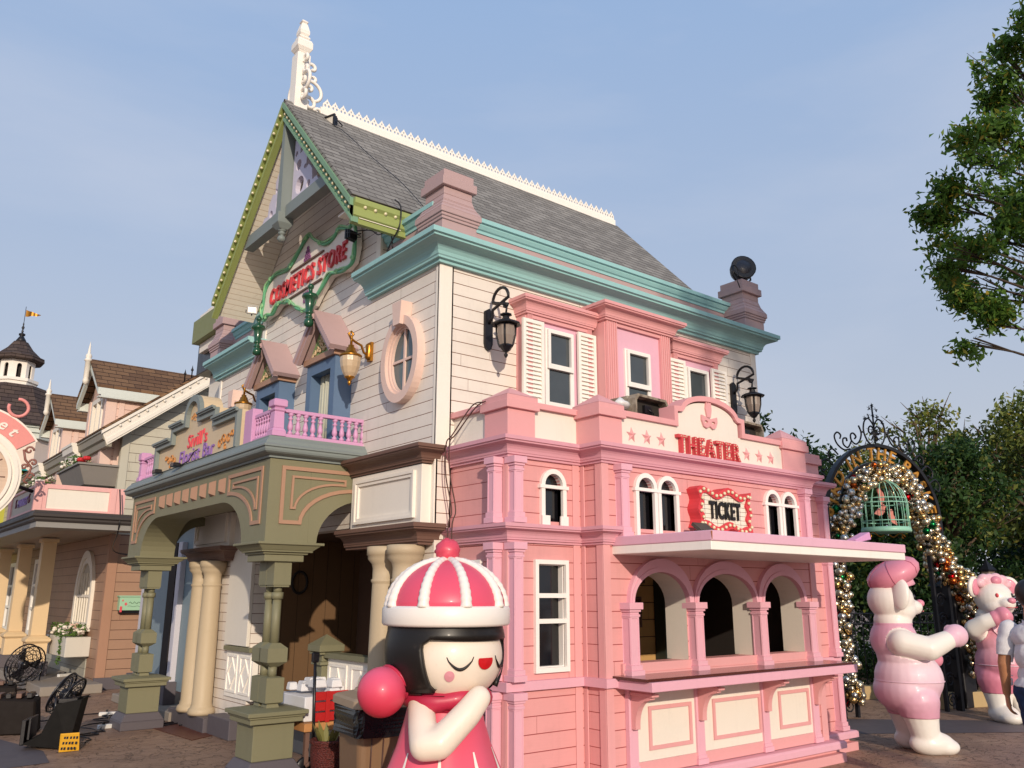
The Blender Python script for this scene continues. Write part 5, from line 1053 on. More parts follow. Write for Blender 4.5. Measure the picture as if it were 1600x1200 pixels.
b = MB(); b.box(GX-.02, GX-.001, 17.2, 21.5, .151, .72); b.build('dado_boards', siding('pale_grey_boards', '#a9a79b', '#5e5a52', .15, 0, .05), mk_)
# green letter box
t = thing('letter_box', 'pale green painted letter box on the brown boarded wall', 'letter box', (4.4, GY, 1.3))
b = MB(); b.box(4.18, 4.66, GY-.14, GY-.002, 1.33, 1.56); b.box(4.16, 4.68, GY-.16, GY-.002, 1.561, 1.585); b.build('box', paint('mint_paint', '#9cc3a4'), t, bevel=.004)
b = MB(); b.box(4.2, 4.64, GY-.10, GY-.002, 1.28, 1.329); b.build('shelf', MT['black'], t)
b = MB(); fr = F(GY-.14); b.shape(fr, [(4.26, 1.44), (4.285, 1.47), (4.31, 1.44), (4.285, 1.41)], (), .001, .008); b.shape(fr, [(4.215, 1.50), (4.23, 1.52), (4.245, 1.50), (4.23, 1.48)], (), .001, .008); b.box(4.19, 4.225, GY-.155, GY-.1401, 1.30, 1.40); b.build('heart_ornament', paint('coral_letter', '#d9505a'), t)
b = MB()
for i in range(14): x = 4.34+i*.022; b.tube([(x, GY-.143, 1.46+.02*math.sin(i*1.9)), (x+.02, GY-.143, 1.46+.02*math.sin(i*1.9+2))], .004, 4)
b.tube([(4.32+.02*i, GY-.143, 1.40+.008*math.sin(i)) for i in range(14)], .003, 4); b.build('painted_script', flat('dark_green_script', '#2c4a34'), t)
# flower boxes
MT['petal_w'] = paint('white_petals', '#e8ddd0'); MT['petal_p'] = paint('blush_petals', '#d9b3a2'); MT['petal_r'] = paint('red_petals', '#c0262a'); MT['leafy'] = paint('ivy_leaves', '#4f6b2c')
def flowers(t, x0, x1, y0, y1, z, n, cols, r=.05, hang=0, seed=1):
    random.seed(seed)
    for ci, (mn, frac) in enumerate(cols):
        b = MB()
        for i in range(int(n*frac)):
            p = Vector((random.uniform(x0, x1), random.uniform(y0, y1), z+random.uniform(0, .16))); rr = r*random.uniform(.6, 1.1)
            for k in range(7):
                a = k*2.4; d = Vector((math.cos(a), math.sin(a), random.uniform(-.3, .6)))*rr*.5; b.sphere(p+d, rr*.45, 6, (1, 1, .7))
        b.build('blossom_cluster', MT[mn], t)
    b = MB()
    for i in range(n*9):
        p = Vector((random.uniform(x0-.02, x1), random.uniform(y0, y1), z+random.uniform(-.04, .2))); d = Vector((random.uniform(-1, 1), random.uniform(-1, 1), random.uniform(-.3, 1))).normalized()*.05; s_ = d.orthogonal().normalized()*.016
        b.add([p-d, p+s_, p+d, p-s_], [(0, 1, 2, 3)])
    for i in range(hang):
        p = Vector((x0-.03+random.uniform(-.02, .03), y0+.3+random.uniform(-.06, .06), z-random.uniform(0, .5))); d = Vector((random.uniform(-1, 1), random.uniform(-1, 1), random.uniform(-1, .3))).normalized()*.04; s_ = d.orthogonal().normalized()*.018; b.add([p-d, p+s_, p+d, p-s_], [(0, 1, 2, 3)])
    b.build('leaves', MT['leafy'], t, recalc=False)
t = thing('flower_box', 'white wall planter of cream and blush roses below the arched window', 'planter', (3.8, 17.9, .6), group='planters on the market building')
b = MB(); b.box(3.55, GX-.001, 17.05, 18.75, .52, .86); b.box(3.53, GX-.002, 17.03, 18.77, .80, .861) if 0 else None; b.build('box', paint('white_planter', '#c9c4ba'), t, bevel=.01); flowers(t, 3.56, 3.9, 17.1, 18.7, .88, 44, (('petal_w', .6), ('petal_p', .4)), .085, 60, 2)
t = thing('flower_box', 'grey window planter with white and red flowers under the front dormer', 'planter', (3.4, 17.3, 3.7), group='planters on the market building')
b = MB(); b.hexa([(3.42, 16.55, 3.52), (GX-.001, 16.55, 3.52), (GX-.001, 18.1, 3.52), (3.42, 18.1, 3.52), (3.28, 16.45, 3.86), (GX-.001, 16.45, 3.86), (GX-.001, 18.2, 3.86), (3.28, 18.2, 3.86)]); b.box(3.25, GX-.002, 16.42, 18.23, 3.861, 3.90); b.build('box', paint('grey_planter', '#847e78'), t, bevel=.006); flowers(t, 3.28, 3.6, 16.9, 18.2, 3.92, 26, (('petal_w', .8),), .08, 0, 3)
random.seed(9); b = MB()
for p in ((3.35, 16.72, 3.98), (3.42, 16.6, 4.0), (3.4, 16.85, 3.95)):
    for k in range(7): a = k*.9; b.sphere((p[0]+.035*math.cos(a), p[1]+.035*math.sin(a), p[2]), .04, 6)
b.build('red_blossom', MT['petal_r'], t)
t = thing('flower_box', 'planter with dark foliage and pale flowers under the farther dormer', 'planter', (3.4, 20.9, 3.9), group='planters on the market building')
b = MB(); b.box(3.3, GX-.001, 20.1, 21.6, 3.55, 3.85); b.build('box', paint('grey_planter', '#847e78'), t, bevel=.006); flowers(t, 3.28, 3.6, 20.1, 21.6, 3.9, 22, (('petal_w', .5), ('petal_p', .3)), .08, 0, 5)
# teal awning glimpse and small gable ornament
t = thing('teal_kiosk_roof', 'teal roofed kiosk with yellow green wall glimpsed behind the pink balcony', 'kiosk', (2.9, 30, 0))
b = MB(); b.hexa([(1.9, 29, 5.25), (4.4, 29, 5.25), (4.4, 31, 5.25), (1.9, 31, 5.25), (2.2, 29.4, 5.6), (4.0, 29.4, 5.6), (4.0, 30.6, 5.6), (2.2, 30.6, 5.6)]); b.build('roof', paint('bright_teal', '#2c9a92'), t); b = MB(); b.box(2.0, 4.3, 29.2, 30.8, 0, 5.24); b.build('wall', paint('yellow_green_wall', '#a9a83e'), t)
# doorway bay between the buildings
t = thing('blue_doorway', 'blue grey panelled doorway bay with white posts between the two boarded buildings', 'doorway', (4.2, 13.4, 0))
b = MB(); b.box(4.10, 4.25, 11.8, 14.5, .30, 2.6); b.build('wall', paint('blue_grey_panel', '#7b8c94'), t)
for y in (11.95, 12.75, 14.40):
    b = MB(); b.box(4.02, 4.10, y-.08, y+.08, .35, 2.35); b.build('post', paint('lavender_white', '#c3c0c8'), t, bevel=.006)
b = MB(); b.box(4.045, 4.10, 12.95, 13.25, .35, 2.35); b.build('dark_reveal', MT['dark'], t)
for y0, y1 in ((12.60, 13.3), (14.0, 14.5)):
    b = MB(); b.box(3.93, 4.0999, y0, y1, .12, .42); b.build('plinth', MT['slate'], t, bevel=.006)
b = MB(); b.box(3.78, 4.6, 11.8, 14.6, 0, .12); b.build('step', MT['concrete'], t, bevel=.01)
b = MB(); b.box(4.0, 6, 11.8, 14.5, 2.601, 2.75); b.build('flat_roof', MT['greyblue'], t)
t = thing('roof_tank_box', 'black metal box on the parapet behind the left roof pillar', 'roof box', (4.25, 13.4, 2.76))
b = MB(); b.box(4.3, 4.9, 12.75, 13.7, 5.1, 5.62); b.build('box', MT['black'], t, bevel=.01); b = MB(); b.box(4.5, 4.7, 12.85, 13.6, 2.76, 5.099); b.build('stand', MT['cream'], t)
t = thing('roof_cresting', 'row of small black iron spikes on the far roof beside the brown dormer', 'iron cresting', (5.3, 16.4, 5.9))
b = MB(); b.tube([(4.9, 16.41, EZm+(4.9-EXm)*sl2+.06), (5.8, 16.41, EZm+(5.8-EXm)*sl2+.06)], .012, 6); b.build('rail', MT['iron'], t)
for i in range(7): b = MB(); b.lathe((4.94+i*.13, 16.41, EZm+(4.94+i*.13-EXm)*sl2+.04), [(.012, 0), (.012, .16), (.03, .18), (.012, .22), (.001, .28)], 8); b.build('spike', MT['iron'], t)
# ================================================================== TOWER
tw = thing('octagonal_tower', 'octagonal tower with dark shingle roof, white lantern cupola and gold pennant', 'tower', (4.2, 33.3, 0))
cx, cy = 4.25, 33.3
def octo(name, prof, mat, par=tw): b = MB(); b.lathe((cx, cy, 0), prof, 8, smooth=False); return b.build(name, mat, par)
octo('wall', [(2.0, 0), (2.0, 7.05)], paint('pale_plaster', '#e2cfc0')); octo('cornice', [(2.0, 7.051), (2.15, 7.06), (2.15, 7.25), (2.25, 7.26), (2.25, 7.42), (2.35, 7.43), (2.35, 7.5), (1.9, 7.52)], paint('white_blue_trim', '#c9cfc8'))
octo('roof', [(2.5, 7.50), (2.45, 7.56), (2.0, 7.95), (1.55, 8.55), (1.25, 9.10), (1.0, 9.12)], MT['shingledark'])
octo('lantern_base', [(.80, 9.0), (.80, 9.30), (.86, 9.31), (.86, 9.42), (.74, 9.43)], MT['white'])
b = MB(); r0 = .66
for i in range(8):
    a0 = 2*math.pi*(i+.5)/8; a1 = a0+2*math.pi/8; P0 = Vector((cx+r0*math.cos(a0), cy+r0*math.sin(a0), 0)); P1 = Vector((cx+r0*math.cos(a1), cy+r0*math.sin(a1), 0)); W = (P1-P0).length; ud = (P1-P0).normalized(); nd = Vector((ud.y, -ud.x, 0)); fr = (lambda P0, ud, nd: (lambda u, v, w: tuple(P0+ud*u+nd*w+Vector((0, 0, v)))))(P0, ud, nd)
    b.shape(fr, [(0, 9.431), (W, 9.431), (W, 10.12), (0, 10.12)], [[(W/2-.085, 9.46), (W/2+.085, 9.46)]+[(W/2+.085*math.cos(R(t)), 9.90+.09*math.sin(R(t))) for t in range(0, 181, 20)]], -.05, 0)
b.build('lantern_wall', MT['white'], tw)
octo('lantern_core', [(.45, 9.43), (.45, 10.1)], MT['dark'])
octo('lantern_roof', [(.92, 10.12), (.98, 10.16), (.96, 10.30), (.80, 10.36), (.5, 10.62), (.27, 10.92), (.18, 10.93)], MT['shingledark'])
b = MB(); b.lathe((cx, cy, 10.92), [(.17, 0), (.19, .06), (.10, .2), (.07, .24), (.12, .27), (.12, .33), (.05, .36), (.03, .40), (.05, .44), (.02, .48), (.06, .58), (.02, .66), (.03, .72), (.012, .78), (.01, 1.42)], 12); b.build('spire', MT['iron'], tw)
b = MB(); ang = R(-33); n_ = 10; vs = []
for i in range(n_+1):
    u = i/n_*.62; w_ = .04*math.sin(i*1.1); h = .125*(1-i/n_)+.01; p = Vector((cx+.02+u*math.cos(ang)-w_*math.sin(ang), cy+u*math.sin(ang)+w_*math.cos(ang), 12.08-u*.12)); vs += [p+Vector((0, 0, h)), p-Vector((0, 0, h))]
b.add(vs, [(2*i, 2*i+1, 2*i+3, 2*i+2) for i in range(n_)]); b.build('pennant', MT['gold'], tw)
tw.scale = (.87, .87, .945)
# ================================================================== CLOCK SIGN
ck = thing('market_clock_sign', 'round white ringed clock sign with pink Market banner, on scrolled iron bracket', 'sign', (1.45, 14.67, 3.3))
cc = Vector((1.40, 14.70, 3.32)); nrm = (Vector((0, 0, 1.6))-cc).normalized(); ur = Vector((0, 0, 1)).cross(nrm).normalized(); uu = nrm.cross(ur)
fk = lambda u, v, w: tuple(cc+ur*u+uu*v+nrm*w)
s_ = 12.4/1310
ring = lambda r, n=64: [(r*math.cos(2*math.pi*i/n), r*math.sin(2*math.pi*i/n)) for i in range(n)]
b = MB(); b.shape(fk, ring(78*s_), [ring(60*s_)], -.08, .06); b.shape(fk, ring(74*s_), [ring(68*s_)], .061, .08); b.shape(fk, ring(64*s_), [ring(59*s_)], .061, .09); b.build('ring', MT['white'], ck)
k = NT('clock_face'); g = k.noise(5, 5, .6, mapscale=(.4, .4, 6)); b = MB(); b.shape(fk, ring(59.5*s_), (), -.06, .01); b.build('clock_face', k.fin(k.mix(g, C('#d8c2ad'), C('#b39a8a')), .5), ck)
b = MB()
for i in range(12): a = i*math.pi/6; b.add([fk(r*math.cos(a+da)*s_, r*math.sin(a+da)*s_, .012) for r, da in ((46, -.02), (56, -.02), (56, .02), (46, .02))], [(0, 1, 2, 3)])
b.add([fk(x*s_, y*s_, .02) for x, y in ((-1.5, -5), (1.5, -5), (.8, 42), (-.8, 42))], [(0, 1, 2, 3)]); b.add([fk(x*s_, y*s_, .022) for x, y in ((-5, 1.5), (-5, -1.5), (30, -.8), (30, .8))], [(0, 1, 2, 3)]); b.build('hands_and_marks', flat('clock_marks', '#6b4a3c'), ck, recalc=False)
sect = lambda r0, r1, a0, a1, n=24: [(r1*s_*math.cos(R(a0+(a1-a0)*i/n)), r1*s_*math.sin(R(a0+(a1-a0)*i/n))) for i in range(n+1)]+[(r0*s_*math.cos(R(a1+(a0-a1)*i/n)), r0*s_*math.sin(R(a1+(a0-a1)*i/n))) for i in range(n+1)]
b = MB(); b.shape(fk, sect(76, 112, 33, 147), (), -.05, -.0); b.build('banner_border', MT['white'], ck)
b = MB(); b.shape(fk, sect(79.5, 109, 34.5, 145.5), (), .001, .02); b.build('banner', paint('banner_pink', '#e0908a'), ck)
b = MB()
for ch, a in zip('Market', (127, 107, 92, 78, 63.5, 52)): b.text(fk, ch, 93*s_*math.cos(R(a)), 93*s_*math.sin(R(a)), .24, .021, .03, off=.004, rot=R(a-90), shear=.25)
b.build('lettering', MT['white'], ck)
b = MB(); b.tube([fk((60+14*math.cos(R(a))*(1-max(0, a)/900))*s_, (112+14*math.sin(R(a))+0)*s_, .0) for a in range(-200, 120, 20)], .025, 7); b.build('pink_scroll', paint('banner_pink', '#e0908a'), ck)
b = MB(); b.tube([(1.9, 15.0, 2.9), (1.9, 15.0, 3.75)], .03, 8); b.tube([(1.45, 14.8, 3.3), (2.0, 15.1, 3.3), (2.42, 15.3, 3.2)], .03, 8); b.build('iron_pole', MT['iron'], ck)
b = MB()
for c, r0, sg in (((84, 45), 7, 1), ((92, 26), 6, -1), ((80, 18), 5, 1), ((90, 4), 6, 1)):
    b.tube([fk((c[0]+r0*(1-q/16)*math.cos(q*.55)*sg)*s_, (c[1]+r0*(1-q/16)*math.sin(q*.55))*s_, .01) for q in range(14)], .016, 6)
b.tube([fk(x*s_, y*s_, .01) for x, y in ((76, 46), (80, 30), (90, 18), (88, 8), (82, -4), (88, -8))], .018, 6); b.build('scroll_bracket', paint('rose_brown_iron', '#8a5a50', .5), ck)
# ================================================================== FIGURES
def remesh(mb, voxel, smooth=4, flat_z=None):
    """join the overlapping limbs of a figure into one continuous skin; returns (verts, faces)"""
    me = bpy.data.meshes.new('t'); me.from_pydata(mb.v, [], mb.f); bm = bmesh.new(); bm.from_mesh(me); bmesh.ops.recalc_face_normals(bm, faces=bm.faces); bm.to_mesh(me); bm.free()
    o = bpy.data.objects.new('t', me); COL.objects.link(o)
    m = o.modifiers.new('r', 'REMESH'); m.mode = 'VOXEL'; m.voxel_size = voxel
    if smooth: q = o.modifiers.new('s', 'SMOOTH'); q.factor = .5; q.iterations = smooth
    dg = bpy.context.evaluated_depsgraph_get(); dg.update(); ev = o.evaluated_get(dg); em = ev.to_mesh()
    vs = [v.co.copy() for v in em.vertices]; fs = [tuple(p.vertices) for p in em.polygons]; ev.to_mesh_clear(); bpy.data.objects.remove(o); bpy.data.meshes.remove(me)
    if flat_z is not None:
        for v in vs: v.z = max(v.z, flat_z)
    return vs, fs
def capsule(b, pts, rs, n=16):
    P = [Vector(p) for p in pts]; pp = []; rr = []
    for i in range(len(P)-1):
        for q in range(6): t = q/6; pp.append(P[i].lerp(P[i+1], t)); rr.append(rs[i]+(rs[i+1]-rs[i])*t)
    pp.append(P[-1]); rr.append(rs[-1]); b.tube(pp, rr, n)
    for p, r in zip(P, rs): b.sphere(p, r*.99, n)
def cutz(vs, fs, zs):
    me = bpy.data.meshes.new('t'); me.from_pydata(vs, [], fs); bm = bmesh.new(); bm.from_mesh(me)
    for z in zs: bmesh.ops.bisect_plane(bm, geom=bm.verts[:]+bm.edges[:]+bm.faces[:], plane_co=(0, 0, z), plane_no=(0, 0, 1), dist=1e-5)
    bm.verts.index_update(); v2 = [v.co.copy() for v in bm.verts]; f2 = [tuple(v.index for v in f.verts) for f in bm.faces]; bm.free(); bpy.data.meshes.remove(me); return v2, f2
def split_build(vs, fs, pred, names, mats, parent, inflate=.006):
    """one skin, and the painted garment as a thin shell over part of it"""
    b = MB(); b.add(vs, fs, True); body = b.build(names[0], mats[0], parent, local=True)
    sel = [f for f in fs if pred(sum((vs[i] for i in f), Vector())/len(f))]
    used = sorted({i for f in sel for i in f}); mp = {i: k for k, i in enumerate(used)}; nr = {i: body.data.vertices[i].normal for i in used}
    b = MB(); b.add([vs[i]+nr[i]*inflate for i in used], [tuple(mp[i] for i in f) for f in sel], True); g = b.build(names[1], mats[1], parent, local=True, recalc=False)
    so = g.modifiers.new('s', 'SOLIDIFY'); so.thickness = inflate*1.6; so.offset = -1
    return body, g
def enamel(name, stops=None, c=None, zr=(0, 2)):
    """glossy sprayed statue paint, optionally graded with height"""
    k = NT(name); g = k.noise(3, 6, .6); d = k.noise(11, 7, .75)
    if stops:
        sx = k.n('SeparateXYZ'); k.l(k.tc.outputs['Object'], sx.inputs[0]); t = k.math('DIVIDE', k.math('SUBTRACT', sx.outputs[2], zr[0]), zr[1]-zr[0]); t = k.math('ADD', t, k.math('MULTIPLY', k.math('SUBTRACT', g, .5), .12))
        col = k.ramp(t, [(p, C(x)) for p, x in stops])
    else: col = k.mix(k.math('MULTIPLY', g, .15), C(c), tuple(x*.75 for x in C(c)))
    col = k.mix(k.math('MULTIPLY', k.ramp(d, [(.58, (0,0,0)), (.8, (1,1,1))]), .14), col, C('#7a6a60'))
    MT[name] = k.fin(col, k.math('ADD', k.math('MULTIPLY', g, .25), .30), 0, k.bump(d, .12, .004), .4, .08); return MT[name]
enamel('bear_white', c='#e6e0d8'); enamel('bear_pink', c='#d8899c'); enamel('mitt_pink', c='#d98a9e')
enamel('romper_shade', [(0, '#cd93a8'), (.2, '#d8a9ba'), (.4, '#e1c3cf'), (.62, '#e4cdd6'), (.8, '#d8a8ba'), (1, '#cf96aa')], zr=(.35, 1.35))
enamel('romper_shade2', [(0, '#c9748a'), (.3, '#d28498'), (.55, '#d99dab'), (1, '#cf8294')], zr=(.35, 1.35))
def bear(kind):
    b = MB(); S = lambda c, r, rot=None: b.sphere(c, 1.0, 24, r, rot)
    if kind == 1: hc = Vector((-.10, 0, 1.56))
    else: hc = Vector((-.02, 0, 1.58))
    S(hc, (.245, .24, .225)); S(hc+Vector((.06, 0, -.10)), (.20, .21, .15)); S(hc+Vector((.21, 0, -.075)), (.135, .115, .085)); S(hc+Vector((.24, 0, -.11)), (.095, .09, .05))
    S((-.10, 0, 1.34), (.20, .20, .14)); S((-.11, 0, 1.14), (.235, .27, .24)); S((-.02, 0, .98), (.27, .29, .22)); S((.01, 0, .74), (.345, .335, .30)); S((-.03, 0, .62), (.33, .335, .25))
    for s_ in (-1, 1):
        capsule(b, [(-.0, s_*.15, .52), (.03, s_*.165, .30), (.05, s_*.17, .14)], [.225, .165, .135]); S((.10, s_*.175, .10), (.235, .15, .125)); S((.22, s_*.18, .07), (.16, .14, .09))
    if kind == 1: arms = [(-1, [(-.14, -.24, 1.12), (.10, -.34, 1.06), (.26, -.31, 1.12), (.36, -.29, 1.16)], [.135, .125, .108, .095]), (1, [(-.12, .24, 1.10), (.12, .32, .98), (.30, .26, .96)], [.13, .12, .10])]
    else: arms = [(-1, [(-.10, -.25, 1.13), (.02, -.40, 1.18), (.16, -.34, 1.27), (.25, -.24, 1.32)], [.13, .12, .10, .09]), (1, [(-.10, .25, 1.12), (.10, .36, 1.02), (.30, .30, 1.08)], [.13, .12, .10])]
    for s_, p, r in arms: capsule(b, p, r)
    vs, fs = remesh(b, .0135, 9, 0.0); vs, fs = cutz(vs, fs, (.36, 1.315))
    t = thing('bear_statue', 'white bear statue in pink romper and pink beret, seen from the side' if kind == 1 else 'white bear statue with pink bow and striped romper, facing the camera', 'statue', (0, 0, 0), 0, 'pink and white bear statues')
    ch = [(Vector(q), r) for _, p, r_ in arms for q, r in zip(p, r_)]
    def pred(c):
        if not (.36 < c.z < 1.315): return False
        for _, p, r_ in arms:
            for i in range(len(p)-1):
                a, e = Vector(p[i]), Vector(p[i+1]); q = max(0, min(1, (c-a).dot(e-a)/(e-a).length_squared)); d = (c-a.lerp(e, q)).length
                if d < (r_[i]+(r_[i+1]-r_[i])*q)*1.13 and abs(c.y) > .17: return False
        return True
    split_build(vs, fs, pred, ('body', 'romper'), (MT['bear_white'], MT['romper_shade' if kind == 1 else 'romper_shade2']), t)
    b = MB(); e = .352 if 0 else 0
    b.tube([(.01+.353*math.cos(R(a)), .343*math.sin(R(a)), .715) for a in range(0, 361, 12)], .006, 5, cap=False); b.build('waist_seam', MT['romper_shade'], t, local=True)
    for (s_, p, r_) in arms:      # mittens: palm, curled fingers as one lobe, thumb at the side
        q = Vector(p[-1]); d = (q-Vector(p[-2])).normalized(); m = MB(); c = q+d*.09
        m.sphere(c, .115, 16, (1.1, .85, 1.05)); m.sphere(c+d*.05+Vector((0, 0, -.03)), .085, 14, (1, .9, 1)); m.sphere(q+d*.03+Vector((0, -s_*.05, .075)), .05, 12, (1, 1, 1.2)); m.sphere(q, .1, 14)
        v2, f2 = remesh(m, .014, 4); m = MB(); m.add(v2, f2, True); m.build('mitten', MT['mitt_pink'] if not (kind == 1 and s_ == -1) else enamel('mitt_pale', c='#dcb3c3'), t, local=True)
    for s_ in (-1, 1):            # big dished ears
        eb = MB(); ec = hc+Vector((-.0, s_*.255, .06)) if kind == 1 else hc+Vector((-.03, s_*.27, .15)); rot = Matrix.Rotation(R(-s_*28), 3, 'Z') @ Matrix.Rotation(R(8), 3, 'Y')
        rr = (.055, .11, .17) if kind == 1 else (.05, .15, .145)
        eb.sphere(ec, 1, 20, rr, rot); v2, f2 = remesh(eb, .012, 2); eb = MB(); eb.add(v2, f2, True); eo = eb.build('ear', MT['bear_white'], t, local=True)
        eb = MB(); eb.sphere(ec+rot @ Vector((.034, 0, 0)), 1, 18, (.03, rr[1]*.74, rr[2]*.78), rot); eb.build('inner_ear', enamel('ear_pink', c='#cf9db0') if kind == 1 else MT['mitt_pink'], eo, local=True)
    nb = MB(); nb.sphere(hc+Vector((.325, 0, -.035)), 1, 14, (.045, .055, .042)); nb.build('nose', MT['bear_pink'], t, local=True)
    mb_ = MB(); mb_.tube([tuple(hc+Vector((.325-.9*y*y*1.6, y, -.125+1.2*y*y))) for y in [(-.085+.017*i) for i in range(11)]], .006, 5); mb_.build('mouth', flat('mouth_red', '#b23a4a', .4), t, local=True)
    for s_ in (-1, 1):
        eb = MB(); ey = hc+Vector((.205, s_*.115, .035)); eb.sphere(ey, 1, 12, (.022, .022, .03)); eo = eb.build('eye', MT['redletter'] if s_ < 0 and kind == 2 else MT['black'], t, local=True)
    if kind == 1:                 # beret
        b = MB(); rot = Matrix.Rotation(R(-27), 3, 'Y')
        b.lathe((-.02, 0, 1.80), [(.02, -.06), (.17, -.07), (.22, -.06), (.275, -.015), (.30, .045), (.28, .11), (.22, .155), (.14, .185), (.06, .198), (.005, .20)], 36, mat=rot); bo = b.build('beret', MT['bear_pink'], t, local=True)
        b = MB(); b.lathe((-.04, 0, 1.72), [(.205, -.03), (.215, -.02), (.20, .05)], 32, mat=Matrix.Rotation(R(-12), 3, 'Y')); b.build('beret_band', enamel('band_pink', c='#dd9fb0'), bo, local=True)
        for a in range(0, 360, 60):
            b = MB(); b.tube([Vector((-.02, 0, 1.80))+rot @ Vector((r*math.cos(R(a)), r*math.sin(R(a)), z)) for r, z in ((.02, .201), (.14, .188), (.22, .157), (.282, .112), (.302, .045), (.277, -.014))], .004, 4); b.build('beret_seam', enamel('seam_pink', c='#b8607a'), bo, local=True)
    else:                         # ruffled bow, braces stripes
        b = MB()
        for y, z, r in ((-.20, .20, .075), (-.13, .25, .09), (-.04, .27, .07), (.06, .27, .08), (.15, .24, .085), (.22, .18, .07), (-.06, .20, .09), (.10, .20, .08)): b.sphere(hc+Vector((.02, y, z)), r, 14, (.8, 1, .85))
        v2, f2 = remesh(b, .014, 2); b = MB(); b.add(v2, f2, True); bo = b.build('bow', enamel('bow_pink', c='#e3b4be'), t, local=True); b = MB(); b.sphere(hc+Vector((.09, .0, .23)), .07, 14, (.8, 1.1, .9)); b.build('bow_knot', MT['bear_pink'], bo, local=True)
        for y in (-.14, .0, .14):
            b = MB(); b.add([v for i in range(9) for v in [(.0, 0, 0)]*0 or [Vector((.0, 0, 0))]][:0], []); rows = []
            for i in range(12):
                z = .74+i*.045; 
                # front surface radius of torso at this height
                best = 0
                for c_, r_ in (((-.11, 1.14), (.235, .27, .24)), ((-.02, .98), (.27, .29, .22)), ((.01, .74), (.345, .335, .30)), ((-.10, 1.34), (.20, .20, .14))):
                    for yy in (y,):
                        k_ = 1-((z-c_[1])/r_[2])**2-(yy/r_[1])**2
                        if k_ > 0: best = max(best, c_[0]+r_[0]*math.sqrt(k_))
                rows.append((best+.013, z))
            for i in range(11):
                (xa, za), (xb, zb) = rows[i], rows[i+1]; b.add([(xa, y-.033, za), (xa, y+.033, za), (xb, y+.033, zb), (xb, y-.033, zb)], [(0, 1, 2, 3)])
            o = b.build('romper_stripe', enamel('stripe_pale', c='#e2bcc6'), t, local=True, recalc=False); so = o.modifiers.new('s', 'SOLIDIFY'); so.thickness = .006
    return t
t = bear(1); t.location = (9.40, 4.82, 0); t.rotation_euler = (0, 0, R(-38))
t = bear(2); t.location = (12.60, 5.12, 0); t.rotation_euler = (0, 0, R(-117))

# ---------------- girl statue
gt = thing('girl_statue', 'pink girl statue with black bob, closed eyes and striped bobble hat beside the pink theater', 'statue', (0, 0, 0))
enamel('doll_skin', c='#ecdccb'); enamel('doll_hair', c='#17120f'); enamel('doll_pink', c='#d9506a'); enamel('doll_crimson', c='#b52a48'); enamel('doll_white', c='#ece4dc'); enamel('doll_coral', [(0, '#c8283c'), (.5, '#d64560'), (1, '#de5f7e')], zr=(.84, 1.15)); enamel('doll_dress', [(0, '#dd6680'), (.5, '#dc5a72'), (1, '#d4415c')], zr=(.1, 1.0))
D = gt
b = MB(); b.sphere((0, -.035, 1.19), 1, 40, (.352, .352, .30)); b.sphere((0, -.04, 1.08), 1, 32, (.27, .29, .12)); v2, f2 = remesh(b, .018, 6)
b = MB(); b.add(v2, f2, True); head = b.build('head', MT['doll_skin'], D, local=True)
def skinpt(az, z, lift=0.0):      # on the front of the face, az from -Y towards +X
    k_ = max(0, 1-((z-1.19)/.30)**2); r = .352*math.sqrt(k_)+lift
    if z < 1.12:
        k2 = max(0, 1-((z-1.08)/.12)**2); r2 = .285*math.sqrt(k2)+lift; r = max(r, r2)
    return Vector((r*math.sin(R(az)), -.037-r*math.cos(R(az)), z))
# hair: bob with fringe, parametric shell
def hairr(z): return .405*math.sqrt(max(.01, 1-((z-1.22)/.46)**2))
NA = 72; NF = 20; z0h, z1h, zf = .985, 1.44, 1.305; vs = []; fs = []
zl = [z0h+(zf-z0h)*i/10 for i in range(11)]; zu = [zf+(z1h-zf)*i/5 for i in range(1, 6)]
def ha(z): return 50+13*max(0, (z-z0h)/(zf-z0h))**.45-(9*((z-(zf-.05))/.05)**2 if z > zf-.05 else 0)
af = ha(zf); hp = lambda th, z: (hairr(z)*math.sin(R(th)), -hairr(z)*math.cos(R(th))*.97, z)
for z in zl+zu:
    a_ = ha(z) if z <= zf else af
    for i in range(NA+1): vs.append(hp(a_+(360-2*a_)*i/NA, z))
nz_ = len(zl+zu)
for j in range(nz_-1):
    for i in range(NA): fs.append((j*(NA+1)+i, j*(NA+1)+i+1, (j+1)*(NA+1)+i+1, (j+1)*(NA+1)+i))
o_ = len(vs)
for j, z in enumerate([zf]+zu):
    for i in range(NF+1):
        th = -af+2*af*i/NF; p = hp(th, z); sag = -.014*math.cos(math.pi*th/(2*af)) if j == 0 else 0; vs.append((p[0], p[1], p[2]+sag))
for j in range(len(zu)):
    for i in range(NF): fs.append((o_+j*(NF+1)+i, o_+j*(NF+1)+i+1, o_+(j+1)*(NF+1)+i+1, o_+(j+1)*(NF+1)+i))
b = MB(); b.add(vs, fs, True); h = b.build('hair', MT['doll_hair'], D, local=True, recalc=False)
bm = bmesh.new(); bm.from_mesh(h.data); bmesh.ops.remove_doubles(bm, verts=bm.verts, dist=.0008); bmesh.ops.recalc_face_normals(bm, faces=bm.faces); bm.to_mesh(h.data); bm.free()
so = h.modifiers.new('s', 'SOLIDIFY'); so.thickness = .035; so.offset = -1 if h.data.polygons[0].normal.dot(h.data.polygons[0].center-Vector((0, 0, 1.2))) > 0 else 1
b = MB(); b.lathe((0, 0, .965), [(.03, 0), (.31, .0), (.335, .02), (.32, .04), (.03, .05)], 40) ; 
# underside only behind the face
v2 = [v for v in b.v]; keep = [f for f in b.f if sum(v2[i][1] for i in f)/len(f) > -.12]; b2 = MB(); b2.add(v2, keep, True); b2.build('hair_ends', MT['doll_hair'], D, local=True)
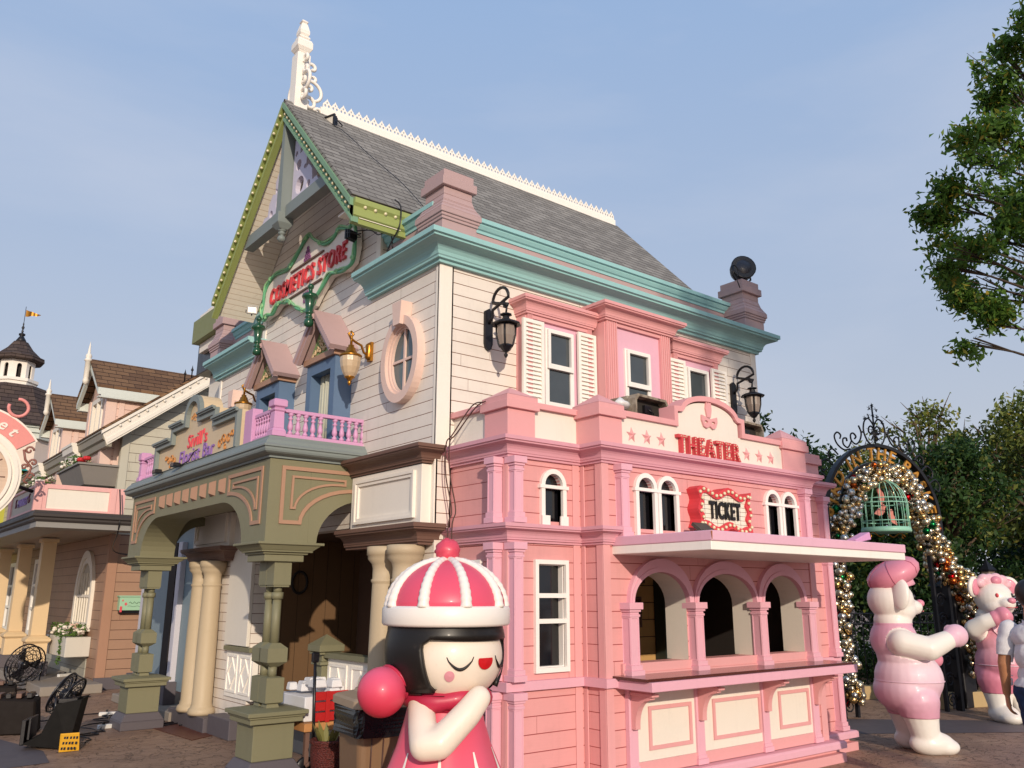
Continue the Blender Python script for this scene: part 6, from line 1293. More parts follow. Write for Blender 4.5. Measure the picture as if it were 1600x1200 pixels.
# face paint
for s_ in (-1, 1):
    b = MB(); pts = []; rs = []
    for i in range(15): t_ = i/14; az = s_*29+(-14+28*t_); pts.append(skinpt(az, 1.188-.062*math.sin(math.pi*t_)+(.012 if t_ in (0, 1) else 0), .003)); rs.append(.0025+.0075*math.sin(math.pi*t_))
    b.tube(pts, rs, 6); b.build('eyelid', MT['doll_hair'], D, local=True)
    b = MB(); c_ = skinpt(s_*40, 1.085, .0); ring_ = []
    for i in range(24): a = 2*math.pi*i/24; ring_.append(skinpt(s_*40+5.4*math.cos(a), 1.085+.033*math.sin(a), .006))
    b.add(ring_+[skinpt(s_*40, 1.085, .010)], [(i, (i+1) % 24, 24) for i in range(24)]); b.build('cheek', enamel('cheek_pink', c='#d9929e'), D, local=True)
mo = []
for i in range(20):
    t_ = i/20; a = 2*math.pi*t_
    x = .062*math.cos(a); z = .052*math.sin(a); z = min(z, .018)
    mo.append(skinpt(math.degrees(x/.36), 1.172+z, .006))
b = MB(); b.add(mo+[skinpt(0, 1.159, .009)], [(i, (i+1) % 20, 20) for i in range(20)]); b.build('mouth', enamel('lip_red', c='#c3131a'), D, local=True)
# hat
b = MB(); b.lathe((0, 0, 0), [(.385, 1.375), (.415, 1.38), (.425, 1.395), (.425, 1.485), (.415, 1.50), (.38, 1.505)], 56); hat = b.build('hat_brim', MT['doll_white'], D, local=True)
dome = lambda q: (.392*math.cos(R(q)), 1.49+.315*math.sin(R(q)))
b = MB(); b.lathe((0, 0, 0), [dome(q) for q in (0, 8, 16, 24, 32, 40, 48, 56, 64, 72, 80, 88)], 56); b.build('hat_dome', MT['doll_pink'], D, local=True)
for i in range(9):
    a = R(i*40+8); b = MB(); pts = []; n = 40
    for q in range(n+1):
        e = 1+(86)*q/n; r, z = dome(e); pts.append((r*math.cos(a), r*math.sin(a), z))
    rs = [.038*(1-.45*q/n)*(1+.07*math.sin(q*1.75)) for q in range(n+1)]; b.tube(pts, rs, 10); b.build('braid', MT['doll_white'], D, local=True)
b = MB(); b.sphere((0, 0, 1.86), .085, 24); pp = b.build('bobble', enamel('bobble_pink', c='#d2495f'), D, local=True)
for v in pp.data.vertices: v.co += (v.co-Vector((0, 0, 1.86))).normalized()*noise.noise(v.co*60)*.012
# neck, scarf
b = MB(); pts = [(.245*math.cos(R(a)), -.015+.235*math.sin(R(a)), .935+.012*math.sin(R(a*3))) for a in range(0, 361, 10)]; b.tube(pts, [.062+.008*math.sin(i*1.3) for i in range(len(pts))], 14, cap=False, flat=1.0); b.lathe((0, -.01, .86), [(.24, 0), (.25, .05), (.2, .14), (.05, .16)], 32); b.build('scarf', MT['doll_crimson'], D, local=True)
for q, (x, y) in enumerate(((.24, .20), (.30, .12))):
    b = MB(); pts = [(x+.02*math.sin(i*.9), y+.03*math.cos(i*.8), .93-i*.035) for i in range(12)]; b.tube(pts, [.035+.022*math.sin(i*1.7)**2 for i in range(12)], 10); b.build('scarf_tail', MT['doll_crimson'], D, local=True)
# dress and legs
b = MB(); pr = [(.05, 1.0), (.21, .97), (.245, .88), (.27, .78), (.315, .64), (.375, .50), (.44, .36), (.51, .22), (.545, .15), (.515, .14), (.05, .16)]; b.lathe((0, 0, 0), list(reversed(pr)), 64); v2, f2 = b.v, b.f
b3 = MB(); vv = []
for v in b.v:
    r = math.hypot(v[0], v[1]); a = math.atan2(v[1], v[0]); k_ = 1+max(0, (.72-v[2]))*.09*math.cos(a*9); vv.append((v[0]*k_, v[1]*k_*.92, v[2]))
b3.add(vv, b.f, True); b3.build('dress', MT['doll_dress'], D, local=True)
def rad(z):
    p = sorted(((zz, rr) for rr, zz in pr[1:9]));
    for (za, ra), (zb, rb) in zip(p, p[1:]):
        if za <= z <= zb: return ra+(rb-ra)*(z-za)/(zb-za)
    return p[0][1]
for i in range(9):
    a = R(20+i*40+8); b = MB(); rows = []
    for q in range(12):
        z = .63-.46*q/11; w_ = .006+.058*(q/11)**1.3; r = rad(z)*(1+max(0, .72-z)*.09*math.cos(a*9))+.004
        for s_ in (-1, 0, 1): aa = a+s_*w_/r; rr = rad(z)*(1+max(0, .72-z)*.09*math.cos(aa*9))+.006; rows.append((rr*math.cos(aa), rr*math.sin(aa)*.92, z))
    b.add(rows, [(3*q+k_, 3*q+k_+1, 3*q+k_+4, 3*q+k_+3) for q in range(11) for k_ in (0, 1)], True); b.build('pleat', MT['doll_white'], D, local=True, recalc=False)
for s_ in (-1, 1):
    b = MB(); capsule(b, [(s_*.13, 0, .24), (s_*.13, 0, .08)], [.10, .10]); b.sphere((s_*.13, -.06, .07), 1, 16, (.12, .20, .075)); v2, f2 = remesh(b, .016, 3, 0.0); b = MB(); b.add(v2, f2, True); b.build('leg', MT['doll_white'], D, local=True)
# arms (continuous, with rounded hands tucked under the chin)
for pts, rs in (([(-.22, -.03, .90), (-.30, -.15, .79), (-.35, -.235, .70), (-.29, -.30, .71), (-.12, -.36, .87), (-.04, -.375, .955)], [.085, .09, .094, .094, .086, .075]),):
    b = MB(); capsule(b, pts, rs); v2, f2 = remesh(b, .014, 8); b = MB(); b.add(v2, f2, True); b.build('arm', MT['doll_skin'], D, local=True)
b = MB(); b.sphere((-.455, .07, .985), .151, 36); b.build('bobble_ball', MT['doll_coral'], D, local=True)
b = MB(); b.lathe((-.455, .07, .985), [(.10, .118), (.125, .112), (.125, .10), (.10, .10)], 24, mat=Matrix.Rotation(R(62), 3, 'Y')); b.build('ball_collar', MT['doll_crimson'], D, local=True)
gt.location = (3.29, 4.80, .03); gt.rotation_euler = (0, 0, R(6))

# ---------------- person at the right edge, walking away
pe = thing('person', 'person in white t-shirt and blue jeans walking past at the right edge, arm hanging', 'person', (0, 0, 0))
k = NT('skin'); g = k.noise(20, 5, .6); sk_ = k.fin(k.mix(k.math('MULTIPLY', g, .3), C('#b5805c'), C('#8f5c40')), .5, 0, k.bump(g, .1, .003), .4)
k.b.inputs['Subsurface Weight'].default_value = .06; k.b.inputs['Subsurface Radius'].default_value = (.02, .008, .004)
# local: faces +X, left side +Y
b = MB(); S = lambda c, r, rot=None: b.sphere(c, 1.0, 20, r, rot)
S((.01, 0, 1.60), (.095, .075, .115)); S((.035, 0, 1.54), (.065, .055, .06)); S((.105, 0, 1.585), (.018, .014, .025)); capsule(b, [(-.01, 0, 1.36), (.0, 0, 1.50)], [.062, .055])
S((0, 0, 1.30), (.105, .17, .10)); S((0, 0, 1.17), (.115, .155, .14)); S((.01, 0, 1.02), (.115, .145, .12)); S((-.01, 0, .93), (.125, .165, .11))
for s_ in (-1, 1): S((.0, s_*.076, 1.59), (.022, .012, .034))
capsule(b, [(0, .10, .90), (.10, .11, .50), (.06, .11, .10)], [.092, .062, .042]); capsule(b, [(0, -.10, .90), (-.02, -.105, .50), (-.20, -.105, .14)], [.092, .062, .042])
S((.12, .11, .045), (.125, .045, .045)); S((-.15, -.105, .07), (.11, .045, .05))
def hand(b, w_, d, side, pal, sc=1.0):
    """palm, four bent fingers of different length, thumb from the side of the palm"""
    w_ = Vector(w_); d = Vector(d).normalized(); pal = Vector(pal).normalized(); sd2 = d.cross(pal).normalized()*side
    for t_, h_ in ((0, .024), (.045, .030), (.085, .030)): b.sphere(w_+d*t_, 1, 12, (.0001+.016, .0001+.016, .016)) if 0 else None
    for k_ in range(4): capsule(b, [w_+sd2*(-.018+.012*k_)*1.0, w_+d*.085+sd2*(-.030+.020*k_)], [.015, .013], 8)
    for k_, ln in enumerate((.068, .078, .072, .056)):
        a = w_+d*.085+sd2*(-.030+.020*k_); m1_ = a+(d*.9+pal*.35).normalized()*ln*.5; m2_ = m1_+(d*.65+pal*.8).normalized()*ln*.32; m3_ = m2_+(d*.3+pal).normalized()*ln*.25
        capsule(b, [a, m1_, m2_, m3_], [.0105, .0098, .009, .0075], 8)
    a = w_+d*.03-sd2*.025; capsule(b, [a, a+(d*.7-sd2*.6+pal*.25).normalized()*.038, a+(d*.9-sd2*.35+pal*.45).normalized()*.068], [.0135, .0115, .009], 8)
capsule(b, [(0, .185, 1.36), (-.02, .245, 1.10), (.03, .275, .88)], [.058, .045, .030]); hand(b, (.035, .277, .86), (.12, .03, -1), 1, (.6, -.8, 0))
capsule(b, [(0, -.185, 1.36), (-.04, -.25, 1.11), (-.10, -.285, .885)], [.058, .045, .030]); hand(b, (-.105, -.287, .865), (-.12, -.05, -1), -1, (.5, .85, .1))
vs, fs = remesh(b, .0075, 5, 0.0)
b = MB(); b.add(vs, fs, True); bod = b.build('body', sk_, pe, local=True)
def garment(name, pred, mat, infl):
    sel = [f for f in fs if pred(sum((vs[i] for i in f), Vector())/len(f))]; used = sorted({i for f in sel for i in f}); mp_ = {i: k_ for k_, i in enumerate(used)}
    b = MB(); out = []
    for i in used:
        v = vs[i]; n_ = bod.data.vertices[i].normal; out.append(v+n_*(infl+.010*noise.noise(v*9)+.006*noise.noise(v*23)))
    b.add(out, [tuple(mp_[i] for i in f) for f in sel], True); g_ = b.build(name, mat, pe, local=True, recalc=False); so = g_.modifiers.new('s', 'SOLIDIFY'); so.thickness = .006; so.offset = -1; return g_
arm = lambda c: abs(c.y) > .155+max(0, (1.30-c.z))*.22
cloth = lambda nm, c: (lambda k: k.fin(k.mix(k.noise(90, 3, .6), C(c), tuple(x*.75 for x in C(c))), .85, 0, k.bump(k.noise(220, 2, .5), .2, .002), .2))(NT(nm))
garment('t_shirt', lambda c: (.94 < c.z < 1.425 and not arm(c)) or (arm(c) and 1.165 < c.z < 1.425 and c.z > .9), cloth('white_cotton', '#dfdde0'), .014)
garment('jeans', lambda c: .08 < c.z < .985 and not (abs(c.y) > .20 and c.z > .6), cloth('denim', '#2b3d5e'), .012)
garment('shoes', lambda c: c.z <= .085, flat('shoe_grey', '#3a3a3e', .6), .008)
b = MB(); b.sphere((-.02, 0, 1.625), 1, 24, (.108, .088, .105)); hv, hf = remesh(b, .012, 2); kp = [f for f in hf if (lambda c: c.x < .045 or c.z > 1.665)(sum((hv[i] for i in f), Vector())/len(f))]
b = MB(); b.add(hv, kp, True); b.build('hair', flat('black_hair', '#120f0e', .5), pe, local=True)
pe.location = (7.25, 2.69, 0); pe.rotation_euler = (0, 0, R(-2))
# ================================================================== BIRD ARCH
AL, AR_ = Vector((11.13, 6.60, 0)), Vector((13.25, 5.95, 0)); au = (AR_-AL).normalized(); an = Vector((au.y, -au.x, 0)) 
if an.dot(Vector((-1, -.5, 0))) < 0: an = -an
fB2 = lambda u, v, w: tuple(AL+au*u+an*w+Vector((0, 0, v)))
ar = thing('iron_arch', 'black iron garden arch with gold words BIRD IN THE BASKET and scrolled crest', 'arch', tuple(AL+au*1.0))
CS, CZ, RO, RI = 1.0, 2.72, 1.10, .80
def ringseg(r0, r1, z0=0.0): return [(CS-r1, z0), (CS-r1, CZ)]+[(CS+r1*math.cos(R(a)), CZ+r1*math.sin(R(a))) for a in range(176, 3, -4)]+[(CS+r1, CZ), (CS+r1, z0), (CS+r0, z0), (CS+r0, CZ)]+[(CS+r0*math.cos(R(a)), CZ+r0*math.sin(R(a))) for a in range(4, 177, 4)]+[(CS-r0, CZ), (CS-r0, z0)]
b = MB(); b.shape(fB2, ringseg(RO-.05, RO), (), -.055, .055); b.build('outer_hoop', MT['iron'], ar)
b = MB(); b.shape(fB2, ringseg(RI, RI+.035), (), -.03, .03); b.build('inner_hoop', MT['iron'], ar)
for i in range(9):
    a = R(10+i*20); b = MB(); b.tube([fB2(CS+r*math.cos(a), CZ+r*math.sin(a), -.06) for r in (RI+.02, RO-.03)], .008, 5); b.build('spoke', MT['iron'], ar)
for s_ in (-1, 1):
    for j in range(9):
        z = .15+j*.28; b = MB(); x = CS+s_*(RI+RO-.02)/2
        b.tube([fB2(x+.10*math.cos(q*.7)*(1-q/20), z+.11*math.sin(q*.7)*(1-q/20), 0) for q in range(16)], .010, 5); b.build('leg_scroll', MT['iron'], ar)
MT['goldletter'] = paint('gold_letter', '#c78f3e', .35, metal=.3)
txt = 'BIRD IN THE BASKET'; a = 184.0
wd = {'I': 8.5, ' ': 6.5, 'N': 13, 'B': 12, 'R': 12, 'D': 13, 'T': 11.5, 'H': 13, 'E': 11, 'A': 11.5, 'S': 10.5, 'K': 12}
for ch in txt:
    w_ = wd[ch]; a -= w_/2
    if ch != ' ':
        b = MB(); b.text(fB2, ch, CS+.945*math.cos(R(a)), CZ+.945*math.sin(R(a)), .27, .0, .03, off=.004, rot=R(a-90), shear=.12)
        rr = .945; 
        b.tube([fB2(CS+(rr-.09+.03*math.sin(q*.6))*math.cos(R(a+3.4-q*.45)), CZ+(rr-.09+.03*math.sin(q*.6))*math.sin(R(a+3.4-q*.45)), .02) for q in range(8)], .008, 5)
        b.build('letter', MT['goldletter'], ar)
    a -= w_/2
def sc(pts, r=.013): 
    P = [Vector((x, z, 0)) for x, z in pts]; o = []
    for i in range(len(P)-1):
        p0, p1, p2, p3 = P[max(i-1, 0)], P[i], P[i+1], P[min(i+2, len(P)-1)]
        for q in range(5): t = q/5; v = .5*((2*p1)+(p2-p0)*t+(2*p0-5*p1+4*p2-p3)*t*t+(3*p1-p0-3*p2+p3)*t*t*t); o.append(v)
    o.append(P[-1])
    return [fB2(v.x, v.y, 0) for v in o]
crest_ = []
for s_ in (-1, 1):
    T = lambda l: [(CS+s_*x, z) for x, z in l]
    crest_ += [T([(.10, 3.80), (.17, 3.92), (.21, 4.08), (.18, 4.26), (.10, 4.33), (.03, 4.25), (.0, 4.17)]), T([(.0, 4.10), (.05, 4.18), (.10, 4.15), (.11, 4.07), (.06, 4.02), (.03, 4.06)]), T([(.0, 4.10), (.03, 3.98), (.06, 3.93)]),
        T([(.20, 4.05), (.26, 4.05)]), T([(.30, 4.17), (.26, 4.03), (.30, 3.88), (.38, 3.80), (.46, 3.86), (.47, 3.97), (.42, 4.01), (.37, 3.95), (.40, 3.90)]), T([(.46, 3.86), (.54, 3.74), (.62, 3.78), (.62, 3.88), (.56, 3.90), (.55, 3.84)]),
        T([(.50, 3.72), (.62, 3.70), (.74, 3.78), (.78, 3.92), (.72, 4.0), (.66, 3.95), (.68, 3.88)]), T([(.74, 3.62), (.84, 3.70), (.92, 3.64), (.90, 3.56), (.84, 3.58)]), T([(.86, 3.46), (.98, 3.54), (1.08, 3.46), (1.05, 3.36), (.98, 3.40)]), T([(1.0, 3.28), (1.12, 3.34), (1.2, 3.24), (1.16, 3.16), (1.10, 3.2)])]
for l in crest_: l = [(x, z if z < 3.8 else 3.8+(z-3.8)*.78) for x, z in l]; b = MB(); b.tube(sc(l), .013, 6); b.build('crest_scroll', MT['iron'], ar)
b = MB(); b.tube([fB2(CS, 3.78, 0), fB2(CS, 4.44, 0)], .013, 6); b.build('crest_spindle', MT['iron'], ar)
random.seed(11)
for (x, z) in ((0, 4.60), (-.06, 4.54), (.07, 4.52), (-.09, 4.38), (.08, 4.38), (-.16, 4.33), (.18, 4.28), (0, 4.40), (0, 4.12), (.05, 4.08), (-.05, 4.08), (0, 3.92), (.06, 3.94), (-.06, 3.94)):
    b = MB(); z = 3.8+(z-3.8)*.78
    for q in range(6): aa = q*1.05+random.random(); p = Vector(fB2(CS+x, z, 0)); d = (au*math.cos(aa)+Vector((0, 0, math.sin(aa))))*.045; s2 = an*.012+d.orthogonal().normalized()*.012; b.add([p-d*.2, p+d*.5+s2, p+d, p+d*.5-s2], [(0, 1, 2, 3)])
    o = b.build('crest_leaf', MT['iron'], ar, recalc=False)
# garland
gl = thing('bauble_garland', 'thick garland of gold and silver baubles with red and green ones following the iron arch', 'garland', tuple(AL+au*1.0))
gpath = [(.06, .25), (.0, .6), (-.03, 1.2), (.0, 1.8), (.04, 2.3), (.22, 2.75), (.40, 3.05), (.66, 3.28), (.97, 3.39), (1.26, 3.33), (1.5, 3.12), (1.66, 2.85), (1.80, 2.55), (1.95, 2.25), (2.05, 1.98), (2.22, 1.86), (2.42, 1.82), (2.54, 1.55), (2.58, 1.2), (2.58, .85), (2.56, .5)]
gw = [.09, .10, .10, .12, .14, .16, .17, .16, .16, .17, .18, .17, .17, .16, .15, .15, .16, .14, .12, .11, .09]
def gp(t):
    f_ = t*(len(gpath)-1); i = min(int(f_), len(gpath)-2); q = f_-i
    return Vector((gpath[i][0]*(1-q)+gpath[i+1][0]*q, gpath[i][1]*(1-q)+gpath[i+1][1]*q)), gw[i]*(1-q)+gw[i+1]*q
def chrome(name, c, r=.27): k = NT(name); g = k.noise(8, 3, .5); return k.fin(k.mix(g, C(c), tuple(x*.8 for x in C(c))), r, 1.0, None, .6)
bm_ = {'gold': chrome('gold_bauble', '#dcb678'), 'champ': chrome('champagne_bauble', '#e2d2b2'), 'silver': chrome('silver_bauble', '#dad7d0'), 'red': chrome('red_bauble', '#b3121a'), 'green': chrome('green_bauble', '#1c6b3c'), 'copper': chrome('copper_bauble', '#c2602c')}
bmesh_ = {}
for k_, m in bm_.items():
    b = MB(); b.sphere((0, 0, 0), 1, 14); b.lathe((0, 0, .97), [(.18, 0), (.18, .16), (.02, .18)], 8); o = b.build('bauble', m, None); bmesh_[k_] = o.data; bpy.data.objects.remove(o)
balls = []; random.seed(21); n = 0; tries = 0
while len(balls) < 1000 and tries < 30000:
    tries += 1
    t_ = random.random(); (c_, w_) = gp(t_); a = random.uniform(0, 6.28); rr = w_*math.sqrt(random.random()); r = random.choice((.036, .042, .048, .055, .062))
    p = Vector(fB2(c_.x+rr*math.cos(a), c_.y+rr*math.sin(a), random.uniform(-.14, .20)))
    if any((p-q).length < (r+s_)*.72 for q, s_, _ in balls): continue
    u_ = random.random(); sv = (.30 if t_ < .55 else .16); kk = 'silver' if u_ < sv else 'champ' if u_ < .74 else 'gold' if u_ < .92 else 'red' if u_ < .955 else 'copper' if u_ < .98 else 'green'
    balls.append((p, r, kk))
cpos = Vector((0, 0, 1.6)); vis = sorted(balls, key=lambda q: -(q[1]*10-(q[0]-Vector(fB2(0, 0, 0))).dot(an)*-2.0))
for p, r, kk in vis[:99]:
    o = bpy.data.objects.new('bauble', bmesh_[kk]); COL.objects.link(o); o.parent = gl; o.matrix_parent_inverse = worldmat(gl).inverted(); o.location = p; o.scale = (r, r, r); o.rotation_euler = (random.random()*3, random.random()*3, 0)
for kk, m in bm_.items():
    b = MB()
    for p, r, k2 in vis[99:]:
        if k2 == kk: b.sphere(p, r, 12)
    if b.v: o = b.build('small_baubles', m, gl); o['kind'] = 'stuff'
b = MB(); random.seed(5)
for i in range(5200):
    c_, w_ = gp(random.random()); a = random.uniform(0, 6.28); rr = w_*1.1*random.random()**.5; p = Vector(fB2(c_.x+rr*math.cos(a), c_.y+rr*math.sin(a), random.uniform(-.2, .14))); d = Vector((random.uniform(-1, 1), random.uniform(-1, 1), random.uniform(-1, 1))).normalized()*random.uniform(.05, .10); s2 = d.orthogonal().normalized()*.006
    b.add([p-s2, p+s2, p+d+s2*.3, p+d-s2*.3], [(0, 1, 2, 3)])
o = b.build('fir_needles', paint('fir_green', '#22361f', .7), gl, recalc=False); o['kind'] = 'stuff'
# bird cage
cg = thing('bird_cage', 'pale green wire bird cage with flat pink birds hanging inside the bauble arch', 'bird cage', fB2(0.95, 2.5, .1))
MT['cagegreen'] = paint('cage_green', '#8fc4ae', .4); kc = Vector(fB2(0.95, 0, .08)); rc = .325
b = MB(); b.lathe((kc.x, kc.y, 2.50), [(.05, 0), (rc+.01, 0), (rc+.02, .02), (rc+.01, .07), (.05, .071)], 28); b.build('base_tray', MT['cagegreen'], cg)
for i in range(18):
    a = 2*math.pi*i/18; b = MB(); b.tube([(kc.x+r*math.cos(a), kc.y+r*math.sin(a), z) for r, z in ((rc, 2.56), (rc, 2.9), (rc*.96, 3.0), (rc*.84, 3.10), (rc*.62, 3.19), (rc*.32, 3.25), (.02, 3.27))], .0065, 5); b.build('bar', MT['cagegreen'], cg)
for z in (2.66, 2.92, 2.985):
    b = MB(); q_ = rc if z < 2.95 else rc*.965; b.tube([(kc.x+q_*math.cos(R(a)), kc.y+q_*math.sin(R(a)), z) for a in range(0, 361, 15)], .008, 5, cap=False); b.build('hoop', MT['cagegreen'], cg)
b = MB(); b.tube([(kc.x, kc.y, 3.26), (kc.x, kc.y, 3.36)], .008, 5); b.tube([(kc.x+.03*math.cos(R(a)), kc.y, 3.38+.03*math.sin(R(a))) for a in range(0, 361, 30)], .006, 5, cap=False); b.build('hanging_ring', MT['gold'], cg)
for s_ in (-1, 1):
    b = MB(); b.tube([tuple(kc+au*(s_*(.05+.02*q))+Vector((0, 0, 2.47-.03*math.sin(q*.45)))) for q in range(13)]+[tuple(kc+au*s_*(.32+.03*math.cos(q*.9))+Vector((0, 0, 2.45+.03*math.sin(q*.9)))) for q in range(6)], .009, 5); b.build('base_scroll', MT['gold'], cg)
birdp = [(-.09, 0), (-.05, .035), (-.01, .05), (.02, .09), (.05, .10), (.07, .075), (.09, .07), (.065, .05), (.05, 0), (.01, -.04), (-.04, -.05), (-.12, -.03)]
for j, (du, dz, fl, rt_) in enumerate(((-.06, 2.80, 1, .0), (.12, 2.72, -1, .6), (-.02, 3.03, 1, 1.1))):
    t = thing('painted_bird', ('flat pink bird on the left inside the green cage', 'flat pink bird on the right inside the green cage', 'flat pink bird near the top of the green cage')[j], 'bird ornament', tuple(kc+Vector((0, 0, dz))), group='flat pink birds in the cage')
    b = MB(); sgn = fl; cr_, sr_ = math.cos(rt_), math.sin(rt_)
    b.shape(lambda u, v, w: tuple(kc+au*(du+w*0+u)+an*w+Vector((0, 0, dz+v))), [((x*cr_-z*sr_)*sgn*1.15, (x*sr_+z*cr_)*1.15) for x, z in birdp], (), -.008, .008); b.build('bird_cutout', paint('salmon_pink_metal', '#c98074', .45), t)
    b = MB(); b.tube([tuple(kc+au*du+Vector((0, 0, dz+.04))), tuple(kc+au*du*.3+Vector((0, 0, 3.25)))], .003, 4); b.build('wire', MT['iron'], t)
# iron fences and planter kerb behind
def ironfence(name, label, p0, p1, h, n, arch=True):
    t = thing(name, label, 'fence', tuple(p0)); p0 = Vector(p0); p1 = Vector(p1); d = p1-p0; u = d.normalized(); Ln = d.length
    for z in (.12, h-.16, h):
        b = MB(); b.tube([tuple(p0+Vector((0, 0, z))), tuple(p1+Vector((0, 0, z)))], .014, 5); b.build('rail', MT['iron'], t)
    for i in range(n+1):
        q = p0+d*i/n; b = MB(); b.tube([tuple(q+Vector((0, 0, .0))), tuple(q+Vector((0, 0, h)))], .009, 5); b.build('bar', MT['iron'], t)
    m = int(Ln/.15)
    for i in range(m):
        q = p0+u*(i+.5)*Ln/m+Vector((0, 0, h-.08)); b = MB(); b.tube([tuple(q+u*.058*math.cos(R(a))+Vector((0, 0, .058*math.sin(R(a))))) for a in range(0, 361, 30)], .007, 4, cap=False); b.build('ring', MT['iron'], t)
ironfence('iron_fence', 'black iron fence with ring frieze between the pink theater and the bear in beret', (12.2, 8.05, 0), (15.2, 7.1, 0), 1.32, 20)
ironfence('iron_fence', 'black iron fence with ring frieze running behind the bow wearing bear', (13.6, 6.35, 0), (17.2, 5.1, 0), 1.5, 20)
def striped(name, label, p0, p1, h=.16, d=.22):
    t = thing(name, label, 'kerb', tuple(p0)); p0 = Vector(p0); p1 = Vector(p1); u = (p1-p0).normalized(); L_ = (p1-p0).length; nn_ = Vector((u.y, -u.x, 0)); n = int(L_/.33)
    for i in range(n):
        for (a, e, mt_) in ((i*.33, i*.33+.27, 'cream'), (i*.33+.271, i*.33+.329, 'slate')):
            A = p0+u*a; B = p0+u*e; hh = h if mt_ == 'cream' else h-.012; b = MB(); b.hexa([tuple(A+nn_*0), tuple(B), tuple(B-nn_*d), tuple(A-nn_*d)]+[tuple(q+Vector((0, 0, hh))) for q in (A, B, B-nn_*d, A-nn_*d)]); b.build('block', MT['cream' if mt_ == 'cream' else 'slate'] if mt_ != 'cream' else paint('yellowed_stone', '#b39a70'), t, bevel=.006)
striped('striped_kerb', 'low cream kerb with dark joints left of the bear in beret', (12.35, 7.85, 0), (14.6, 7.1, 0), .20); striped('striped_kerb', 'low cream kerb with dark joints between the two bears', (13.0, 6.25, 0), (15.6, 5.3, 0), .22)
b = MB(); fp = Vector(fB2(2.45, 0, -.25))
t = thing('gate_pier', 'dark iron gate pier with fir foliage behind the right side of the arch', 'pier', tuple(fp))
b = MB(); b.box(fp.x-.13, fp.x+.25, fp.y-.1, fp.y+.25, 0, 1.75); b.build('post', MT['iron'], t, bevel=.01); b = MB(); b.frus(fp.x+.06, fp.y+.07, 1.751, 1.95, .22, .22, .05, .05); b.build('cap', MT['iron'], t); b = MB(); b.lathe((fp.x+.06, fp.y+.07, 1.95), [(.03, 0), (.1, .1), (.14, .25), (.1, .4), (.03, .5), (.005, .62)], 10, smooth=False); b.build('cage_finial', MT['iron'], t)
# park lamps beyond
for i, (px_, py_, lb) in enumerate(((15.6, 7.15, 'black park lamp post among the trees above the bow wearing bear'), (17.2, 7.05, 'farther black park lamp post at the right edge among dark trees'))):
    t = thing('street_lamp', lb, 'street lamp', (px_, py_, 0), group='park lamps beyond the fence')
    b = MB(); b.lathe((px_, py_, 0), [(.09, 0), (.09, .3), (.045, .4), (.035, 1.75), (.05, 1.8)], 12); b.build('pole', MT['iron'], t)
    b = MB(); b.lathe((px_, py_, 1.8), [(.06, 0), (.13, .26)], 6, smooth=False); b.build('lamp_glass', MT['frosted'] if 'frosted' in MT else MATS['frosted_lamp_glass'], t); b = MB(); b.lathe((px_, py_, 2.06), [(.16, 0), (.17, .03), (.06, .14), (.02, .2), (.005, .26)], 6, smooth=False); b.build('lamp_cap', MT['iron'], t)
# ================================================================== TREES
import numpy as np
def leafmat(name, c1, c2, c3, trans=.35):
    k = NT(name); ge = k.n('NewGeometry'); r_ = ge.outputs['Random Per Island']; g = k.noise(.8, 4, .6)
    col = k.ramp(r_, [(0, C(c1)), (.5, C(c2)), (.86, C(c2)), (1, C(c3))]); col = k.mix(k.math('MULTIPLY', g, .5), col, C(c1))
    k.fin(col, .55, 0, None, .35); out = k.t.nodes['Material Output']; tr = k.n('BsdfTranslucent'); k.l(col, tr.inputs[0]); ms = k.n('MixShader'); ms.inputs[0].default_value = trans
    k.l(k.b.outputs[0], ms.inputs[1]); k.l(tr.outputs[0], ms.inputs[2]); k.l(ms.outputs[0], out.inputs[0]); MT[name] = k.m; return k.m
leafmat('leaf_mid', '#263f20', '#43622e', '#94953c'); leafmat('leaf_dark', '#1d321b', '#325028', '#5f6e30'); leafmat('leaf_olive', '#4b5c2c', '#7a843b', '#b09c48'); leafmat('leaf_near', '#3a5a24', '#668c34', '#bda23e', .4)
kb = NT('bark'); g = kb.noise(6, 7, .7, mapscale=(3, 3, .7)); MT['bark'] = kb.fin(kb.ramp(g, [(.3, C('#3a2e25')), (.7, C('#75624f'))]), .9, 0, kb.bump(g, .6, .02), .2)
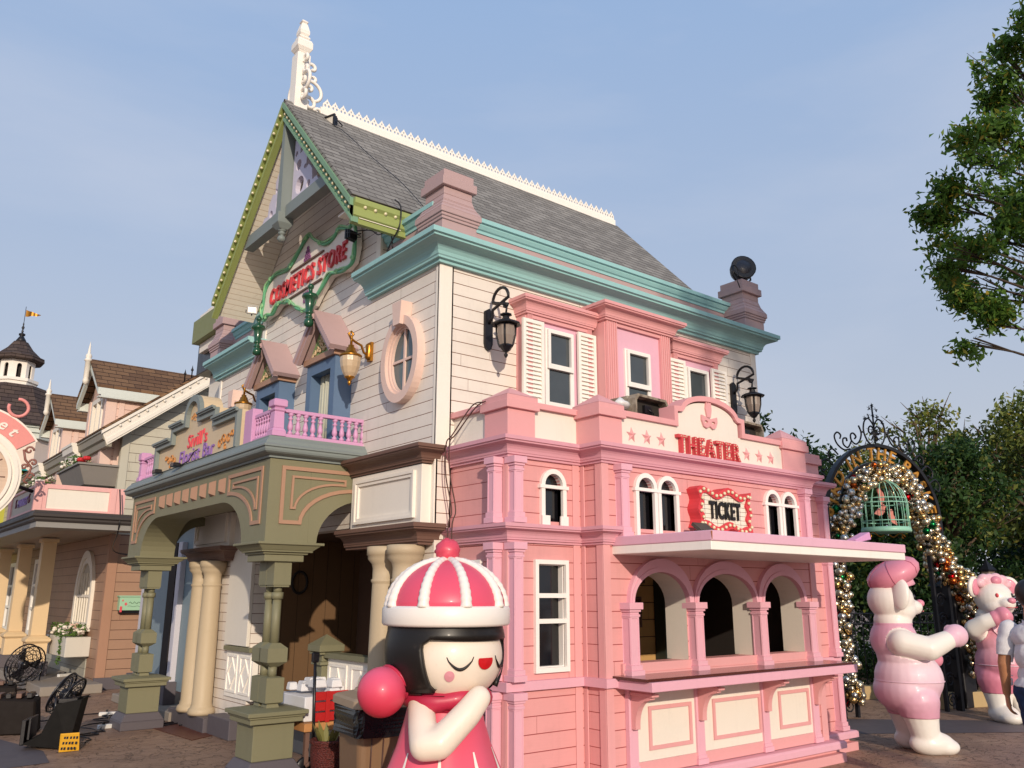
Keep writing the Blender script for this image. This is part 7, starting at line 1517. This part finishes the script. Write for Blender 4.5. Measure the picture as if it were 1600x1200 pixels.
def leaves(name, clusters, n, size, mat, parent, seed, twig=.22, elong=2.2):
    rng = np.random.default_rng(seed); cl = np.array(clusters, float); wgt = cl[:, 3]**2.2; wgt /= wgt.sum()
    nt_ = max(1, n//9); ci = rng.choice(len(cl), nt_, p=wgt); d = rng.normal(size=(nt_, 3)); d /= np.linalg.norm(d, axis=1)[:, None]; rad_ = cl[ci, 3]*(rng.random(nt_)**.45); tw = cl[ci, :3]+d*rad_[:, None]*np.array([1, 1, .85])
    idx = rng.integers(0, nt_, n); c = tw[idx]+rng.normal(size=(n, 3))*twig*.5
    a = rng.normal(size=(n, 3)); a[:, 2] -= .35; a /= np.linalg.norm(a, axis=1)[:, None]; q = rng.normal(size=(n, 3)); b_ = np.cross(a, q); b_ /= np.linalg.norm(b_, axis=1)[:, None]
    s_ = size*rng.uniform(.6, 1.25, n)[:, None]; w_ = s_/elong; nn = np.cross(a, b_)*s_*.12
    V = np.stack([c-a*s_*.5, c+b_*w_*.5+nn, c+a*s_*.5, c-b_*w_*.5+nn], 1).reshape(-1, 3)
    me = bpy.data.meshes.new(name); me.vertices.add(4*n); me.vertices.foreach_set('co', V.ravel().astype(np.float32)); me.loops.add(4*n); me.loops.foreach_set('vertex_index', np.arange(4*n, dtype=np.int32)); me.polygons.add(n); me.polygons.foreach_set('loop_start', np.arange(0, 4*n, 4, dtype=np.int32)); me.update(calc_edges=True); me.validate()
    me.materials.append(mat); o = bpy.data.objects.new(name, me); COL.objects.link(o)
    if parent: put(o, parent)
    return o
def tree(label, x, y, h, r, mat, seed, n=9000, leaf=.14, trunk=.35, sparse=0.0, group=None, base=.30, sq=1.0):
    rnd = random.Random(seed); t = thing('tree', label, 'tree', (x, y, 0), group=group); cl = []; z0 = h*base
    tb = MB(); lean = Vector((rnd.uniform(-.3, .3), rnd.uniform(-.3, .3), 0)); top = Vector((x, y, h*.72))+lean
    tb.tube([(x, y, -.1), (x+lean.x*.3, y+lean.y*.3, h*.3), (x+lean.x*.7, y+lean.y*.7, h*.55), tuple(top)], [trunk*.42, trunk*.32, trunk*.2, trunk*.08], 10)
    for i in range(26+int(r*9)):
        a = rnd.uniform(0, 6.28); zz = z0+(h-z0)*rnd.uniform(.08, .97); f_ = (zz-z0)/(h-z0); env = r*(math.sin(math.pi*min(1, .12+f_*.88))**.6)*(1.0 if f_ > .15 else .8); rr = env*rnd.uniform(.35, .95)
        c = Vector((x+lean.x*f_+rr*math.cos(a), y+lean.y*f_+rr*math.sin(a)*sq, zz)); cr_ = r*rnd.uniform(.14, .30)*(1-.3*sparse); cl.append((*c, cr_))
        s0 = Vector((x+lean.x*.5, y+lean.y*.5, max(h*.18, zz-rr*.8))); s0.z = min(s0.z, h*.68); m_ = s0.lerp(c, .55)+Vector((0, 0, .12*rr)); tb.tube([tuple(s0), tuple(m_), tuple(c)], [trunk*.16, trunk*.09, trunk*.03], 6)
        if sparse:
            for q in range(3): e_ = c+Vector((rnd.uniform(-1, 1), rnd.uniform(-1, 1), rnd.uniform(.2, 1)))*cr_*1.5; tb.tube([tuple(c), tuple(c.lerp(e_, .5)+Vector((.03, .03, 0))), tuple(e_)], [.02, .012, .004], 4)
    tb.build('trunk', MT['bark'], t); leaves('crown', cl, n, leaf, MT[mat], t, seed, twig=leaf*1.6); return t
G = 'trees behind the arch and fence'
tree('green tree rising directly behind the right end of the white store', 13.9, 9.1, 4.9, 1.3, 'leaf_mid', 1, 8000, .12, group=G)
tree('small dark tree between the store and the arch', 15.6, 9.6, 4.4, 1.4, 'leaf_mid', 2, 8000, .13, group=G)
tree('dark green tree just behind the crest of the iron arch', 17.6, 9.3, 4.1, 1.8, 'leaf_dark', 3, 9000, .15, group=G)
tree('thin crowned tree with bare twigs against the sky right of the arch', 19.4, 9.1, 5.7, 2.0, 'leaf_olive', 4, 3000, .14, sparse=.6, group=G, base=.4)
tree('bushy green tree right of the arch, lit yellow green', 17.2, 7.6, 4.5, 1.7, 'leaf_mid', 5, 11000, .13, group=G)
tree('tall tree at the right edge with yellowish lower crown', 20.3, 6.7, 6.0, 1.9, 'leaf_olive', 6, 10000, .14, group=G)
tree('dark tree farther back at the right edge of the photo', 24.0, 9.0, 5.6, 2.4, 'leaf_dark', 7, 9000, .17, group=G)
tree('distant dark tree filling the gap behind the thin crowned tree', 23.5, 12.5, 4.4, 2.6, 'leaf_dark', 8, 9000, .17, group=G)
tree('distant tree behind the iron arch seen through its opening', 20.8, 12.8, 4.4, 2.4, 'leaf_dark', 9, 9000, .16, group=G)
tree('distant low tree behind the pink bow of the second bear', 21.5, 6.9, 3.6, 2.2, 'leaf_dark', 10, 9000, .15, group=G, base=.12)
# understorey and hedge: no one could count it
cl = []; rnd = random.Random(4)
for i in range(110): s_ = rnd.random(); q = Vector((13.6, 9.6, 0)).lerp(Vector((21.5, 5.4, 0)), s_)+Vector((rnd.uniform(-.4, 3.2), rnd.uniform(-.4, 2.2), 0)); cl.append((q.x, q.y, rnd.uniform(.2, 2.5), rnd.uniform(.4, .8)))
o = leaves('shrubbery', cl, 26000, .12, MT['leaf_dark'], None, 31, .2); tag(o, 'dark mass of shrubs behind the iron fence', 'shrubs', kind='stuff')
cl = []
for i in range(60): s_ = rnd.random(); q = Vector((12.9, 8.5, 0)).lerp(Vector((18.2, 5.6, 0)), s_)+Vector((rnd.uniform(0, .8), rnd.uniform(0, .6), 0)); cl.append((q.x, q.y, rnd.uniform(.1, .65), rnd.uniform(.25, .4)))
o = leaves('hedge', cl, 14000, .07, MT['leaf_mid'], None, 32, .12); tag(o, 'low lighter green hedge just behind the iron fence', 'hedge', kind='stuff')
# near tree leaning into the frame at the upper right
t = thing('tree', 'leafy tree overhanging from the right edge against the sky, yellowed leaf clusters', 'tree', (12.6, 2.6, 0))
near = [(11.29, 3.79, 8.54, 0.3), (11.54, 3.68, 8.2, 0.52), (9.72, 3.24, 6.77, 0.4), (10.02, 3.17, 6.48, 0.44), (11.11, 4.05, 7.2, 0.34), (10.84, 4.16, 6.73, 0.35), (11.11, 3.81, 6.59, 0.5), (9.95, 3.98, 6.42, 0.12), (10.47, 4.21, 6.41, 0.29), (10.93, 3.96, 6.04, 0.45), (11.24, 3.72, 5.8, 0.57), (9.81, 3.85, 5.5, 0.31), (10.3, 4.2, 5.9, 0.17), (10.25, 4.2, 5.54, 0.15), (11.13, 4.28, 5.52, 0.4), (12.13, 4.17, 5.61, 0.44), (11.42, 4.63, 5.56, 0.23), (11.0, 4.1, 4.95, 0.27), (10.68, 4.19, 4.63, 0.13), (10.14, 2.96, 8.34, 0.31), (9.42, 3.44, 6.75, 0.18), (9.98, 3.25, 5.86, 0.36), (10.52, 3.27, 8.06, 0.24)]
extra = [(11.5, 3.0, 6.4, 1.0), (12.3, 3.2, 5.4, 1.1), (12.8, 2.4, 7.2, 1.2), (12.0, 1.8, 8.2, 1.0), (13.4, 2.9, 6.0, 1.1), (13.0, 1.4, 5.6, 1.0), (11.9, 2.3, 7.6, .9)]
rnd = random.Random(8); cl = []
for (x, y, z, r) in near:
    r *= .94; m = max(3, int(r*r*26))
    for i in range(m):
        d = Vector((rnd.gauss(0, 1), rnd.gauss(0, 1), rnd.gauss(0, .8))).normalized()*r*rnd.random()**.5; cl.append((x+d.x, y+d.y, z+d.z, rnd.uniform(.05, .14)))
leaves('crown', cl, 12500, .108, MT['leaf_near'], t, 77, twig=.15, elong=2.6); leaves('crown', extra, 9000, .10, MT['leaf_near'], t, 78, twig=.2, elong=2.4)
tb = MB(); tb.tube([(12.6, 2.6, -.1), (12.5, 2.6, 2.0), (12.3, 2.6, 4.2), (12.1, 2.7, 6.6)], [.2, .16, .12, .05], 12)
for (x, y, z, r) in near:
    e_ = Vector((x, y, z)); s0 = Vector((12.3, 2.65, min(6.2, max(3.6, z-.9)))); m1_ = s0.lerp(e_, .5)+Vector((0, .05, .10+rnd.uniform(-.1, .1))); tb.tube([tuple(s0), tuple(m1_), tuple(s0.lerp(e_, .8)+Vector((.03, 0, .08))), tuple(e_)], [.04, .022, .014, .006], 6)
    for q in range(5):
        d = Vector((rnd.uniform(-1, 1), rnd.uniform(-1, 1), rnd.uniform(-.6, .9)))*r; tb.tube([tuple(s0.lerp(e_, .8)+Vector((.03, 0, .08))), tuple(e_+d*.5+Vector((0, 0, .03))), tuple(e_+d)], [.010, .006, .003], 4)
tb.build('trunk', paint('dark_bark', '#3f352c', .9), t)
# plaza trees behind the viewer: they throw the soft shade over the right end of the theater
for i, (x, y, h, r_, bs) in enumerate(((-.5, -15.5, 13.6, 2.0, .72), (8.5, -17.0, 11.5, 2.6, .4), (13.5, -16.0, 11.5, 2.6, .4))):
    tree('plaza tree standing behind the viewer, %s of the row' % ('first', 'second', 'third')[i], x, y, h, r_, 'leaf_dark', 60+i, 5600, .22, trunk=.4, group='plaza trees behind the viewer', base=bs)
# ================================================================== BIN, WAGON, BASKET, STAGE KIT
bn = thing('litter_bin', 'brown plastic litter bin with beige lid and black liner behind the pink ball', 'litter bin', (3.42, 5.95, 0))
bx_, by_ = 3.53, 5.94; rzb = R(-10); cb, sb = math.cos(rzb), math.sin(rzb)
T_ = lambda x, y, z: (bx_+x*cb-y*sb, by_+x*sb+y*cb, z)
def rr_(w_, d_, r, n=5): 
    o = []
    for (sx_, sy_, a0) in ((1, 1, 0), (-1, 1, 90), (-1, -1, 180), (1, -1, 270)):
        for i in range(n+1): a = R(a0+90*i/n); o.append((sx_*(w_-r)+r*math.cos(a), sy_*(d_-r)+r*math.sin(a)))
    return o
def loft(b, secs, smooth=True, caps=True):
    n = len(secs[0][0]); o = len(b.v); vs = []; fs = []
    for pts, z in secs: vs += [T_(x, y, z) for x, y in pts]
    for j in range(len(secs)-1):
        for i in range(n): fs.append((j*n+i, j*n+(i+1) % n, (j+1)*n+(i+1) % n, (j+1)*n+i))
    if caps: fs += [tuple(reversed(range(n))), tuple((len(secs)-1)*n+i for i in range(n))]
    b.add(vs, fs, False)
b = MB(); loft(b, [(rr_(.26, .22, .05), .0), (rr_(.27, .23, .05), .05), (rr_(.30, .26, .06), .74), (rr_(.315, .275, .06), .75), (rr_(.315, .275, .06), .78)]); b.build('bin_body', paint('bin_brown_plastic', '#806349', .45, scale=.6), bn)
b = MB(); b.shape(lambda u, v, w: T_(u, -.262-w-(v-.7)*.03, v), [(.02, .05), (.24, .05), (.26, .46), (.20, .50), (.06, .50), (.02, .44)], (), .0, .012); b.build('raised_panel', paint('bin_brown_plastic', '#806349'), bn)
b = MB(); b.tube([T_(-.20, -.275, .72), T_(-.205, -.27, .4), T_(-.19, -.265, .27), T_(-.15, -.265, .25), T_(-.12, -.268, .30), T_(-.11, -.275, .72)], .005, 5); b.build('cord', MT['browncable'], bn)
b = MB(); sec = []
for q in range(9):
    z = .60+.205*q/8; pts = [(x*(1+.03*math.sin(i*1.9+q*.8)+.02*math.sin(i*3.1)), y*(1+.03*math.sin(i*2.3+q*.6))) for i, (x, y) in enumerate(rr_(.328, .288, .06))]; sec.append((pts, z+.02*math.sin(q*1.3)*0))
sec[0] = ([(x, y) for x, y in sec[0][0]], .60); loft(b, sec, caps=False); b.build('bin_liner', flat('black_polythene', '#0c0b0e', .28), bn)
b = MB(); loft(b, [(rr_(.335, .295, .07), .795), (rr_(.345, .305, .07), .80), (rr_(.345, .305, .07), .85), (rr_(.325, .285, .07), .865), (rr_(.25, .21, .07), .885), (rr_(.22, .18, .06), .888), (rr_(.21, .17, .06), .91), (rr_(.12, .10, .05), .915)]); b.build('bin_lid', paint('beige_lid_plastic', '#a48f78', .45), bn)
for i in range(5): b = MB(); b.tube([T_(-.30+.15*i, -.303, .80), T_(-.30+.15*i, -.303, .85)], .012, 6); b.build('lid_rib', paint('beige_lid_plastic', '#a48f78'), bn)
# wagon
wg = thing('wooden_wagon', 'small wooden wagon with red slatted side and upright black handle behind the bin', 'wagon', (4.0, 7.2, 0))
b = MB(); b.box(3.70, 4.28, 7.02, 7.75, .40, .47); b.build('deck', paint('raw_pine', '#b98350', .6), wg, bevel=.004)
b = MB()
for z in (.48, .57, .66): b.box(3.80, 4.30, 7.03, 7.05, z, z+.075)
b.box(3.90, 3.94, 7.012, 7.029, .47, .74); b.box(4.18, 4.22, 7.012, 7.029, .47, .74); b.build('side_slats', paint('bright_red_boards', '#b01c1c'), wg, bevel=.003)
b = MB(); 
for z in (.48, .57, .66): b.box(4.29, 4.31, 7.06, 7.7, z, z+.075)
b.build('side_slats', paint('bright_red_boards', '#b01c1c'), wg, bevel=.003)
for x, y in ((3.75, 7.07), (4.24, 7.07), (3.75, 7.68), (4.24, 7.68)):
    b = MB(); b.lathe((x, y, .095), [(.03, -.02), (.085, -.018), (.095, -.01), (.095, .01), (.085, .018), (.03, .02)], 18, mat=Matrix.Rotation(R(90), 3, 'X')); b.build('wheel', MT['black'], wg); b = MB(); b.box(x-.02, x+.02, y-.02, y+.02, .10, .40); b.build('leg', MT['brown'], wg)
b = MB(); b.tube([(3.78, 6.98, .14), (3.75, 6.98, 1.0)], .014, 8); b.build('handle_bar', MT['black'], wg); b = MB(); b.box(3.715, 3.785, 6.96, 7.0, 1.0, 1.09); b.build('handle_grip', MT['black'], wg, bevel=.01); b = MB(); b.tube([(3.72, 7.0, .12), (3.85, 6.96, .2), (4.0, 6.98, .16), (4.1, 7.0, .14)], .018, 6); b.build('draw_bar', MT['brown'], wg)
pc = thing('packing_foam', 'white moulded packing pieces heaped on the red sided wagon', 'packing', (4.0, 7.3, .5))
b = MB(); rnd = random.Random(3)
for i in range(18): x, y = rnd.uniform(3.74, 4.2), rnd.uniform(7.12, 7.6); z = .70+rnd.uniform(-.02, .08); s_ = rnd.uniform(.04, .07); b.hexa([(x-s_, y-s_, z), (x+s_, y-s_, z), (x+s_, y+s_, z), (x-s_, y+s_, z), (x-s_*.8, y-s_*.8, z+.07), (x+s_*.8, y-s_*.8, z+.07), (x+s_*.8, y+s_*.8, z+.07), (x-s_*.8, y+s_*.8, z+.07)])
b.box(3.73, 4.2, 7.10, 7.7, .475, .69); b.build('foam', paint('white_foam', '#dcdce0', .6), pc, bevel=.008)
for o_ in (wg, pc): o_.location += Vector((-.10, .45, 0))
bk = thing('wicker_basket', 'tall dark red wicker basket with dry leaves beside the litter bin', 'basket', (3.62, 7.05, 0))
kw = NT('red_wicker'); vo = kw.n('TexVoronoi'); vo.inputs['Scale'].default_value = 60; mpx = kw.n('Mapping'); mpx.inputs['Scale'].default_value = (1, 1, 1.8); kw.l(kw.tc.outputs['Object'], mpx.inputs[0]); kw.l(mpx.outputs[0], vo.inputs['Vector'])
MT['wicker'] = kw.fin(kw.mix(vo.outputs['Distance'], C('#6e2a20'), C('#2a0f0c')), .6, 0, kw.bump(vo.outputs['Distance'], .9, .01))
b = MB(); b.lathe((3.62, 7.05, 0), [(.09, 0), (.105, .02), (.13, .18), (.145, .30), (.14, .36), (.155, .38), (.145, .40), (.12, .38), (.10, .28)], 24); b.build('basket_body', MT['wicker'], bk)
b = MB(); rnd = random.Random(6)
for i in range(9):
    a = rnd.uniform(0, 6.28); p0 = Vector((3.62+.05*math.cos(a), 7.05+.05*math.sin(a), .34)); d = Vector((math.cos(a)*.5, math.sin(a)*.5, 1))*rnd.uniform(.12, .22); s2 = d.cross(Vector((0, 0, 1))).normalized()*.03; b.add([p0-s2*.4, p0+s2*.4, p0+d*.5+s2, p0+d, p0+d*.5-s2], [(0, 1, 2, 3, 4)])
b.build('dry_leaves', paint('dry_leaf_green', '#75703c'), bk, recalc=False)
# potted plant inside the recess window
pp = thing('potted_plant', 'dark upright potted plant seen through the recess window', 'plant', (5.3, 8.3, .8))
b = MB(); b.lathe((5.32, 8.3, .82), [(.10, 0), (.14, .03), (.15, .05), (.10, .06)], 16); b.build('pot_tray', paint('pale_tray', '#b3a0a0'), pp)
b = MB(); b.tube([(5.32, 8.3, .86), (5.31, 8.31, 1.4), (5.32, 8.32, 2.05)], .010, 5); rnd = random.Random(2)
for i in range(34):
    z = 1.15+i*.026; a = i*2.4; p0 = Vector((5.315, 8.31, z)); d = Vector((math.cos(a), math.sin(a), -.2)); s2 = d.cross(Vector((0, 0, 1))).normalized()*.045; ln = .10+.05*rnd.random(); b.add([p0, p0+d*ln*.5+s2, p0+d*ln, p0+d*ln*.5-s2], [(0, 1, 2, 3)])
b.build('foliage', flat('very_dark_leaf', '#141c12', .5), pp, recalc=False)
# stage fans and lamps on the ground (left)
def cage_fan(name, label, c, rz, tilt, r=.30, grp='stage fans and machines on the ground'):
    t = thing(name, label, 'fan', c, rz, grp); mt = Matrix.Rotation(R(tilt), 3, 'Y'); off = Vector((0, 0, r*.95+.12))
    def tr(p): return tuple(mt @ Vector(p)+off)
    for w_ in (-.07, .07):
        for rr2 in (.35, .6, .8, 1.0):
            b = MB(); b.tube([tr((w_*(1.4-.5*rr2), r*rr2*math.cos(R(a)), r*rr2*math.sin(R(a)))) for a in range(0, 361, 15)], .006 if rr2 < 1 else .012, 5, cap=False); b.build('guard_ring', MT['black'], t, local=True)
    b = MB()
    for i in range(24):
        a = 2*math.pi*i/24
        b.tube([tr((-.12, r*.15*math.cos(a), r*.15*math.sin(a))), tr((-.10, r*.7*math.cos(a), r*.7*math.sin(a))), tr((-.05, r*math.cos(a), r*math.sin(a))), tr((.05, r*math.cos(a), r*math.sin(a))), tr((.10, r*.7*math.cos(a), r*.7*math.sin(a))), tr((.12, r*.15*math.cos(a), r*.15*math.sin(a)))], .004, 4)
    b.build('guard_wires', MT['black'], t, local=True)
    for i in range(3):
        a = i*2.09; b = MB(); ps = [(-.02, .05, a-.3), (.03, .05, a+.3), (.05, r*.85, a+.45), (-.04, r*.85, a-.35)]; b.add([tr((x, q*math.cos(aa), q*math.sin(aa))) for x, q, aa in ps], [(0, 1, 2, 3)]); o = b.build('blade', MT['black'], t, local=True, recalc=False); so = o.modifiers.new('s', 'SOLIDIFY'); so.thickness = .008
    b = MB(); b.sphere(tr((0, 0, 0)), .075, 14); b.build('motor', MT['black'], t, local=True)
    b = MB(); b.tube([tr((0, -r-.02, 0)), (0, -r*.9, .03), (0, r*.9, .03), tr((0, r+.02, 0))], .016, 6); b.build('stand', MT['black'], t, local=True); return t
cage_fan('floor_fan', 'black round floor fan tilted up behind the black bubble machine', (2.36, 10.98, .16), R(-35), 28, .23)
cage_fan('floor_fan', 'black round floor fan standing by the nearest cream column', (2.95, 17.0, .0), R(-60), 15, .33)
mc = thing('bubble_machine', 'black open bubble machine with slanted hopper and yellow sticker on the paving', 'stage machine', (2.25, 10.75, 0), R(-22), 'stage fans and machines on the ground')
b = MB(); b.add([(-.28, -.22, .06), (.18, -.26, 0), (.26, -.24, .50), (.02, -.26, .46), (-.10, -.24, .16), (-.28, .18, .06), (.18, .22, 0), (.26, .2, .50), (.02, .22, .46), (-.10, .2, .16)], [(0, 1, 2, 3, 4), (5, 9, 8, 7, 6), (0, 5, 6, 1), (1, 6, 7, 2), (3, 8, 9, 4), (4, 9, 5, 0)]); o = b.build('casing', flat('black_machine_case', '#0f0d0c', .7, spec=.2), mc, local=True); so = o.modifiers.new('s', 'SOLIDIFY'); so.thickness = .012
b = MB(); b.box(-.30, -.26, -.2, .16, .05, .30); b.box(-.24, -.215, -.18, .14, .10, .32); b.build('bubble_rack', MT['black'], mc, local=True, bevel=.004)
b = MB(); b.box(.02, .2, -.15, .12, .46, .50); b.build('lid_tray', MT['black'], mc, local=True)
b = MB(); b.hexa([(.13, -.44, .005), (.31, -.37, .005), (.31, -.36, .015), (.13, -.43, .015), (.10, -.285, .155), (.28, -.275, .16), (.28, -.27, .17), (.10, -.28, .165)]); yl = b.build('warning_sticker', paint('yellow_sticker', '#d39a1c'), mc, local=True)
b = MB()
for i in range(3):
    for j in range(5): x = .14+.03*j+rnd.uniform(-.004, .004); y = -.425+.05*i; z = .025+.045*i; b.hexa([(x, y, z), (x+.018, y, z), (x+.018, y+.002, z), (x, y+.002, z), (x, y+.02, z+.022), (x+.018, y+.02, z+.022), (x+.018, y+.022, z+.022), (x, y+.022, z+.022)])
b.build('sticker_marks', MT['black'], yl, local=True)
for i, (x, y, rz, lb, sc_) in enumerate(((1.93, 12.1, R(-20), 'black stage light bank lying on the ground left of the bubble machine', 1.0), (1.98, 13.9, R(-10), 'black stage light bank farther back at the left edge of the ground', 1.0))):
    t = thing('stage_light_bank', lb, 'stage light', (x, y, 0), rz, 'stage light banks on the ground')
    b = MB(); b.hexa([(-.45, -.18, 0), (.40, -.22, 0), (.40, .2, 0), (-.45, .2, 0), (-.35, -.10, .42), (.36, -.16, .38), (.36, .16, .40), (-.35, .16, .42)]); b.build('housing', flat('worn_black_case', '#1e1714', .75, spec=.2), t, local=True, bevel=.02)
    for q in range(6): b = MB(); b.box(-.30+.11*q, -.24+.11*q, -.12, .12, .40, .455); b.build('lamp_fin', MT['black'] if q % 2 else MT['brown'], t, local=True, bevel=.006)
    b = MB(); b.hexa([(-.75, -.15, .02), (-.46, -.16, .02), (-.46, .12, .02), (-.75, .12, .02), (-.70, -.1, .28), (-.46, -.1, .05), (-.46, .1, .05), (-.70, .1, .28)]); b.build('barn_door', MT['iron'], t, local=True)
def strip(label, x, y, rz, z=0.0, w_=.11):
    t = thing('power_strip', label, 'power strip', (x, y, z), rz, 'power strips on the ground'); b = MB(); b.box(-w_, w_, -.03, .03, 0, .05); b.build('socket_block', paint('white_plastic', '#d5d3cf', .4), t, local=True, bevel=.006); b = MB(); b.box(-.03, .0, -.015, .015, .05, .08); b.build('plug', MT['black'], t, local=True, bevel=.004)
strip('white power strip on the paving with two black plugs', 3.33, 12.95, R(-20)); strip('white power adapter beside the far olive post', 3.0, 11.75, R(10), 0, .08); strip('white adapter block on the raised floor by the cream column', 3.75, 17.7, R(30), .15, .16); strip('white box leaning at the raised step behind the fan', 2.95, 15.8, R(80), 0, .09)
rnd = random.Random(12)
def gcable(p0, p1, label, amp=.25, n=9, loop=True):
    a, c = Vector((*p0, .012)), Vector((*p1, .012)); d = (c-a); s2 = Vector((-d.y, d.x, 0)).normalized(); pts = []
    for i in range(n+1): t_ = i/n; pts.append(tuple(a+d*t_+s2*rnd.uniform(-amp, amp)*math.sin(math.pi*t_)+Vector((0, 0, rnd.uniform(0, .01)))))
    cable(pts, label, .008)
gcable((2.5, 11.1), (3.3, 12.9), 'black cable wandering from the bubble machine to the white power strip'); gcable((3.4, 12.95), (3.1, 12.2), 'short black cable between the power strip and the far olive post', .2); gcable((2.55, 10.7), (2.95, 11.7), 'black cable from the machine to the white adapter', .15)
gcable((2.1, 13.0), (3.25, 13.1), 'long black cable lying across the paving behind the stage lights', .35, 12); gcable((3.65, 11.8), (4.0, 11.2), 'coiled black cable on the paving beside the far olive post', .35, 12); gcable((2.9, 14.6), (3.7, 15.6), 'thin black cable looping up to the raised floor', .3)
cable([(3.65, 15.0, 3.3), (3.70, 15.0, 2.9), (3.72, 15.1, 2.6), (3.9, 16.0, 2.35), (4.3, 16.38, 2.3), (4.6, 16.4, 2.35)], 'black cable sagging from the pink balcony to the brown wall', .012)
t = thing('floor_hatch', 'dark red brown hatch plate in the paving beside the far olive post', 'floor plate', (3.9, 11.0, 0)); b = MB(); b.hexa([(3.55, 10.2, .003), (4.0, 10.5, .003), (3.9, 11.9, .003), (3.45, 11.6, .003), (3.55, 10.2, .008), (4.0, 10.5, .008), (3.9, 11.9, .008), (3.45, 11.6, .008)]); b.build('plate', paint('oxide_red_plate', '#5e3427', .5), t)
